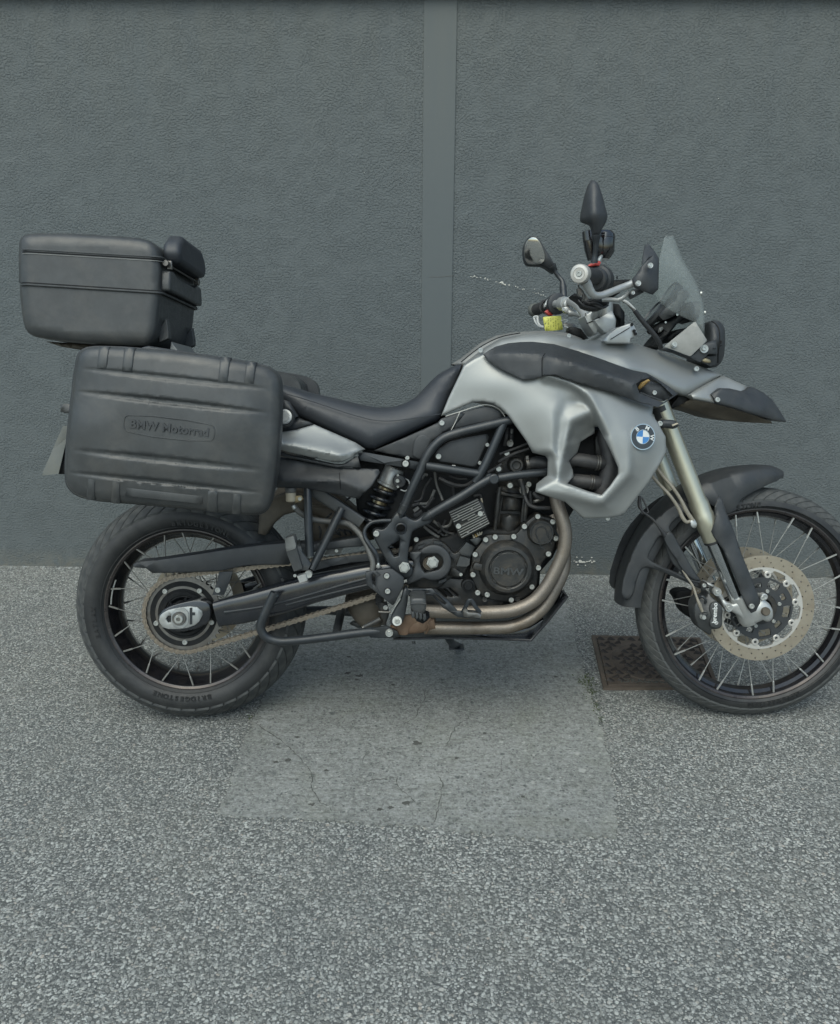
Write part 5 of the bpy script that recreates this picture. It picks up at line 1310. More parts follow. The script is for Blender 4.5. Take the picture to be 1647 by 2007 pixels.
    for x, y in ((897, 355), (958, 338), (1078, 335), (1147, 270), (1233, 205), (1330, 240), (1350, 347), (1302, 447), (1237, 537), (829, 451), (815, 581), (845, 698), (907, 710), (1062, 744), (1195, 660)):
        bolt(4, x, y, -.125, 17)
    for x, y in ((891, 741), (1102, 738)): washer(4, x, y, -.122, 17, 'engine_paint', hole=.45, th=.004)
    for x, y in ((897, 355), (958, 338), (1078, 335), (1147, 270), (1233, 205), (1330, 240), (1350, 347), (1302, 447), (829, 451), (815, 581)): washer(4, x, y, -.121, 22, 'engine_paint', name='bolt_boss', hole=.3, th=.015)
    use(core)
    # output sprocket cover
    base = relief('output_casing', 'engine_paint', chaikin(Q('E', 140, 1110, 180, 640, 250, 480, 400, 420, 560, 400, 740, 520, 820, 640, 900, 600, 1000, 480, 1120, 540, 1080, 680, 1060, 780, 1000, 900, 960, 980, 760, 990, 620, 1150, 400, 1150), 1), -.112, .05, e=.005, dens=12)
    use(base)
    oc = L(*Q('E', 525, 770)[0], -.140); s = mpp(*Q('E', 525, 770)[0], -.140) * .13358
    ring = circ(*Q('E', 525, 770)[0], 258 * .13358, 44)
    uo = Q('E', 175, 620, 330, 600) + [p for p in circ(*Q('E', 525, 770)[0], 262 * .13358, 48, a=-math.pi / 2 - .9)][0:34] + Q('E', 380, 1000, 140, 1095, 130, 1000, 200, 930, 240, 830, 230, 740, 170, 680)
    ih = Q('E', 335, 650, 540, 635) + [(q[0], q[1]) for q in circ(*Q('E', 540, 760)[0], 125 * .13358, 24, a=-math.pi / 2)][1:11] + Q('E', 400, 925, 350, 860, 322, 760)
    relief('chain_cover', 'dark_plastic', uo, -.150, .02, holes=[ih], e=.004, dens=8)
    lathe('bearing_seat', 'dull_brown', L(*Q('E', 470, 780)[0], -.128), [(0, 0), (.010, -.001), (.011, -.004), (.014, -.004), (.015, .0), (.0185, -.001), (.019, .01)], 32)
    bolt('E', 512, 768, -.150, 76, hx=True); washer('E', 512, 768, -.147, 80, 'bolt_steel', hole=.3)
    for x, y in ((270, 430), (925, 943)): bolt('E', x, y, -.128 if x < 500 else -.122, 36 if x < 500 else 26)
    for (x0, y0, x1, y1) in ((530, 445, 650, 470), (300, 530, 390, 500), (770, 620, 830, 720), (600, 1040, 710, 1000)):
        plate('cooling_block', 'frame_paint', Q('E', x0, y0, x1, y1, x1 + 5, y1 + 40, x0 - 4, y0 + 42), -.132, .02, e=.003)
    plate('arm', 'engine_paint', Q('E', 740, 960, 800, 840, 880, 870, 960, 930, 950, 985, 880, 985), -.124, .02, e=.004)
    plate('connector_block', 'case_plastic', Q('E', 860, 820, 915, 675, 1060, 715, 1050, 800, 1010, 830), -.142, .03, e=.004)
    plate('connector_block', 'case_plastic', Q('E', 900, 600, 1010, 470, 1130, 540, 1080, 660, 1060, 700, 930, 650), -.130, .03, e=.005)
    plate('connector_block', 'case_plastic', Q('E', 1060, 430, 1180, 400, 1240, 420, 1180, 500, 1140, 520), -.125, .03, e=.005)
    use(core)
    # lower casing, oil plug, slots
    lo = relief('lower_casing', 'engine_paint', Q('E', 150, 1060, 340, 1050, 560, 1130, 720, 1000, 900, 1010, 1160, 1000, 1300, 1200, 1560, 1330, 1500, 1430, 300, 1430, 180, 1300), -.105, .05, e=.004, dens=16,
        holes=[Q('E', 575, 1160, 600, 1155, 725, 1260, 715, 1280, 695, 1275), Q('E', 660, 1155, 685, 1150, 808, 1255, 800, 1275, 780, 1270), Q('E', 745, 1145, 770, 1145, 888, 1245, 882, 1265, 860, 1258)])
    use(lo)
    lathe('filter_cap', 'inner_black', L(*Q('E', 1035, 1110)[0], -.125), [(0, -.002), (.011, -.002), (.0125, .0), (.0135, -.001), (.0175, .0), (.0185, .02)], 36)
    bolt('E', 1172, 1215, -.118, 32); 
    use(M)
    # rectifier with fins
    pc = Q('E', 770, 130, 1240, -120, 1340, 190, 980, 425)
    rg = relief('regulator', 'engine_paint', Q(4, 668, 190, 690, 175, 855, 98, 880, 120, 922, 250, 900, 275, 745, 352, 725, 335, 675, 215), -.140, .03, e=.002)
    use(rg)
    a0 = np.array(Q(4, 660, 178)[0]); a1 = np.array(Q(4, 845, 92)[0]); st = (np.array(Q(4, 742, 345)[0]) - a0)
    for i in range(12):
        t = (i + .1) / 11.6; p0 = a0 + st * t; p1 = a1 + (np.array(Q(4, 922, 250)[0]) - a1) * t
        if 5 <= i <= 6: sgs = [(0.0, .02), (.42, 1.0)] if i == 6 else [(0.25, .72)]
        else: sgs = [(0, 1)]
        for (u, v) in sgs:
            q0, q1 = p0 + (p1 - p0) * u, p0 + (p1 - p0) * v
            if (q1 - q0)[0] < 3: continue
            tube('fin', 'grey_paint', [(q0[0], q0[1], -.147), (q1[0], q1[1], -.147)], 1.15, rb=.008, exp=6, seg=8, smooth=False)
    for x, y, r_ in ((862, 187, 17), (721, 268, 17)): bolt(4, x, y, -.156, r_)
    for x, y in ((805, 153), (722, 202), (865, 254), (780, 303)): lathe('fin_stud', 'grey_paint', L(*Q(4, x, y)[0], -.150), [(0, -.006), (.0032, -.006), (.0034, .008)], 12)
    use(M)
    # exhaust headers
    hd = tube('exhaust_header', 'header_steel', Q3(4, 1350, 60, -.135, 1362, 130, -.142, 1392, 220, -.150, 1412, 320, -.153, 1400, 430, -.153, 1345, 560, -.152, 1280, 670, -.152, 1200, 755, -.152, 1080, 808, -.152, 920, 824, -.152, 700, 822, -.150, 480, 815, -.145), 13.0, seg=24)
    use(hd)
    tube('second_header', 'header_steel', Q3(4, 1330, 200, -.06, 1380, 340, -.085, 1405, 460, -.10, 1395, 560, -.11, 1340, 680, -.118, 1270, 790, -.122, 1180, 868, -.125, 1060, 915, -.127, 900, 925, -.128, 700, 925, -.128, 560, 925, -.128, 500, 925, -.126), 12.8, seg=24)
    tube('collector', 'heat_brown', Q3(4, 570, 880, -.118, 470, 895, -.115, 380, 905, -.11, 310, 925, -.10), [15, 17, 17, 12], rb=.032, exp=3, seg=20)
    relief('heat_shield', 'heat_brown', smooth2(Q(4, 330, 860, 440, 845, 545, 880, 540, 905, 470, 900, 400, 930, 395, 968, 330, 962), 3), -.145, .004, e=.001)
    tube('weld_seam', 'heat_brown', Q3(4, 540, 862, -.158, 520, 890, -.160, 530, 925, -.156, 512, 960, -.145), 1.6, seg=8)
    use(M)
    # bash plate
    sk = relief('bash_plate', 'gloss_black', Q(4, 300, 978, 700, 972, 1000, 955, 1180, 925, 1300, 850, 1370, 740, 1392, 678, 1400, 690, 1330, 830, 1185, 992, 640, 985, 300, 992), -.10, .2, e=.002)
    use(sk)
    for nm, pts in (('rim_bar', ((300, 996), (640, 988), (1000, 998), (1190, 1005), (1300, 880), (1425, 722), (1395, 685))),):
        tube(nm, 'gloss_black', [(*Q(4, *p)[0], -.128) for p in pts], 2.6, seg=8, smooth=False)
    V = []; outl = [Q(4, *p)[0] for p in ((300, 1000), (640, 992), (1190, 1010), (1430, 722))]
    for d in (-.126, .126):
        for p in outl: 
            q = L(p[0], p[1], -.126); V.append(Vector((q.x, d, q.z)))
    n_ = len(outl); Fc = [(i, i + 1, n_ + i + 1, n_ + i) for i in range(n_ - 1)]
    o = obj('floor_sheet', V, Fc, 'gloss_black', smooth=False); md = o.modifiers.new('solid', 'SOLIDIFY'); md.thickness = .004
    tube('drain_stub', 'inner_black', Q3('E', 1480, 1800, -.06, 1480, 1830, -.06) if False else Q3('C', 1480, 1795, -.06, 1482, 1818, -.06, 1484, 1822, -.06), 1.2, seg=6)
    tube('drain_stub', 'inner_black', Q3('C', 1500, 1795, -.06, 1502, 1818, -.06, 1504, 1822, -.06), 1.2, seg=6)
    use(M)
    # side stand: reaches to the ground beyond the machine
    g = G(897, 1271); gl = BRT @ g
    top = L(*Q(4, 655, 985)[0], .10)
    ss = sweep('side_stand', 'frame_paint', [top + Vector((-.02, -.03, .06)), top, gl + Vector((0, 0, .012))], [.011, .012, .010]); use(ss)
    box('stand_foot', 'frame_paint', gl + Vector((-.004, 0, .004)), (.052, .045, .008), rot=Matrix.Rotation(R(8), 3, 'X'), bv=.003)

# =================================================================== BODYWORK
def bodywork():
    use(M)
    # tank, centre part
    tk = relief('fuel_tank', 'silver_paint', Q(5, 195, 275, 330, 165, 430, 108, 560, 84, 720, 74, 860, 92, 1010, 128, 1100, 170, 1100, 420, 700, 430, 300, 420, 150, 420), Q3(5, 195, 275, -.09, 430, 108, -.10, 720, 74, -.11, 1010, 128, -.11, 300, 420, -.14, 1100, 420, -.14, 600, 300, -.15), mirror=True, e=.030, step=12, sigma=14, dens=10, sharp=60)
    relief('tank_cover', 'grey_paint', Q(5, 115, 275, 180, 235, 300, 140, 400, 92, 520, 68, 700, 58, 860, 72, 960, 110, 960, 240, 300, 300, 180, 300), Q3(5, 115, 275, -.05, 400, 92, -.06, 860, 72, -.06, 700, 200, -.09), mirror=True, e=.03, step=12, dens=10, sharp=60)
    tube('tank_seam', 'inner_black', Q3(5, 178, 262, -.085, 260, 195, -.09, 340, 142, -.092, 440, 98, -.094, 560, 74, -.094), 1.0, seg=6)
    bolt(5, 303, 187, -.10, 16); bolt(5, 875, 93, -.09, 14)
    # right hand shroud with radiator opening
    outl = Q(5, 48, 612, 95, 495, 195, 285, 255, 245, 320, 212, 420, 165, 600, 150, 900, 230, 1100, 320, 1240, 400, 1285, 488, 1350, 518, 1420, 548, 1412, 600, 1450, 655, 1500, 745, 1503, 845, 1470, 910, 1390, 1040, 1225, 1252, 1130, 1268, 970, 1272, 910, 1220, 850, 1165, 770, 1140, 657, 1100, 664, 1048, 700, 1020, 735, 992, 737, 890, 722, 868, 640, 848, 600, 775, 540, 690, 482, 608, 430, 558, 380, 530, 320, 518, 250, 522, 150, 565)
    hole = Q(5, 1042, 682, 1062, 678, 1095, 740, 1140, 830, 1192, 945, 1192, 985, 1140, 1060, 1085, 1120, 1000, 1096, 865, 1046, 905, 1000, 900, 960, 875, 900, 930, 845, 950, 778, 1000, 745, 1040, 722)
    ctrl = Q3(5, 48, 612, -.158, 120, 450, -.160, 195, 285, -.160, 320, 212, -.158, 420, 165, -.145, 600, 150, -.145, 900, 200, -.160, 1100, 260, -.175, 1250, 340, -.185, 1330, 400, -.190, 1420, 540, -.206,
        250, 522, -.166, 430, 558, -.184, 540, 690, -.200, 600, 775, -.206, 300, 400, -.174, 450, 400, -.192, 450, 300, -.180, 350, 290, -.168, 600, 300, -.192, 600, 450, -.208, 600, 600, -.214, 700, 400, -.214, 700, 540, -.224, 690, 700, -.222,
        762, 560, -.233, 768, 700, -.236, 765, 800, -.236, 800, 440, -.218, 850, 500, -.217, 930, 520, -.214,
        1100, 400, -.232, 1200, 450, -.230, 1100, 520, -.246, 1190, 640, -.2525, 1240, 720, -.2565, 1300, 500, -.226, 1320, 620, -.240,
        1412, 600, -.212, 1420, 700, -.230, 1340, 800, -.243, 1400, 860, -.236, 1500, 745, -.214, 1503, 845, -.214, 1340, 1010, -.236, 1390, 1040, -.228, 1225, 1250, -.224, 1130, 1268, -.222, 970, 1272, -.222, 1210, 1160, -.234, 1060, 1240, -.230, 900, 1190, -.232, 970, 1230, -.228,
        960, 690, -.196, 880, 760, -.206, 860, 850, -.210)
    creases = [Q3(5, 745, 356, -.238, 880, 400, -.244, 960, 450, -.249, 1000, 490, -.252, 1060, 600, -.256, 1130, 750, -.258, 1190, 930, -.260, 1196, 978, -.260, 1088, 1122, -.260, 862, 1050, -.252, 800, 1032, -.244),
        Q3(5, 745, 375, -.222, 868, 420, -.222, 940, 466, -.222, 980, 505, -.224, 1030, 590, -.222, 1052, 660, -.215),
        Q3(5, 1000, 535, -.221, 900, 552, -.223, 835, 582, -.223, 815, 640, -.224, 808, 750, -.224, 800, 850, -.226, 792, 1010, -.232),
        Q3(5, 1020, 592, -.232, 1000, 590, -.231, 885, 642, -.2345, 857, 780, -.238, 830, 900, -.238, 802, 1015, -.243),
        Q3(5, 1015, 612, -.222, 900, 664, -.224, 872, 785, -.226, 846, 902, -.228, 826, 1000, -.232),
        Q3(5, 1042, 682, -.190, 1040, 722, -.182, 950, 778, -.180, 930, 845, -.182, 875, 900, -.192, 900, 960, -.194, 865, 1030, -.215),
        Q3(5, 640, 846, -.206, 700, 844, -.220, 780, 850, -.238, 795, 880, -.240, 793, 1004, -.242),
        Q3(5, 645, 860, -.198, 715, 862, -.206, 768, 868, -.224, 778, 900, -.226, 776, 985, -.228, 740, 1000, -.212, 664, 1048, -.206),
        Q3(5, 657, 1100, -.236, 690, 1075, -.238, 760, 1040, -.242),
        Q3(5, 1262, 780, -.2575, 1266, 850, -.260, 1272, 950, -.263, 1268, 985, -.263, 1095, 1170, -.263, 1040, 1172, -.261, 850, 1120, -.251, 680, 1098, -.238),
        Q3(5, 1277, 780, -.2565, 1286, 850, -.2530, 1293, 950, -.248, 1289, 1002, -.247, 1108, 1192, -.246, 1040, 1196, -.245, 850, 1144, -.241, 760, 1122, -.236)]
    sh = relief('radiator_shroud', 'silver_paint', outl, ctrl, .005, holes=[hole], e=.005, step=4.5, dens=6, sharp=75, crease=creases, sigma=3.2, lines=[[(x, y) for x, y, _ in c_] for c_ in creases])
    use(sh)
    # roundel
    rc = L(*Q(5, 1348, 745)[0], -.2462); s = mpp(*Q(5, 1348, 745)[0], -.246) * .30358
    ax = (Vector((.16, -1, .06))).normalized(); fx = Matrix.Rotation(R(9), 3, 'Z') @ Matrix.Rotation(R(-3), 3, 'X')
    rd = bpy.data.objects.new('badge', None); COL.objects.link(rd); rd.parent = M; rd.location = rc; rd.rotation_euler = fx.to_euler()
    use(rd, Vector((0, 0, 0)))
    r_ = 84 * s
    def disc(name, m, r0, r1, y0, y1, a0=0, a1=360, seg=48): return lathe(name, m, (0, 0, 0), [(r1, y1), (r1, y0), (max(r0, 1e-5), y0), (max(r0, 1e-5), y1)], seg, a0=a0, a1=a1, closed=True)
    return_ring = [('badge_ring', 'chrome', r_ * .93, r_, -.0042, .008), ('badge_field', 'roundel_black', r_ * .54, r_ * .93, -.0034, .006), ('badge_inner_ring', 'chrome', r_ * .51, r_ * .55, -.0040, .006)]
    for nm, mm, a, b_, y0, y1 in return_ring: disc(nm, mm, a, b_, y0, y1)
    tl = 12
    for k in range(4):
        disc('badge_quarter', 'roundel_blue' if k in (1, 3) else 'roundel_white', 0, r_ * .51, -.0034, .004, 90 * k + tl - 14, 90 * k + 90 + tl - 14, 16)
    arc_text('lettering', 'BMW', 'roundel_white', Vector((0, 0, 0)), r_ * .74, -.0036, R(62), r_ * .42, adv=2.05, ext=.0004, bold=.0004)
    global OFF
    OFF = Vector((0, 0, 0)); use(M)
    bolt(5, 1125, 1272, -.215, 14)
    # radiator and hoses in the opening
    plate('radiator', 'inner_black', Q(5, 840, 640, 1080, 600, 1240, 900, 1240, 1060, 1120, 1180, 830, 1100), -.115, .03, e=.002)
    plate('radiator_tank', 'engine_paint', Q(5, 1060, 700, 1110, 690, 1130, 860, 1050, 900, 1040, 760), -.135, .03, e=.005)
    h = tube('radiator_hose', 'hose_rubber', Q3(5, 1105, 1200, -.165, 1100, 1090, -.170, 1130, 1000, -.172, 1145, 900, -.172, 1120, 800, -.168, 1090, 700, -.16), [17, 18, 18.5, 18, 15, 12], seg=20)
    tube('radiator_hose', 'hose_rubber', Q3(5, 860, 905, -.160, 915, 893, -.168, 980, 900, -.172, 1050, 912, -.174, 1110, 915, -.172), [12, 13.6, 14, 14, 14], seg=20)
    tube('radiator_hose', 'hose_rubber', Q3(5, 850, 1030, -.160, 910, 1026, -.168, 970, 1032, -.172, 1030, 1038, -.174, 1090, 1046, -.172), [12, 13, 13.4, 13.4, 13.4], seg=20)
    use(h)
    for (x, y, x2, y2, rr) in ((1048, 912, 1066, 914, .0205), (1008, 1036, 1026, 1038, .0195)):
        a, b_ = L(*Q(5, x, y)[0], -.174), L(*Q(5, x2, y2)[0], -.174)
        for t in (0, .8): lathe('hose_clamp', 'steel_dark', a + (b_ - a) * t, [(rr - .0015, 0), (rr, .0008), (rr, .0032), (rr - .0015, .004)], 28, axis=b_ - a)
    use(M)
    # dark side trim with its air vent
    tr = Q(5, 320, 212, 355, 188, 400, 162, 480, 140, 560, 132, 640, 130, 780, 146, 900, 180, 1050, 230, 1200, 285, 1290, 316, 1375, 332, 1430, 362, 1520, 420, 1580, 466, 1515, 512, 1450, 553, 1400, 542, 1320, 520, 1260, 498, 1180, 466, 1050, 430, 900, 386, 780, 346, 740, 350, 700, 356, 640, 372, 575, 377, 520, 350, 460, 320, 400, 288, 350, 250)
    vent = Q(5, 1308, 402, 1345, 375, 1400, 358, 1470, 405, 1548, 480, 1488, 522, 1410, 495, 1330, 460)
    dc = Q3(5, 320, 212, -.168, 400, 160, -.150, 480, 138, -.145, 640, 128, -.142, 780, 144, -.150, 900, 178, -.160, 1050, 228, -.172, 1290, 314, -.190, 1375, 330, -.195,
        400, 205, -.195, 480, 200, -.208, 620, 205, -.222, 710, 215, -.228, 800, 235, -.250, 900, 262, -.258, 1100, 330, -.262, 1268, 390, -.262, 1375, 335, -.205, 1300, 400, -.262,
        350, 250, -.180, 460, 320, -.205, 575, 377, -.218, 700, 356, -.232, 740, 350, -.246, 780, 346, -.250, 900, 386, -.252, 1180, 466, -.252, 1320, 520, -.252, 1450, 553, -.238,
        1580, 466, -.175, 1520, 420, -.180, 1430, 360, -.190, 1500, 530, -.225, 1290, 460, -.262)
    t_ = relief('side_trim', 'dark_plastic', tr, dc, .006, holes=[vent], e=.0025, step=8, dens=9, sigma=4, broad=False, crease=[Q3(5, 330, 213, -.172, 400, 205, -.195, 480, 200, -.208, 620, 205, -.222, 710, 215, -.228, 800, 235, -.250, 900, 262, -.258, 1100, 330, -.262, 1268, 390, -.262, 1372, 335, -.206)], lines=[Q(5, 330, 212, 480, 200, 620, 205, 710, 215, 800, 235, 900, 262, 1100, 330, 1268, 390, 1370, 336)], sharp=28)
    use(t_)
    tube('trim_gap', 'inner_black', Q3(5, 722, 205, -.2295, 704, 232, -.2315, 700, 290, -.2335, 701, 352, -.2345), .8, seg=6)
    plate('vent_panel', 'dark_plastic', Q(5, 1325, 455, 1400, 385, 1480, 412, 1540, 482, 1488, 515, 1410, 490), -.180, .02, e=.002)
    plate('vent_back', 'inner_black', Q(5, 1300, 405, 1400, 352, 1440, 380, 1340, 470), -.150, .02, e=.001)
    plate('vent_lens', 'amber', Q(5, 1325, 430, 1345, 395, 1390, 372, 1400, 385, 1370, 430, 1335, 445), -.165, .012, e=.003)
    tube('vent_step', 'dark_plastic', Q3(5, 1335, 458, -.186, 1410, 488, -.19, 1480, 512, -.19), 1.6, seg=6)
    bolt(5, 1427, 460, -.183, 15)
    use(M)
    # upper nose panel and beak
    nose = relief('nose_panel', 'silver_paint', Q(5, 640, 150, 840, 132, 1000, 124, 1170, 116, 1290, 140, 1400, 172) + Q(7, 360, 92, 480, 127, 640, 187, 760, 232, 882, 281, 800, 328, 700, 385, 640, 418, 615, 412, 560, 390, 400, 300, 240, 300, 100, 260, -100, 210, -250, 150),
        Q3(5, 640, 150, -.10, 1000, 124, -.10, 1170, 116, -.10, 1400, 172, -.085, 1000, 200, -.165, 1250, 300, -.185) + Q3(7, 480, 127, -.075, 882, 281, -.060, 640, 187, -.068, 300, 180, -.140, 500, 240, -.130, 640, 300, -.115, 640, 418, -.140, 400, 300, -.170, 100, 200, -.165, 750, 330, -.09), mirror=True, e=.022, sigma=12, step=11, dens=9, sharp=60)
    use(nose); bolt(7, 714, 241, -.098, 17, m='inner_black')
    use(M)
    bk = relief('beak', 'silver_paint', Q(7, 646, 416, 700, 382, 800, 328, 888, 284, 960, 318, 1050, 358, 1030, 420, 900, 490, 835, 468, 760, 452, 690, 440), Q3(7, 646, 416, -.130, 888, 284, -.055, 1050, 358, -.055, 835, 468, -.118, 690, 440, -.128, 800, 390, -.105, 900, 490, -.10), mirror=True, e=.012, step=10, dens=9, sharp=60)
    bt = relief('beak_tip', 'dark_plastic', Q(7, 808, 406, 870, 366, 930, 368, 1010, 387, 1040, 375, 1062, 357, 1090, 364, 1150, 395, 1205, 440, 1255, 510, 1300, 587, 1230, 576, 1110, 546, 1030, 522, 930, 490, 840, 468),
        Q3(7, 808, 406, -.122, 870, 366, -.112, 1010, 387, -.095, 1062, 357, -.060, 1205, 440, -.050, 1300, 587, -.03, 840, 468, -.125, 930, 490, -.118, 1110, 546, -.095, 1000, 440, -.100, 1150, 500, -.085), mirror=True, e=.008, step=8, dens=8, sigma=3, sharp=40, crease=[Q3(7, 870, 366, -.112, 1000, 440, -.108, 1150, 500, -.090, 1290, 580, -.04)], lines=[Q(7, 870, 366, 1000, 440, 1150, 500, 1290, 580)])
    use(bt); bolt(7, 851, 442, -.128, 16)
    use(M)
    ub = relief('beak_underside', 'dull_brown', Q(7, 590, 486, 640, 455, 690, 436, 840, 468, 930, 492, 1110, 548, 1200, 582, 1205, 597, 1090, 592, 900, 575, 800, 556, 720, 520), Q3(7, 590, 486, -.08, 690, 436, -.118, 840, 468, -.112, 1110, 548, -.085, 1205, 590, -.04, 800, 556, -.05, 950, 560, -.045), mirror=True, e=.006, step=10, dens=9, sharp=45)
    plate('beak_bracket', 'inner_black', Q(7, 545, 495, 600, 420, 680, 430, 620, 470, 560, 500), -.10, .02, e=.002)
    # head stock boot, far shroud mirrored
    fb = lathe('fork_boot', 'dark_plastic', L(*Q(7, 475, 480)[0], -.105), [(.0, 0), (.024, 0), (.024, .014), (.0225, .016), (.0225, .030), (.021, .034), (0, .034)], 32, axis=(L(1391, 1045, -.105) - L(1304, 819, -.105)))
    ind = relief('front_indicator', 'dark_plastic', smooth2(Q(7, 485, 578, 520, 572, 570, 576, 597, 598, 595, 615, 560, 632, 520, 622, 485, 628), 3), -.20, .045, e=.010); use(ind)
    bolt(7, 476, 597, -.205, 18); plate('indicator_lens', 'beige', Q(7, 555, 605, 590, 592, 598, 598, 560, 614), -.206, .01, e=.002)
    use(M)
    mirror_copy(sh, 'radiator_shroud_far')
    mirror_copy(t_, 'side_trim_far')

# =================================================================== FORK, MUDGUARD, COCKPIT
def front_end(fC):
    use(M)
    A = L(1300, 808, -.105); B = L(1391, 1042, -.105); ax = (B - A).normalized(); A = A - ax * .06
    def leg(s, far=False):
        fl = lambda v: Vector((v.x, v.y * s, v.z))
        a, b_ = fl(A), fl(B); axs = (b_ - a).normalized(); ln = (b_ - a).length
        f = lathe('fork_leg' if not far else 'fork_leg', 'gold_fork', a, [(0, 0), (.0235, 0), (.0235, ln - .095), (.0262, ln - .085), (.0262, ln - .055), (.0275, ln - .052), (.0275, ln - .012), (.026, ln - .006), (.026, ln + .022), (.0245, ln + .026), (0, ln + .026)], 36, axis=axs)
        use(f)
        lathe('dust_seal', 'hose_rubber', b_ + axs * .024, [(.0245, 0), (.0255, .001), (.0250, .007), (.021, .009)], 32, axis=axs)
        end = fl(L(*Q(8, 1010, 985)[0], -.100))
        lathe('stanchion', 'chrome', b_, [(0, .01), (.0205, .01), (.0205, (end - b_).length - .03), (0, (end - b_).length - .03)], 32, axis=end - b_)
        use(M)
        return f
    f = leg(1); g = leg(-1, True)
    use(f)
    # axle clamp and caliper mount
    cl = relief('fork_bottom', 'aluminium', chaikin(Q('F', 560, 700, 640, 690, 700, 740, 770, 700, 800, 680, 812, 640, 840, 620, 862, 650, 860, 680, 905, 715, 940, 780, 945, 840, 935, 875, 905, 905, 870, 905, 840, 885, 800, 905, 730, 930, 670, 935, 630, 900, 600, 850, 490, 790, 430, 770, 415, 740, 380, 660, 320, 620, 305, 590, 330, 545, 290, 540, 230, 510, 235, 482, 300, 505, 350, 540, 400, 600, 440, 690, 520, 720), 1, .2),
        Q3('F', 235, 490, -.105, 350, 590, -.112, 430, 740, -.118, 560, 720, -.125, 640, 700, -.125, 620, 850, -.125, 720, 800, -.135, 800, 900, -.130, 870, 790, -.140, 930, 800, -.136, 840, 640, -.125), .035, e=.007, step=7, dens=7, sharp=70)
    use(cl)
    lathe('fork_shoe', 'aluminium', L(*Q('F', 640, 770)[0], -.104), [(0, -.045), (.020, -.045), (.0265, -.030), (.0270, .040), (0, .045)], 32, axis=-ax)
    washer('F', 870, 800, -.143, 46, 'dull_brown', hole=.1, th=.006); 
    hx = lathe('axle_hexagon', 'steel_dark', L(*Q('F', 872, 798)[0], -.1445), [(0, .002), (.0075, .002), (.0085, -.001), (.0088, .003)], 6, smooth=True) if False else None
    plate('axle_hexagon', 'dull_brown', circ(*Q('F', 872, 800)[0], 7.6, 6, a=.5), -.149, .006, e=.001)
    lathe('ear', 'aluminium', L(*Q('F', 845, 640)[0], -.125), [(0, -.004), (.006, -.006), (.009, -.005), (.0095, .01)], 20); bolt('F', 833, 657, -.134, 24)
    for x, y, r_ in ((218, 523, 30), (358, 592, 34), (480, 760, 32)):
        washer('F', x, y, -.122, r_ + 10, 'aluminium' if x > 300 else 'engine_paint', hole=.4, th=.012); bolt('F', x, y, -.126, r_ * .7)
    use(f)
    gd = relief('fork_guard', 'dark_plastic', Q(8, 862, 236, 880, 262, 905, 335, 960, 470, 1010, 620, 1080, 790, 1128, 915, 1130, 940, 1105, 985, 1070, 1000, 1042, 960, 1018, 905, 960, 760, 890, 590, 830, 510, 810, 470, 830, 405, 838, 360, 832, 310),
        Q3(8, 862, 236, -.120, 905, 335, -.125, 960, 470, -.128, 1080, 790, -.132, 1130, 930, -.132, 1070, 1000, -.140, 1018, 905, -.140, 890, 590, -.140, 810, 470, -.135, 832, 310, -.130, 900, 450, -.146, 1000, 750, -.148, 1070, 930, -.148), .006, e=.004, step=8, dens=9, sharp=50)
    use(gd); bolt('F', 718, 742, -.1525, 27)
    use(M)
    # brake calliper
    c = relief('brake_calliper', 'case_plastic', chaikin(Q('F', 130, 690, 170, 650, 240, 650, 250, 590, 200, 575, 250, 570, 280, 620, 350, 690, 395, 730, 412, 780, 405, 850, 410, 920, 395, 970, 330, 985, 290, 985, 298, 1030, 270, 1045, 235, 1020, 150, 965, 115, 850, 108, 740), 1), Q3('F', 130, 690, -.105, 240, 650, -.110, 380, 760, -.128, 340, 930, -.128, 250, 850, -.128, 150, 800, -.112, 270, 1035, -.105, 150, 960, -.105, 320, 780, -.130), .05, e=.006, step=7, dens=7, sharp=60)
    use(c)
    pad = relief('calliper_cover', 'case_plastic', chaikin(Q('F', 285, 720, 340, 690, 400, 730, 410, 790, 395, 850, 412, 920, 395, 965, 340, 975, 285, 960, 275, 900, 300, 850, 275, 790), 1), -.133, .01, e=.003, dens=12)
    text('lettering', 'brembo', 'roundel_white', L(*Q('F', 331, 812)[0], -.1345), .0175, ang=90, ext=.0004, bold=.0004)
    lathe('calliper_mark', 'roundel_white', L(*Q('F', 346, 917)[0], -.1340), [(.0036, .001), (.0036, -.0006), (.0048, -.0006), (.0048, .001)], 24, closed=True)
    text('lettering', 'o', 'roundel_white', L(*Q('F', 346, 917)[0], -.1342), .009, ext=.0004)
    bl = lathe('banjo_bolt', 'bolt_steel', L(*Q('F', 205, 852)[0], -.125), [(0, -.010), (.0055, -.010), (.0062, -.008), (.0062, 0), (.0075, .0), (.0078, .006)], 20)
    tube('pad_spring', 'frame_paint', Q3('F', 165, 655, -.118, 200, 640, -.124, 235, 680, -.124, 225, 710, -.12), 2.6, seg=8)
    tube('cover_ridge', 'case_plastic', Q3('F', 195, 830, -.128, 245, 820, -.130, 240, 800, -.13, 190, 805, -.128), 2.2, seg=8)
    use(M)
    far = relief('far_brake_calliper', 'inner_black', chaikin(Q(8, 560, 880, 600, 850, 690, 850, 720, 900, 720, 1010, 690, 1040, 620, 1000, 590, 920), 1), .07, .05, e=.008)
    tube('brake_line', 'tan_hose', Q3('F', -10, 360, -.105, 40, 440, -.11, 100, 530, -.118, 140, 650, -.126, 172, 730, -.13, 200, 800, -.132), [2.2, 2.2, 2.2, 2.4, 3.6, 2.8], seg=10)
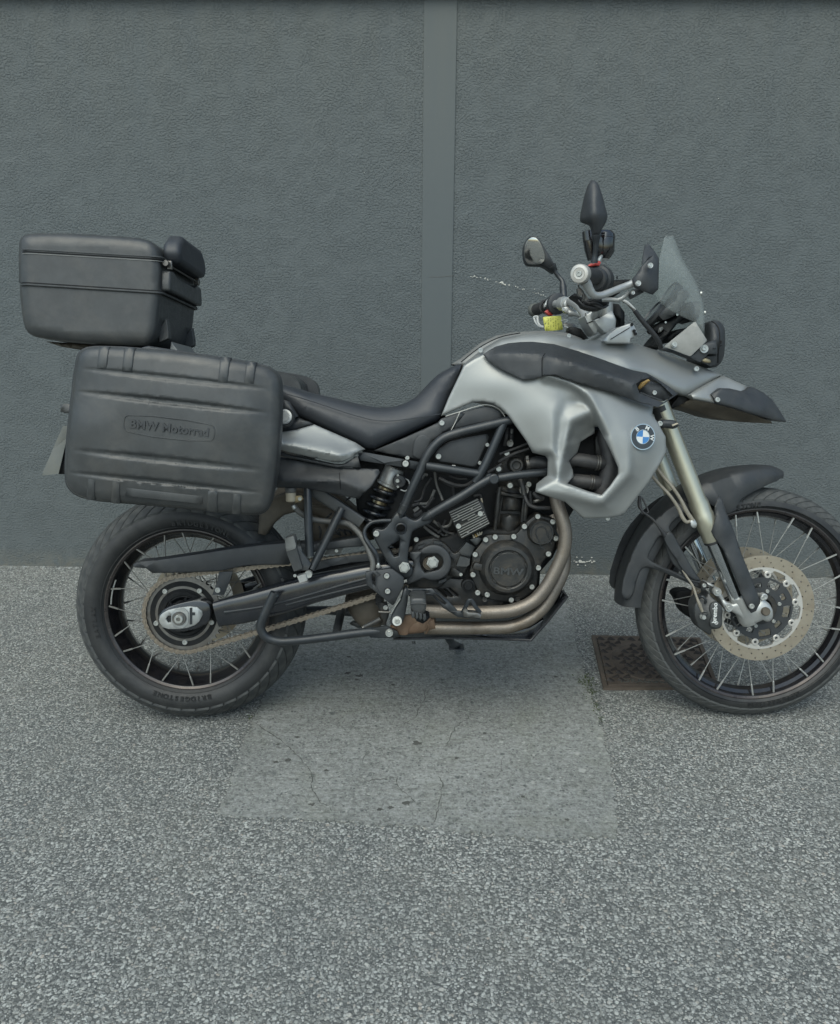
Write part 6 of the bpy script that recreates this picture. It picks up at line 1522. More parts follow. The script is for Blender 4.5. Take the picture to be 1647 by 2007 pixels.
    bh = tube('brake_hose', 'tan_hose', Q3(8, 420, 10, -.09, 480, 90, -.11, 560, 185, -.128, 610, 260, -.132, 645, 330, -.134, 690, 400, -.135), [3.6, 3.6, 3.4, 3.4, 4.2, 4.2], seg=12)
    tube('brake_hose', 'tan_hose', Q3(8, 400, 80, -.09, 470, 160, -.115, 545, 240, -.13, 600, 325, -.134, 625, 380, -.135, 650, 408, -.136, 680, 400, -.136), [3.2, 3.2, 3.2, 3.4, 4.0, 3.6, 3.2], seg=12)
    plate('hose_union', 'aluminium', chaikin(Q(8, 672, 398, 700, 385, 722, 425, 705, 452, 680, 440), 1), -.142, .014, e=.003)
    tube('abs_wire', 'hose_rubber', Q3(8, 345, 240, -.10, 345, 300, -.11, 365, 340, -.12, 430, 390, -.125, 470, 440, -.125, 510, 495, -.122), [3.0, 4.2, 2.2, 2.2, 2.6, 4.6], seg=10)
    tube('abs_wire', 'hose_rubber', Q3(8, 360, 250, -.11, 385, 300, -.115, 400, 345, -.12, 360, 352, -.12, 358, 338, -.12), 1.6, seg=8)
    # front mudguard crown
    V, Fc = [], []
    prof = [(-.0700, -.044), (-.0715, -.026), (-.066, -.010), (-.050, .000), (-.026, .005), (0, .007), (.026, .005), (.050, .000), (.066, -.010), (.0715, -.026), (.0700, -.044)]
    a0, a1 = R(79.5), R(180); na = 56; th = .004
    for layer in (0, 1):
        for i in range(na + 1):
            t = i / na; a = a0 + (a1 - a0) * t
            tip = min(1, (t / .22)) ** .55 if t < .22 else 1
            rr = .383 + .009 * math.sin(math.pi * min(1, t * 1.4)) + (.004 * (1 - t / .22) - .010 * max(0, 1 - t / .07) ** 2 if t < .22 else 0)
            if t > .9: tip *= 1 - .12 * (t - .9) / .1
            for y, dz in prof:
                dg = math.degrees(a); lip = float(np.interp(dg, [79.5, 83.5, 91, 103, 108.7, 113, 120], [.1, .65, 1.1, 1.6, 2.3, 2.3, 1.0])) if dz < -.02 else 1.0
                r = rr + dz * lip - layer * th
                V.append(fC + Vector((r * math.cos(a), y * max(.14, tip) * (1 - layer * .03), r * math.sin(a))))
    np_ = len(prof); nl = (na + 1) * np_
    for i in range(na):
        for j in range(np_ - 1):
            q = i * np_ + j; Fc.append((q, q + 1, q + np_ + 1, q + np_)); Fc.append((nl + q, nl + q + np_, nl + q + np_ + 1, nl + q + 1))
        for j in (0, np_ - 1):
            q = i * np_ + j; Fc.append((q, q + np_, nl + q + np_, nl + q))
    for i in (0, na):
        for j in range(np_ - 1):
            q = i * np_ + j; Fc.append((q, nl + q, nl + q + 1, q + 1))
    mg = obj('front_mudguard', V, Fc, 'dark_plastic', sharp=50)
    use(mg)
    sk = relief('mudguard_side', 'dark_plastic', smooth2(Q(8, 640, 268, 690, 300, 700, 330, 650, 345, 580, 390, 540, 440, 552, 470, 600, 560, 660, 660, 700, 725, 745, 790, 760, 830, 735, 838, 650, 800, 520, 745, 400, 702, 360, 712, 335, 760, 318, 820, 300, 882, 262, 915, 225, 870, 262, 700, 330, 540, 420, 420, 520, 330), 2),
        Q3(8, 640, 268, -.080, 540, 440, -.088, 690, 320, -.086, 600, 560, -.096, 745, 800, -.106, 700, 820, -.104, 520, 745, -.090, 360, 712, -.078, 300, 882, -.074, 225, 870, -.072, 262, 700, -.072, 330, 540, -.074, 420, 420, -.074, 400, 620, -.082), .006, holes=[smooth2(Q(8, 480, 500, 500, 505, 520, 600, 560, 680, 620, 745, 560, 725, 480, 690, 420, 660, 402, 636, 415, 600, 450, 540), 2)], e=.005, step=8, dens=7, sharp=60)
    relief('mudguard_stay', 'dark_plastic', chaikin(Q(8, 498, 505, 535, 465, 560, 480, 620, 590, 700, 730, 745, 792, 700, 790, 640, 745, 580, 650, 520, 560), 1), Q3(8, 510, 490, -.110, 600, 640, -.112, 740, 790, -.114, 700, 700, -.114, 530, 560, -.110), .006, e=.004, step=9, dens=9)
    tube('stay_rib', 'dark_plastic', Q3(8, 440, 690, -.093, 560, 735, -.098, 640, 775, -.104, 735, 800, -.110), 1.6, seg=6)
    mirror_copy(sk, 'mudguard_side')
    use(M)

def cockpit():
    use(M)
    Z = 6
    # handlebar
    hbp = Q3('A', 430, 1215, .36, 560, 1190, .30, 700, 1160, .24, 800, 1150, .20, 900, 1135, .165, 1000, 1190, .125, 1090, 1310, .085, 1130, 1390, .05, 1200, 1370, 0, 1300, 1300, -.05)
    far = [L(*q) for q in hbp]
    near_end = L(1140, 537, -.435); far_end = L(1050, 607, .40)
    pts = [far_end, far[1], far[3], far[4], far[5], far[6], far[7]]
    nm = [Vector((p.x, -p.y, p.z)) for p in reversed(pts[2:])]
    n2 = L(*Q('A', 1330, 780)[0], -.28)
    bar = sweep('handlebar', 'aluminium', pts + nm + [n2, near_end], .0125, seg=20)
    use(bar)
    for s, e_, d0 in ((-1, near_end, -.30), (1, far_end, .30)):
        i_ = n2 if s < 0 else far[1]
        axg = (i_ - e_).normalized(); ln = (i_ - e_).length
        g = lathe('grip', 'hose_rubber', e_, [(.013, .006), (.0175, .008), (.0172, .02)] + [(.0172 + (.0006 if k % 2 else 0), .02 + k * .004) for k in range(20)] + [(.0178, ln - .03), (.022, ln - .025), (.0225, ln - .018), (.013, ln - .016)], 28, axis=axg)
        lathe('bar_end_weight', 'disc_edge' if s < 0 else 'plate_white', e_, [(0, -.018), (.0062, -.018), (.0066, -.0195), (.0118, -.0200), (.0122, -.0190), (.0128, -.0200), (.0190, -.0188), (.0208, -.015), (.0208, .004), (.0185, .008), (0, .008)], 40, axis=axg)
    e_ = near_end; axg = (n2 - e_).normalized()
    o = link('bolt', BOLT, None); o.location = e_ - axg * .019 - OFF; o.scale = (.62,) * 3; o.rotation_euler = axg.to_track_quat('Y', 'Z').to_euler()
    use(M)
    # throttle and switch housings (near)
    hs = lathe('switch_housing', 'dark_plastic', L(*Q('A', 1250, 800)[0], -.325), [(0, -.0), (.024, -.0), (.0265, .004), (.0265, .018), (.032, .022), (.033, .050), (.028, .056), (0, .056)], 36, axis=axg); use(hs)
    plate('start_switch', 'red_plastic', Q('A', 1145, 605, 1180, 570, 1240, 575, 1270, 545, 1320, 532, 1335, 560, 1310, 600, 1240, 605, 1200, 615), -.315, .03, e=.003)
    plate('switch_pod', 'dark_plastic', Q('A', 1330, 610, 1350, 575, 1400, 585, 1400, 620, 1450, 650, 1460, 700, 1430, 715, 1380, 680), -.28, .03, e=.003)
    for (a, b_, c_, d_) in ((990, 950, 1070, 1050), (1070, 1030, 1155, 1120)):
        plate('lever_pivot', 'steel_dark', Q('A', a, b_ - 20, a + 45, b_, c_, d_ - 20, c_ - 40, d_, a + 10, d_ - 30), -.26, .02, e=.004)
    tube('cable', 'cable_cover', Q3('A', 1000, 870, -.34, 1010, 920, -.33, 1050, 960, -.32, 1100, 1060, -.3, 1060, 1120, -.28), 1.6, seg=8)
    relief('switch_block', 'inner_black', chaikin(Q('A', 900, 1040, 960, 1000, 1060, 1080, 1300, 1090, 1440, 840, 1647, 800, 1647, 980, 1500, 1080, 1420, 1180, 1330, 1260, 1100, 1220, 1040, 1130), 1), -.20, .06, e=.012)
    for P in (((1060, 1100), (1150, 1150), (1260, 1150), (1350, 1200)), ((1080, 1160), (1200, 1110), (1300, 1120), (1450, 1150)), ((1200, 1130), (1260, 1190), (1370, 1220), (1440, 1180)), ((1430, 1080), (1500, 1090), (1600, 1100), (1647, 1060)), ((1000, 1110), (1090, 1190), (1200, 1220), (1290, 1230))):
        tube('cable', random.choice(['cable_cover', 'hose_rubber']), [(*Q('A', *p)[0], -.215 - .01 * math.sin(i)) for i, p in enumerate(P)], 2.2, seg=8)
    use(M)
    # near reservoirs
    p = L(*Q('A', 1380, 400)[0], -.25); up = Vector((.02, 0.06, 1))
    rs = lathe('brake_reservoir', 'roundel_black', p, [(0, -.018), (.012, -.018), (.020, -.008), (.0245, .000), (.0245, .030), (.0255, .031), (.0255, .034), (.0245, .035), (.0245, .040), (.021, .046), (.018, .048), (0, .048)], 36, axis=up); use(rs)
    tube('reservoir_stem', 'bolt_steel', Q3('A', 1350, 450, -.262, 1320, 500, -.268, 1300, 540, -.27), [3, 4, 4], seg=10)
    use(M)
    p = L(*Q('A', 1185, 380)[0], -.20)
    lathe('far_cup', 'roundel_black', p, [(0, -.024), (.010, -.024), (.015, .0), (.0165, .022), (.0172, .023), (.0172, .026), (.0165, .046), (.012, .048), (0, .048)], 30, axis=Vector((-.14, 0, 1)))
    # mirrors
    m1 = relief('mirror', 'dark_plastic', smooth2(Q(6, 582, 84, 622, 94, 648, 150, 672, 225, 690, 300, 700, 335, 690, 385, 660, 435, 640, 480, 600, 482, 588, 440, 575, 402, 515, 380, 508, 345, 520, 280, 545, 170), 2),
        Q3(6, 582, 84, -.33, 622, 94, -.33, 672, 225, -.335, 700, 335, -.335, 640, 480, -.338, 600, 482, -.338, 515, 380, -.325, 508, 345, -.322, 545, 170, -.325, 600, 250, -.362, 590, 330, -.364, 640, 330, -.362, 615, 150, -.350), .018, e=.008, step=7, dens=7, sharp=70)
    m1['label'] = 'dark right hand mirror seen from behind its shell'
    use(m1)
    tube('mirror_stem', 'frame_paint', Q3('A', 1262, 150, -.345, 1262, 300, -.340, 1250, 430, -.335, 1235, 560, -.33), [9, 5.4, 5, 7], seg=16)
    use(M)
    m2 = relief('mirror', 'dark_plastic', smooth2(Q('A', 205, 300, 250, 210, 300, 172, 385, 180, 440, 230, 500, 330, 580, 450, 640, 560, 700, 660, 640, 710, 590, 690, 545, 655, 450, 605, 300, 600, 235, 575, 200, 480, 195, 380), 2),
        Q3('A', 205, 300, .322, 300, 172, .306, 440, 230, .298, 700, 660, .33, 590, 690, .33, 300, 600, .33, 235, 575, .33, 195, 380, .33, 560, 500, .300, 520, 400, .300, 520, 560, .300, 350, 400, .328, 250, 250, .33), .03, e=.006, step=8, dens=7, sharp=70)
    m2['label'] = 'left hand mirror with its grey glass facing the camera'
    use(m2)
    relief('mirror_glass', 'mirror_glass', smooth2(Q('A', 215, 310, 260, 225, 310, 190, 375, 195, 430, 245, 480, 340, 510, 440, 510, 520, 470, 565, 430, 580, 290, 582, 245, 560, 215, 480), 2), Q3('A', 200, 170, .300, 520, 170, .270, 520, 600, .298, 200, 600, .328), .003, e=.001)
    tube('mirror_stem', 'frame_paint', Q3('A', 610, 600, .325, 660, 690, .33, 720, 770, .33, 765, 830, .325, 778, 920, .32, 785, 1000, .31, 790, 1090, .30), [9, 4.2, 4.2, 4.6, 7, 6.8, 6], seg=16)
    use(M)
    # far switchgear
    fs = lathe('switch_housing', 'dark_plastic', L(*Q('A', 600, 1180)[0], .30), [(0, 0), (.022, 0), (.026, .006), (.028, .03), (.032, .034), (.032, .046), (.024, .05), (0, .05)], 32, axis=(far[3] - far[1]).normalized()); use(fs)
    plate('kill_switch', 'red_plastic', Q('A', 510, 1270, 560, 1245, 615, 1243, 652, 1300, 620, 1335, 560, 1330, 520, 1290), .265, .02, e=.003)
    plate('switch_button', 'aluminium', Q('A', 540, 1105, 570, 1075, 610, 1075, 600, 1130, 560, 1180, 510, 1215, 500, 1190), .268, .02, e=.004)
    plate('switch_button', 'grey_paint', Q('A', 575, 1150, 625, 1150, 625, 1225, 580, 1235), .264, .02, e=.003)
    use(bar)
    lathe('lever_clamp', 'aluminium', L(*Q('A', 790, 1160)[0], .20), [(.012, -.014), (.020, -.013), (.021, 0), (.019, .012), (.012, .013)], 24, axis=(far[4] - far[3]))
    plate('clamp_block', 'aluminium', chaikin(Q('A', 780, 1150, 830, 1080, 880, 1045, 930, 1050, 955, 1090, 860, 1110, 850, 1180, 830, 1230, 790, 1200), 1), .17, .02, e=.004)
    plate('clamp_block', 'aluminium', chaikin(Q('A', 760, 1230, 800, 1205, 850, 1200, 900, 1230, 900, 1290, 850, 1310, 800, 1290), 1), .165, .02, e=.004)
    bolt('A', 785, 1245, .160, 24)
    tube('clutch_lever', 'aluminium', Q3('A', 860, 1290, .17, 980, 1310, .165, 1080, 1370, .16), [7, 6, 5], seg=12)
    tube('wire_loop', 'white_plastic', Q3('A', 350, 1360, .34, 400, 1350, .33, 405, 1410, .31, 430, 1470, .30, 500, 1505, .28), [2.6, 2.6, 2.2, 2, 1.8], seg=8)
    tube('wire_loop', 'white_plastic', Q3('A', 350, 1370, .34, 380, 1440, .32, 430, 1490, .30, 500, 1508, .28), 2, seg=8)
    use(M)
    # clamps and top yoke
    rc = relief('bar_riser', 'aluminium', chaikin(Q('A', 1095, 1330, 1300, 1215, 1335, 1225, 1360, 1400, 1270, 1612, 1230, 1600, 1150, 1480), 1, .08), -.045, .09, e=.004); use(rc)
    relief('riser_cap', 'aluminium', chaikin(Q('A', 1240, 1400, 1340, 1350, 1500, 1260, 1560, 1400, 1545, 1520, 1420, 1590, 1390, 1590, 1300, 1500), 1, .08), -.075, .05, e=.004)
    lathe('stem_top', 'aluminium', L(*Q('A', 1400, 1400)[0], -.05), [(.0205, -.01), (.0205, .06), (.018, .062), (0, .062)], 32, axis=Vector((-.05, 0, 1)))
    tube('riser_gap', 'inner_black', Q3('A', 1125, 1452, -.047, 1220, 1415, -.047, 1315, 1360, -.077), 1.0, seg=6, smooth=False)
    for x in (1105, 1210): plate('riser_slot', 'inner_black', Q('A', x, 1300, x + 8, 1296, x + 14, 1340, x + 5, 1342), -.0465, .003, e=0)
    use(M)
    yk = relief('top_yoke', 'aluminium', chaikin(Q('B', -110, 1560, -40, 1460, 60, 1390, 200, 1340, 280, 1320, 352, 1475, 250, 1540, 260, 1600, -60, 1600), 1, .07), -.140, .28, e=.004); use(yk)
    tube('yoke_gap', 'inner_black', Q3('B', -20, 1545, -.143, 100, 1470, -.143, 240, 1385, -.143), .8, seg=6, smooth=False)
    for x, y in ((268, 1345), (300, 1430), (318, 1470)): lathe('yoke_screw', 'inner_black', L(*Q('B', x, y)[0], -.1405), [(0, -.001), (.004, -.001), (.0042, .003)], 12)
    lathe('fork_cap', 'aluminium', L(*Q('A', 1560, 1540)[0], -.09), [(0, -.004), (.014, -.004), (.018, 0), (.018, .02)], 28, axis=Vector((.2, 0, -1)))
    use(M)
    relief('ignition_lock', 'inner_black', Q('A', 880, 1500, 950, 1500, 1040, 1530, 1150, 1670, 1050, 1700, 920, 1620, 860, 1560), .0, .05, e=.006)
    relief('steering_head', 'inner_black', Q('B', 0, 1060, 90, 1070, 170, 1180, 170, 1350, 110, 1370, 60, 1250, -20, 1180), -.02, .06, e=.01)
    tube('clutch_cable', 'cable_cover', Q3('B', 150, 1030, -.13, 200, 1050, -.13, 240, 1090, -.13, 300, 1150, -.13, 305, 1165, -.13), [3, 3, 3, 3.4, 3.4], seg=12)
    tube('clutch_cable_boot', 'hose_rubber', Q3('B', 300, 1155, -.13, 380, 1260, -.125, 480, 1380, -.12, 580, 1500, -.11, 640, 1600, -.10, 655, 1670, -.095), [4.2, 4.6, 4.8, 5, 5, 4.6], seg=14)
    tube('cable_sleeve', 'white_plastic', Q3('B', 130, 1015, -.131, 195, 1045, -.131, 240, 1080, -.131, 310, 1150, -.131), [2.6, 3.4, 3, 2.4], seg=10)
    # hand guard
    gd = tube('hand_guard_frame', 'aluminium', Q3('A', 1095, 830, -.430, 1130, 880, -.425, 1170, 960, -.420, 1230, 1030, -.415, 1330, 1040, -.405, 1450, 1000, -.395) + Q3('B', 60, 875, -.385, 180, 830, -.375, 290, 785, -.370), [10, 9.6, 8.4, 7.2, 7.0, 7.0, 7.0, 7.0, 7.4], seg=18)
    gd['label'] = 'silver tube frame of the right hand guard'
    use(gd)
    hg = relief('hand_guard', 'dark_plastic', chaikin(Q('B', 268, 735, 330, 660, 395, 560, 470, 480, 570, 405, 635, 460, 630, 620, 625, 870, 545, 945, 470, 915, 300, 850), 1, .06),
        Q3('B', 268, 735, -.385, 395, 560, -.385, 570, 405, -.375, 635, 460, -.370, 625, 870, -.370, 545, 945, -.378, 300, 850, -.388, 440, 700, -.395), .006, e=.005, step=9, dens=9)
    relief('hand_guard_wing', 'dark_plastic', Q('B', 398, 540, 410, 440, 440, 280, 480, 250, 560, 340, 630, 450, 560, 420, 470, 480), Q3('B', 398, 540, -.385, 440, 280, -.33, 480, 250, -.325, 560, 340, -.335, 630, 450, -.36, 470, 480, -.38), .005, e=.003, step=9, dens=9)
    relief('hand_guard_bracket', 'dark_plastic', Q('B', 250, 925, 290, 870, 400, 860, 430, 910, 270, 995, 245, 975), -.365, .02, e=.004)
    for x, y, r_ in ((516, 550, 36), (354, 790, 36), (281, 915, 26)): washer('B', x, y, -.398 if x > 300 else -.372, r_ * 1.05, 'bolt_steel', hole=.3, th=.004); bolt('B', x, y, -.400 if x > 300 else -.374, r_ * .6)
    use(M)
    tube('brake_lever', 'aluminium', Q3('B', -120, 1010, -.31, 0, 1010, -.33, 80, 1015, -.34, 170, 970, -.345, 230, 905, -.35), 4.2, seg=10, rb=.005)
    relief('master_cylinder', 'inner_black', Q('B', -60, 750, 60, 745, 240, 735, 250, 780, 150, 820, 60, 850, -60, 880), -.27, .04, e=.01)
    tube('antenna', 'inner_black', Q3('B', 68, 690, -.27, 68, 735, -.27), 1.2, seg=6)
    # instruments
    ins = relief('instrument_housing', 'dark_plastic', chaikin(Q('B', 630, 1220, 700, 1130, 860, 1000, 870, 900, 930, 860, 1040, 905, 1040, 960, 960, 1060, 900, 1180, 830, 1235, 690, 1290), 1, .1), Q3('B', 630, 1220, -.060, 930, 860, -.060, 1040, 905, -.06, 690, 1290, -.060, 860, 1080, -.070, 960, 960, -.068), mirror=True, e=.006, step=10, dens=9, sharp=50); use(ins)
    def gauge(x0, y0, x1, y1, d, r0):
        a = L(*Q('B', x0, y0)[0], d); b_ = L(*Q('B', x1, y1)[0], d); n_ = (a - b_).normalized()
        lathe('gauge_body', 'dark_plastic', b_, [(0, 0), (r0 * .8, 0), (r0, .01), (r0, (a - b_).length), (r0 * .93, (a - b_).length + .003), (r0 * .9, (a - b_).length), (0, (a - b_).length - .002)], 44, axis=n_)
        lathe('gauge_glass', 'gauge_glass', a, [(0, .0015), (r0 * .88, .0012), (r0 * .9, 0)], 40, axis=n_)
        lathe('gauge_bezel', 'frame_paint', a, [(r0 * .9, .001), (r0 * .95, .004), (r0 * 1.01, .002), (r0 * 1.01, -.002)], 40, axis=n_)
    gauge(545, 1190, 620, 1250, .0, .040)
    gauge(745, 960, 850, 1030, -.0, .043)
    relief('instrument_cowl', 'inner_black', chaikin(Q('B', 550, 1410, 640, 1330, 720, 1290, 880, 1190, 990, 1060, 1060, 1030, 1120, 1100, 1110, 1300, 1000, 1260, 880, 1330, 760, 1480, 640, 1600, 650, 1680, 530, 1640, 600, 1540, 700, 1420, 620, 1450), 1, .1), Q3('B', 550, 1410, -.04, 1060, 1030, -.05, 1110, 1300, -.06, 530, 1640, -.06, 880, 1250, -.05), mirror=True, e=.01, dens=14)
    lathe('headlamp_mount', 'dark_plastic', L(*Q('B', 1040, 1160)[0], -.02), [(0, -.03), (.018, -.03), (.022, .0), (.028, .02), (0, .02)], 28, axis=Vector((1, 0, -.1)))
    bolt('B', 878, 1212, -.075, 16); bolt('B', 722, 1315, -.075, 14)
    plate('bulb_clip', 'grey_paint', Q('B', 640, 1390, 680, 1375, 690, 1400, 660, 1440, 630, 1450), -.062, .01); relief('lamp_bracket', 'inner_black', Q('B', 740, 1500, 880, 1410, 1000, 1390, 900, 1480, 760, 1590), -.03, .06, e=.006)
    use(M)
    # headlight
    hl = relief('headlight', 'dark_plastic', chaikin(Q('B', 1290, 1310, 1380, 1285, 1450, 1300, 1495, 1350, 1520, 1420, 1525, 1560, 1510, 1760, 1470, 1860, 1400, 1920, 1340, 1920, 1190, 1860, 1200, 1780, 1290, 1500), 1, .14),
        Q3('B', 1290, 1310, -.070, 1380, 1285, -.075, 1520, 1420, -.070, 1525, 1560, -.072, 1510, 1760, -.070, 1400, 1920, -.070, 1190, 1860, -.06, 1350, 1600, -.105, 1420, 1500, -.105, 1470, 1600, -.095), mirror=True, e=.014, step=8, dens=8, sharp=50); use(hl)
    tube('bezel_joint', 'inner_black', Q3('B', 1340, 1300, -.083, 1400, 1340, -.097, 1440, 1420, -.103, 1448, 1560, -.105, 1430, 1700, -.1, 1425, 1860, -.082), 1.2, seg=6)
    relief('lens_side', 'gauge_glass', Q('B', 1195, 1780, 1300, 1770, 1420, 1770, 1400, 1880, 1340, 1905, 1200, 1850), Q3('B', 1195, 1780, -.085, 1420, 1770, -.102, 1400, 1880, -.086, 1200, 1850, -.078), .006, e=.003, step=9)
    relief('headlight_bracket', 'dark_plastic', Q('B', 650, 1680, 720, 1655, 1050, 1760, 1100, 1740, 1250, 1600, 1400, 1545, 1410, 1600, 1420, 1740, 1300, 1740, 1190, 1850, 1000, 1790, 820, 1720), -.112, .02, e=.004)
    plate('bracket_slot', 'inner_black', Q('B', 1360, 1665, 1400, 1662, 1400, 1670, 1360, 1673), -.113, .002, e=0)
    for P in ((1460, 1560, 1480, 1560, 1478, 1600, 1462, 1600), (1435, 1630, 1480, 1620, 1478, 1635, 1440, 1645)): plate('moulded_mark', 'inner_black', Q('B', *P), -.0985, .002, e=0)
    washer('B', 1240, 1672, -.116, 58, 'bolt_steel', hole=.3, th=.006); bolt('B', 1240, 1665, -.119, 32)
    plate('bulb_seen_through', 'anodised', chaikin(Q('B', 1200, 1820, 1260, 1790, 1330, 1820, 1330, 1860, 1260, 1860), 1), -.095, .01)
    use(M)
    # windscreen
    rows = [((1060, 1290, -.132), (1118, 1300, -.130), (1285, 1520, -.122)), ((800, 1160, -.150), (1098, 1160, -.130), (1296, 1250, -.100)), ((560, 980, -.165), (1075, 980, -.126), (1266, 1050, -.075)),
            ((585, 780, -.165), (1052, 810, -.120), (1190, 840, -.050)), ((615, 600, -.160), (1018, 640, -.112), (1075, 650, -.035)), ((650, 430, -.145), (925, 500, -.100), (962, 480, -.020)),
            ((690, 280, -.120), (850, 350, -.088), (887, 290, -.010)), ((722, 145, -.090), (775, 160, -.060), (817, 142, -.005))]
    V, Fc = [], []; nc = 12
    for e_, k_, c_ in rows:
        pe, pk, pc = L(*Q('B', *e_[:2])[0], e_[2]), L(*Q('B', *k_[:2])[0], k_[2]), L(*Q('B', *c_[:2])[0], c_[2])
        half = [pe, pe.lerp(pk, .33), pe.lerp(pk, .66), pk, pk.lerp(pc, .5), pc]
        V += half + [Vector((pc.x + .004, 0, pc.z))] + [Vector((p.x, -p.y, p.z)) for p in reversed(half)]
    for i in range(len(rows) - 1):
        for j in range(nc):
            q = i * (nc + 1) + j; Fc.append((q, q + 1, q + nc + 2, q + nc + 1))
    ws = obj('windscreen', V, Fc, 'screen_acrylic', sharp=60); sub = ws.modifiers.new('sub', 'SUBSURF'); sub.levels = 1; sub.render_levels = 2
    md = ws.modifiers.new('solid', 'SOLIDIFY'); md.thickness = .0035
    ws['label'] = 'clear slightly scuffed bent acrylic windscreen'
    use(ws)
    edge = [V[i * (nc + 1)] for i in range(len(rows))]
    relief('screen_flap', 'screen_frosted', chaikin(Q('B', 700, 1640, 1120, 1300, 1282, 1560, 1060, 1770, 1035, 1768), 1, .03), Q3('B', 700, 1640, -.122, 1120, 1300, -.132, 1282, 1560, -.135, 1050, 1770, -.128), .004, e=.001)
    for x, y, d in ((835, 1615, -.128), ): washer('B', x, y, d - .001, 42, 'bolt_steel', hole=.3, th=.004); bolt('B', x, y, d - .004, 26)
    for x, y in ((1190, 925), (1240, 1185)):
        p = L(*Q('B', x, y)[0], -.075); o = link('bolt', BOLT, None); o.location = p - OFF + Vector((.002, 0, 0)); o.rotation_euler = (0, 0, R(70)); o.scale = (.55,) * 3
    use(M)

# =================================================================== LUGGAGE AND SMALL THINGS
def new_thing(name, base, label, cat, group=None):
    r_ = bpy.data.objects.new(name, None); COL.objects.link(r_)
    r_.matrix_world = Matrix.Translation(BR @ base) @ BR.to_4x4()
    tag(r_, label, cat, group); use(r_, base.copy()); return r_

def groove(lines, amp, wpx):
    def f(P):
        out = np.zeros(len(P))
        for (x0, y0, x1, y1, a, w_) in lines:
            A = np.array((x0, y0)); B = np.array((x1, y1)); d = B - A; l = np.hypot(*d); u = d / l; nn = np.array((-u[1], u[0]))
            t = (P - A) @ u / l; s = (P - A) @ nn
            env = np.clip(1 - np.abs(2 * t - 1) ** 2.2, 0, 1) * ((t > 0) & (t < 1))
            ww = w_ * (0.35 + .65 * env)
            out += a * env * np.where(np.abs(s) < ww, 1.0, np.exp(-((np.abs(s) - ww) / (w_ * .35)) ** 2))
        return out
    return f

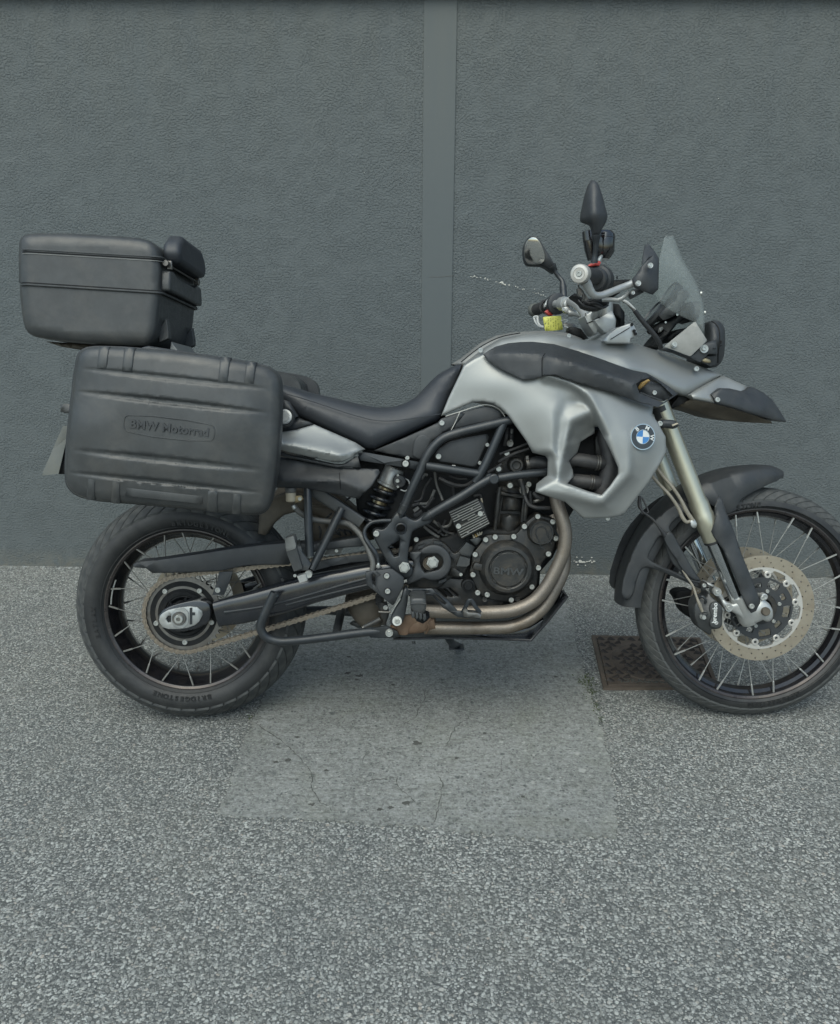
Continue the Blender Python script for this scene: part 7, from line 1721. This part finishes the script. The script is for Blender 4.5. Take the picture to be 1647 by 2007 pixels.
def pannier():
    base = L(345, 1000, -.34)
    rt = new_thing('side_case', base, 'large dark grey hard pannier with embossed lettering, nearest the camera above the rear wheel', 'pannier', 'hard luggage cases on the motorcycle')
    ol = smooth2(Q(1, 470, 690, 620, 685, 760, 694, 1000, 715, 1250, 752, 1380, 775, 1455, 800, 1500, 840, 1516, 900, 1515, 1050, 1500, 1280, 1480, 1430, 1458, 1520, 1425, 1572, 1360, 1588, 1200, 1578, 1000, 1555, 720, 1530, 480, 1505, 400, 1475, 362, 1430, 352, 1370, 360, 1180, 385, 950, 405, 790, 425, 720), 3)
    g = groove([(*Q(1, 405, 925)[0], *Q(1, 1445, 1042)[0], .0065, 4.2), (*Q(1, 385, 1240)[0], *Q(1, 1410, 1348)[0], .0050, 4.5), (*Q(1, 365, 1360)[0], *Q(1, 1405, 1470)[0], .0060, 3.6), (*Q(1, 430, 800)[0], *Q(1, 1450, 912)[0], .0040, 4.0)], 0, 0)
    ctrl = Q3(1, 470, 690, -.446, 1000, 715, -.450, 1455, 800, -.440, 1515, 1050, -.438, 1458, 1520, -.438, 1000, 1555, -.448, 480, 1505, -.444, 352, 1370, -.440, 385, 950, -.440,
        700, 800, -.461, 1200, 860, -.460, 600, 1000, -.464, 1000, 1080, -.466, 1350, 1100, -.460, 700, 1200, -.466, 1300, 1250, -.460, 600, 1350, -.462, 1100, 1400, -.462, 480, 1100, -.460)
    gl = []
    for (x0, y0, x1, y1, wd_) in ((405, 925, 1445, 1042, 4.2), (385, 1240, 1410, 1348, 4.5), (365, 1360, 1405, 1470, 3.6), (430, 800, 1450, 912, 4.0)):
        p0, p1 = Q(1, x0, y0, x1, y1)
        for k_ in (-3.0, -2.0, -1.35, -.9, -.4, .1, .6, 1.1, 1.6, 2.4): gl.append([(p0[0], p0[1] + wd_ * k_), (p1[0], p1[1] + wd_ * k_)])
    lid = relief('lid', 'case_plastic', ol, ctrl, .03, e=.020, step=5.5, dens=6, extra=g, back=-.395, sharp=70, mode='tps', lines=gl)
    use(lid); LL = LAST; tb = tps(ctrl); surf0 = lambda x, y: float(tb(np.array([[x, y]]))[0])
    # name field
    fld = Q(1, 672, 1068, 690, 1054, 1130, 1104, 1152, 1120, 1150, 1175, 1132, 1190, 690, 1142, 668, 1122)
    dz = lambda: -.4765
    sweep('name_field_rim', 'case_plastic', [L(x, y, surf(x, y)) for x, y in fld], .0013, seg=8, closed=True, k=3)
    text('lettering', 'BMW Motorrad', 'dark_plastic', L(*Q(1, 912, 1124)[0], surf(*Q(1, 912, 1124)[0]) - .0010), .0262, ang=-6.2, ext=.0020, bold=.0006, stretch=1.0)
    # raised strap ribs
    def rib(pts, d, th=.02): relief('rib', 'case_plastic', pts, d, th, e=.004, dens=10)
    for (x0, x1, xt, yt, yb, da) in ((520, 575, 14, 684, 806, 0), (655, 712, 14, 690, 822, 0), (1172, 1226, 14, 742, 878, 0), (1312, 1366, 14, 768, 890, 0)):
        sf = lambda x, y, o_: surf0(*Q(1, x, y)[0]) + o_; rib(Q(1, x0 + xt, yt - 2, x1 + xt, yt, x1, yb, x0, yb - 5), Q3(1, x0 + xt, yt, sf(x0, yt, .008), x1 + xt, yt, sf(x1, yt, .008), x1 + xt, yt + 28, sf(x1, yt + 28, -.003), x0 + xt, yt + 28, sf(x0, yt + 28, -.003), x1, yb, sf(x1, yb, -.0035), x0, yb, sf(x0, yb, -.0035)))
    for (x0, x1, yt, yb) in ((466, 510, 1386, 1512), (598, 645, 1398, 1530), (1112, 1170, 1455, 1575), (1248, 1296, 1468, 1588)):
        rib(Q(1, x0 + 6, yt, x1 + 3, yt + 4, x1, yb, x0, yb - 4), Q3(1, x0, yt, sf(x0, yt, -.0035), x1, yt, sf(x1, yt, -.0035), x1, yb, sf(x1, yb, .010), x0, yb, sf(x0, yb, .010), x1, yb - 30, sf(x1, yb - 30, -.003), x0, yb - 30, sf(x0, yb - 30, -.003)))
    relief('label_field', 'grey_paint', Q(1, 680, 1444, 1092, 1490, 1085, 1532, 673, 1488), Q3(1, 680, 1430, sf(700, 1440, -.0016), 1092, 1476, sf(1080, 1480, -.0016), 1085, 1524, sf(1080, 1515, -.0016), 673, 1478, sf(690, 1470, -.0016)), .004, e=.001, dens=14).data.materials[0] = MT['case_plastic']
    use(rt)
    ol2 = [( (x - 345) * 1.008 + 345, (y - 845) * 1.008 + 845) for x, y in ol]
    relief('sealing_rim', 'dark_plastic', ol2, -.398, .012, e=.003, dens=10)
    ol3 = [(150 + (x - 150) * .935, (y - 845) * .975 + 842) for x, y in ol]
    relief('shell', 'case_plastic', ol3, -.387, .13, e=.002, dens=8, back=-.20)
    relief('carry_handle', 'dark_plastic', Q(1, 760, 705, 765, 688, 800, 680, 930, 700, 1190, 742, 1195, 765), -.35, .05, e=.006)
    lathe('lock', 'bolt_steel', L(*Q(1, 1135, 738)[0], -.365), [(0, -.002), (.0045, -.002), (.005, .004)], 14, axis=Vector((0, 0, -1)))
    # opposite case
    b2 = Vector((base.x, -base.y, base.z))
    r2 = new_thing('side_case', b2, 'far pannier of which only the top front corner shows behind the seat', 'pannier', 'hard luggage cases on the motorcycle')
    sh = [o for o in rt.children]
    def mir(o, par):
        me = o.data.copy()
        for v in me.vertices: v.co.y = -v.co.y
        me.flip_normals(); n_ = link(o.name.split('.')[0], me, None, par); return n_
    for o in sh:
        n_ = mir(o, r2)

def top_case():
    base = L(170, 680, -.10); base.y = 0
    new_thing('top_case', base, 'dark grey rectangular hard top box with backrest pad at the tail of the motorcycle', 'top case', 'hard luggage cases on the motorcycle')
    rt = PAR
    D = .183
    full = chaikin(Q(1, 100, 130, 118, 88, 170, 74, 400, 76, 740, 97, 815, 115, 852, 160, 868, 240, 868, 384, 860, 470, 845, 610, 815, 668, 770, 682, 500, 668, 300, 652, 185, 632, 140, 600, 122, 540, 102, 346), 1)
    seam = lambda x: 430 + .3643 * (340 + ((x / .3643) - 100) * .0574)
    def part_of(cond, y_off):
        k0 = next(i for i in range(len(full)) if cond(full[i]) and not cond(full[i - 1])); rot = full[k0:] + full[:k0]; pp = [p for p in rot if cond(p)]
        return [(pp[0][0], seam(pp[0][0]) + y_off)] + pp + [(pp[-1][0], seam(pp[-1][0]) + y_off)]
    lid = relief('lid', 'case_plastic', smooth2(Q(1, 118, 95, 150, 76, 240, 72, 400, 76, 560, 86, 740, 98, 800, 112, 845, 150, 862, 210, 866, 300, 860, 376, 820, 378, 600, 362, 300, 342, 102, 334, 98, 250, 102, 150), 3)[0:-12] if False else
        part_of(lambda p: p[1] < seam(p[0]) - 4, 0), -D, mirror=True, e=.024, step=9, dens=6, sharp=60, round_to=full)
    use(lid)
    def belt(name, y0, y1, mm, rad, off, k=1.0):
        a = L(*Q(1, 103, y0)[0], -D - off); b_ = L(*Q(1, 866, y1)[0], -D - off); r_ = .020
        P = []
        for cx, cy, sx, sy in ((a, -1, -1, -1), (b_, -1, 1, -1), (b_, 1, 1, 1), (a, 1, -1, 1)):
            for t in range(4):
                ang = t / 3 * math.pi / 2
                if (sx, sy) == (-1, -1): u, v = math.pi + ang, 0
                elif (sx, sy) == (1, -1): u = 1.5 * math.pi + ang
                elif (sx, sy) == (1, 1): u = ang
                else: u = .5 * math.pi + ang
                ccx = cx.x - sx * (r_ - off); ccy = sy * (D - r_)
                P.append(Vector((ccx + r_ * math.cos(u), ccy + (r_ + off) * math.sin(u), cx.z)))
        return sweep(name, mm, P, rad, seg=8, closed=True, smooth=False)
    belt('belt_line', 172, 212, 'inner_black', .0016, .0002); belt('belt_line', 182, 222, 'grey_paint', .0010, .0006); belt('belt_line', 160, 200, 'case_plastic', .0022, .0)
    use(rt)
    bs = relief('base', 'case_plastic', part_of(lambda p: p[1] > seam(p[0]) + 8, 3), -D + .003, mirror=True, e=.024, step=9, dens=6, sharp=60, round_to=full)
    use(bs)
    belt('closing_seam', 340, 384, 'inner_black', .0020, .0006); belt('closing_lip', 349, 392, 'case_plastic', .0030, .0006)
    use(rt)
    relief('mounting_plate', 'dull_brown', Q(1, 245, 655, 500, 675, 760, 690, 700, 700, 420, 700, 330, 685), -.10, .20, e=.01)
    relief('carrier_rack', 'case_plastic', Q(1, 500, 690, 765, 690, 900, 700, 1200, 745, 1200, 800, 600, 760), -.14, .28, e=.01)
    # details on the front wall, built in the y-z plane
    fx = L(*Q('G', 590, 800)[0], -D).x; 
    def gp(x, y, yy):      # point on the front wall plane at pixel row, given depth yy
        px, py = Q('G', x, y)[0]; return L(px, py, yy)
    def pad(name, m, poly, thick, x0, e=.008):
        """poly: (y depth, z) outline extruded along x"""
        n_ = len(poly); V = [Vector((x0, p[0], p[1])) for p in poly] + [Vector((x0 + thick, p[0], p[1])) for p in poly]
        o = obj(name, V, [tuple(range(n_ - 1, -1, -1)), tuple(range(n_, 2 * n_))] + [(i, (i + 1) % n_, n_ + (i + 1) % n_, n_ + i) for i in range(n_)], m, sharp=45)
        return bevel(o, e, 4, 40)
    zt = gp(830, 190, -.10).z; zb = gp(890, 640, -.13).z
    x0 = L(*Q('G', 686, 500)[0], -D).x
    xa = L(*Q('G', 700, 400)[0], -.135).x; xb = L(*Q('G', 958, 400)[0], -.135).x; xc = L(*Q('G', 672, 850)[0], -.160).x; xd = L(*Q('G', 818, 850)[0], -.160).x
    pad('backrest', 'vinyl', [(-.125, zb + .004), (-.140, zb + .03), (-.128, zt - .030), (-.09, zt - .006), (.09, zt - .006), (.128, zt - .030), (.140, zb + .03), (.125, zb + .004)], xb - xa, xa, .013)
    z0 = gp(740, 1010, -.155).z; z1 = gp(740, 720, -.155).z
    pad('backrest_lower', 'case_plastic', [(-.16, z0), (-.162, z0 + .02), (-.155, z1), (-.12, z1 + .003), (-.09, z1 - .008), (.09, z1 - .008), (.12, z1 + .003), (.155, z1), (.162, z0 + .02), (.16, z0)], xd - xc, xc, .006)
    pad('hinge_cover', 'case_plastic', [(-.12, z1 + .03), (-.12, z1 + .07), (.12, z1 + .07), (.12, z1 + .03)], .02, x0 - .012, .006)
    for sy in (-1, 1):
        c = Vector((x0 + .004, sy * .150, z1 + .018))
        lathe('hinge', 'steel_dark', c + Vector((0, -.012, 0)), [(0, 0), (.007, 0), (.0075, .002), (.0075, .022), (0, .024)], 16)
        box('hinge_strap', 'steel_dark', c + Vector((.003, sy * -.014, -.002)), (.014, .010, .022), bv=.002)
        V = []
        zq0 = gp(600, 1720, -.15).z; zq1 = zq0 + .062
        yy = sy * .125
        Vv = [Vector((x0 - .028, yy - .004, zq0)), Vector((x0 - .004, yy - .004, zq0 + .01)), Vector((x0 - .004, yy - .004, zq0 + .028)), Vector((x0 - .010, yy + .002, zq1)), Vector((x0 - .03, yy, zq1 - .03))]
        n_ = 5; V = Vv + [v + Vector((0, .028, 0)) for v in Vv]
        bevel(obj('foot_rib', V, [tuple(range(4, -1, -1)), tuple(range(5, 10))] + [(i, (i + 1) % 5, 5 + (i + 1) % 5, 5 + i) for i in range(5)], 'case_plastic', sharp=40), .002, 2)
    tube('hinge_rod', 'steel_dark', [(*Q('G', 840, 700)[0], -.12), (*Q('G', 1060, 850)[0], .1)], 1.4, seg=8, smooth=False) if False else sweep('hinge_rod', 'steel_dark', [Vector((x0 + .006, -.15, z1 + .016)), Vector((x0 + .006, .15, z1 + .016))], .0025, seg=8, smooth=False)
    zb_ = gp(760, 1800, -.1).z
    bevel(obj('latch', [Vector((x0 - .01, -.10, zb_ - .005)), Vector((x0 + .016, -.10, zb_ - .022)), Vector((x0 + .018, -.10, zb_ - .018)), Vector((x0 - .006, -.10, zb_ + .016)),
                  Vector((x0 - .01, .10, zb_ - .005)), Vector((x0 + .016, .10, zb_ - .022)), Vector((x0 + .018, .10, zb_ - .018)), Vector((x0 - .006, .10, zb_ + .016))],
        [(0, 1, 2, 3), (4, 7, 6, 5), (0, 4, 5, 1), (1, 5, 6, 2), (2, 6, 7, 3), (3, 7, 4, 0)], 'grey_paint', sharp=30), .002, 2)

def tag_card():
    base = L(*Q('A', 630, 1450)[0], .24)
    new_thing('hanging_tag', base, 'small yellow plastic tag with handwriting hanging from the far handlebar grip', 'tag')
    c = relief('card', 'yellow_tag', chaikin(Q('A', 482, 1355, 750, 1335, 778, 1545, 515, 1565), 1, .05), .24, .0015, e=.0005, holes=[circ(*Q('A', 520, 1457)[0], 1.3, 10)])
    rnd = random.Random(4); V, Fc = [], []
    for col in range(5):
        for row in range(8):
            if rnd.random() < .2: continue
            x = 560 + col * 36 + rnd.uniform(-5, 5) + row * .8; y = 1375 + row * 20 + rnd.uniform(-4, 4)
            a = rnd.uniform(0, 3.14); l1 = rnd.uniform(5, 12)
            for q in range(2):
                aa = a + q * 1.3; dx, dy = math.cos(aa) * l1, math.sin(aa) * l1; nx, ny = -math.sin(aa) * 1.6, math.cos(aa) * 1.6
                b0 = len(V); V += [L(*p, .2392) for p in Q('A', x - dx + nx, y - dy + ny, x + dx + nx, y + dy + ny, x + dx - nx, y + dy - ny, x - dx - nx, y - dy - ny)]; Fc.append((b0, b0 + 1, b0 + 2, b0 + 3))
    obj('handwriting', V, Fc, 'ink', parent=c, smooth=False)
    tube('tie', 'white_plastic', Q3('A', 755, 1412, .24, 800, 1400, .23, 830, 1395, .22, 840, 1420, .21, 800, 1440, .21), 1.4, seg=8)
    k = new_thing('key', L(*Q('A', 880, 1500)[0], .20), 'metal key on a dark fob hanging below the handlebar next to the yellow tag', 'key')
    plate('blade', 'bolt_steel', Q('A', 790, 1475, 820, 1480, 960, 1570, 950, 1582, 800, 1500), .20, .003, e=.0005)
    plate('fob', 'steel_dark', chaikin(Q('A', 770, 1460, 830, 1440, 960, 1460, 975, 1560, 930, 1590, 850, 1540), 1), .205, .008, e=.002)

# =================================================================== BUILD
M = bpy.data.objects.new('motorcycle', None); COL.objects.link(M)
M.matrix_world = BR.to_4x4()
tag(M, 'silver and black touring motorcycle leaning on its side stand before the grey wall', 'motorcycle')
use(M, Vector((0, 0, 0)))
setting()
use(M, Vector((0, 0, 0)))
rC, fC = build_wheels()
chain(rC); swingarm(rC); rear_end(); side_panels(); engine(); bodywork(); front_end(fC); cockpit()
pannier(); top_case(); tag_card()

# never deeper than thing > part > sub-part
def depth_of(o):
    k = 0
    while o.parent: o = o.parent; k += 1
    return k
for o in sorted(bpy.data.objects, key=depth_of):
    while depth_of(o) > 2:
        p = o.parent; o.matrix_basis = p.matrix_basis @ o.matrix_basis; o.parent = p.parent
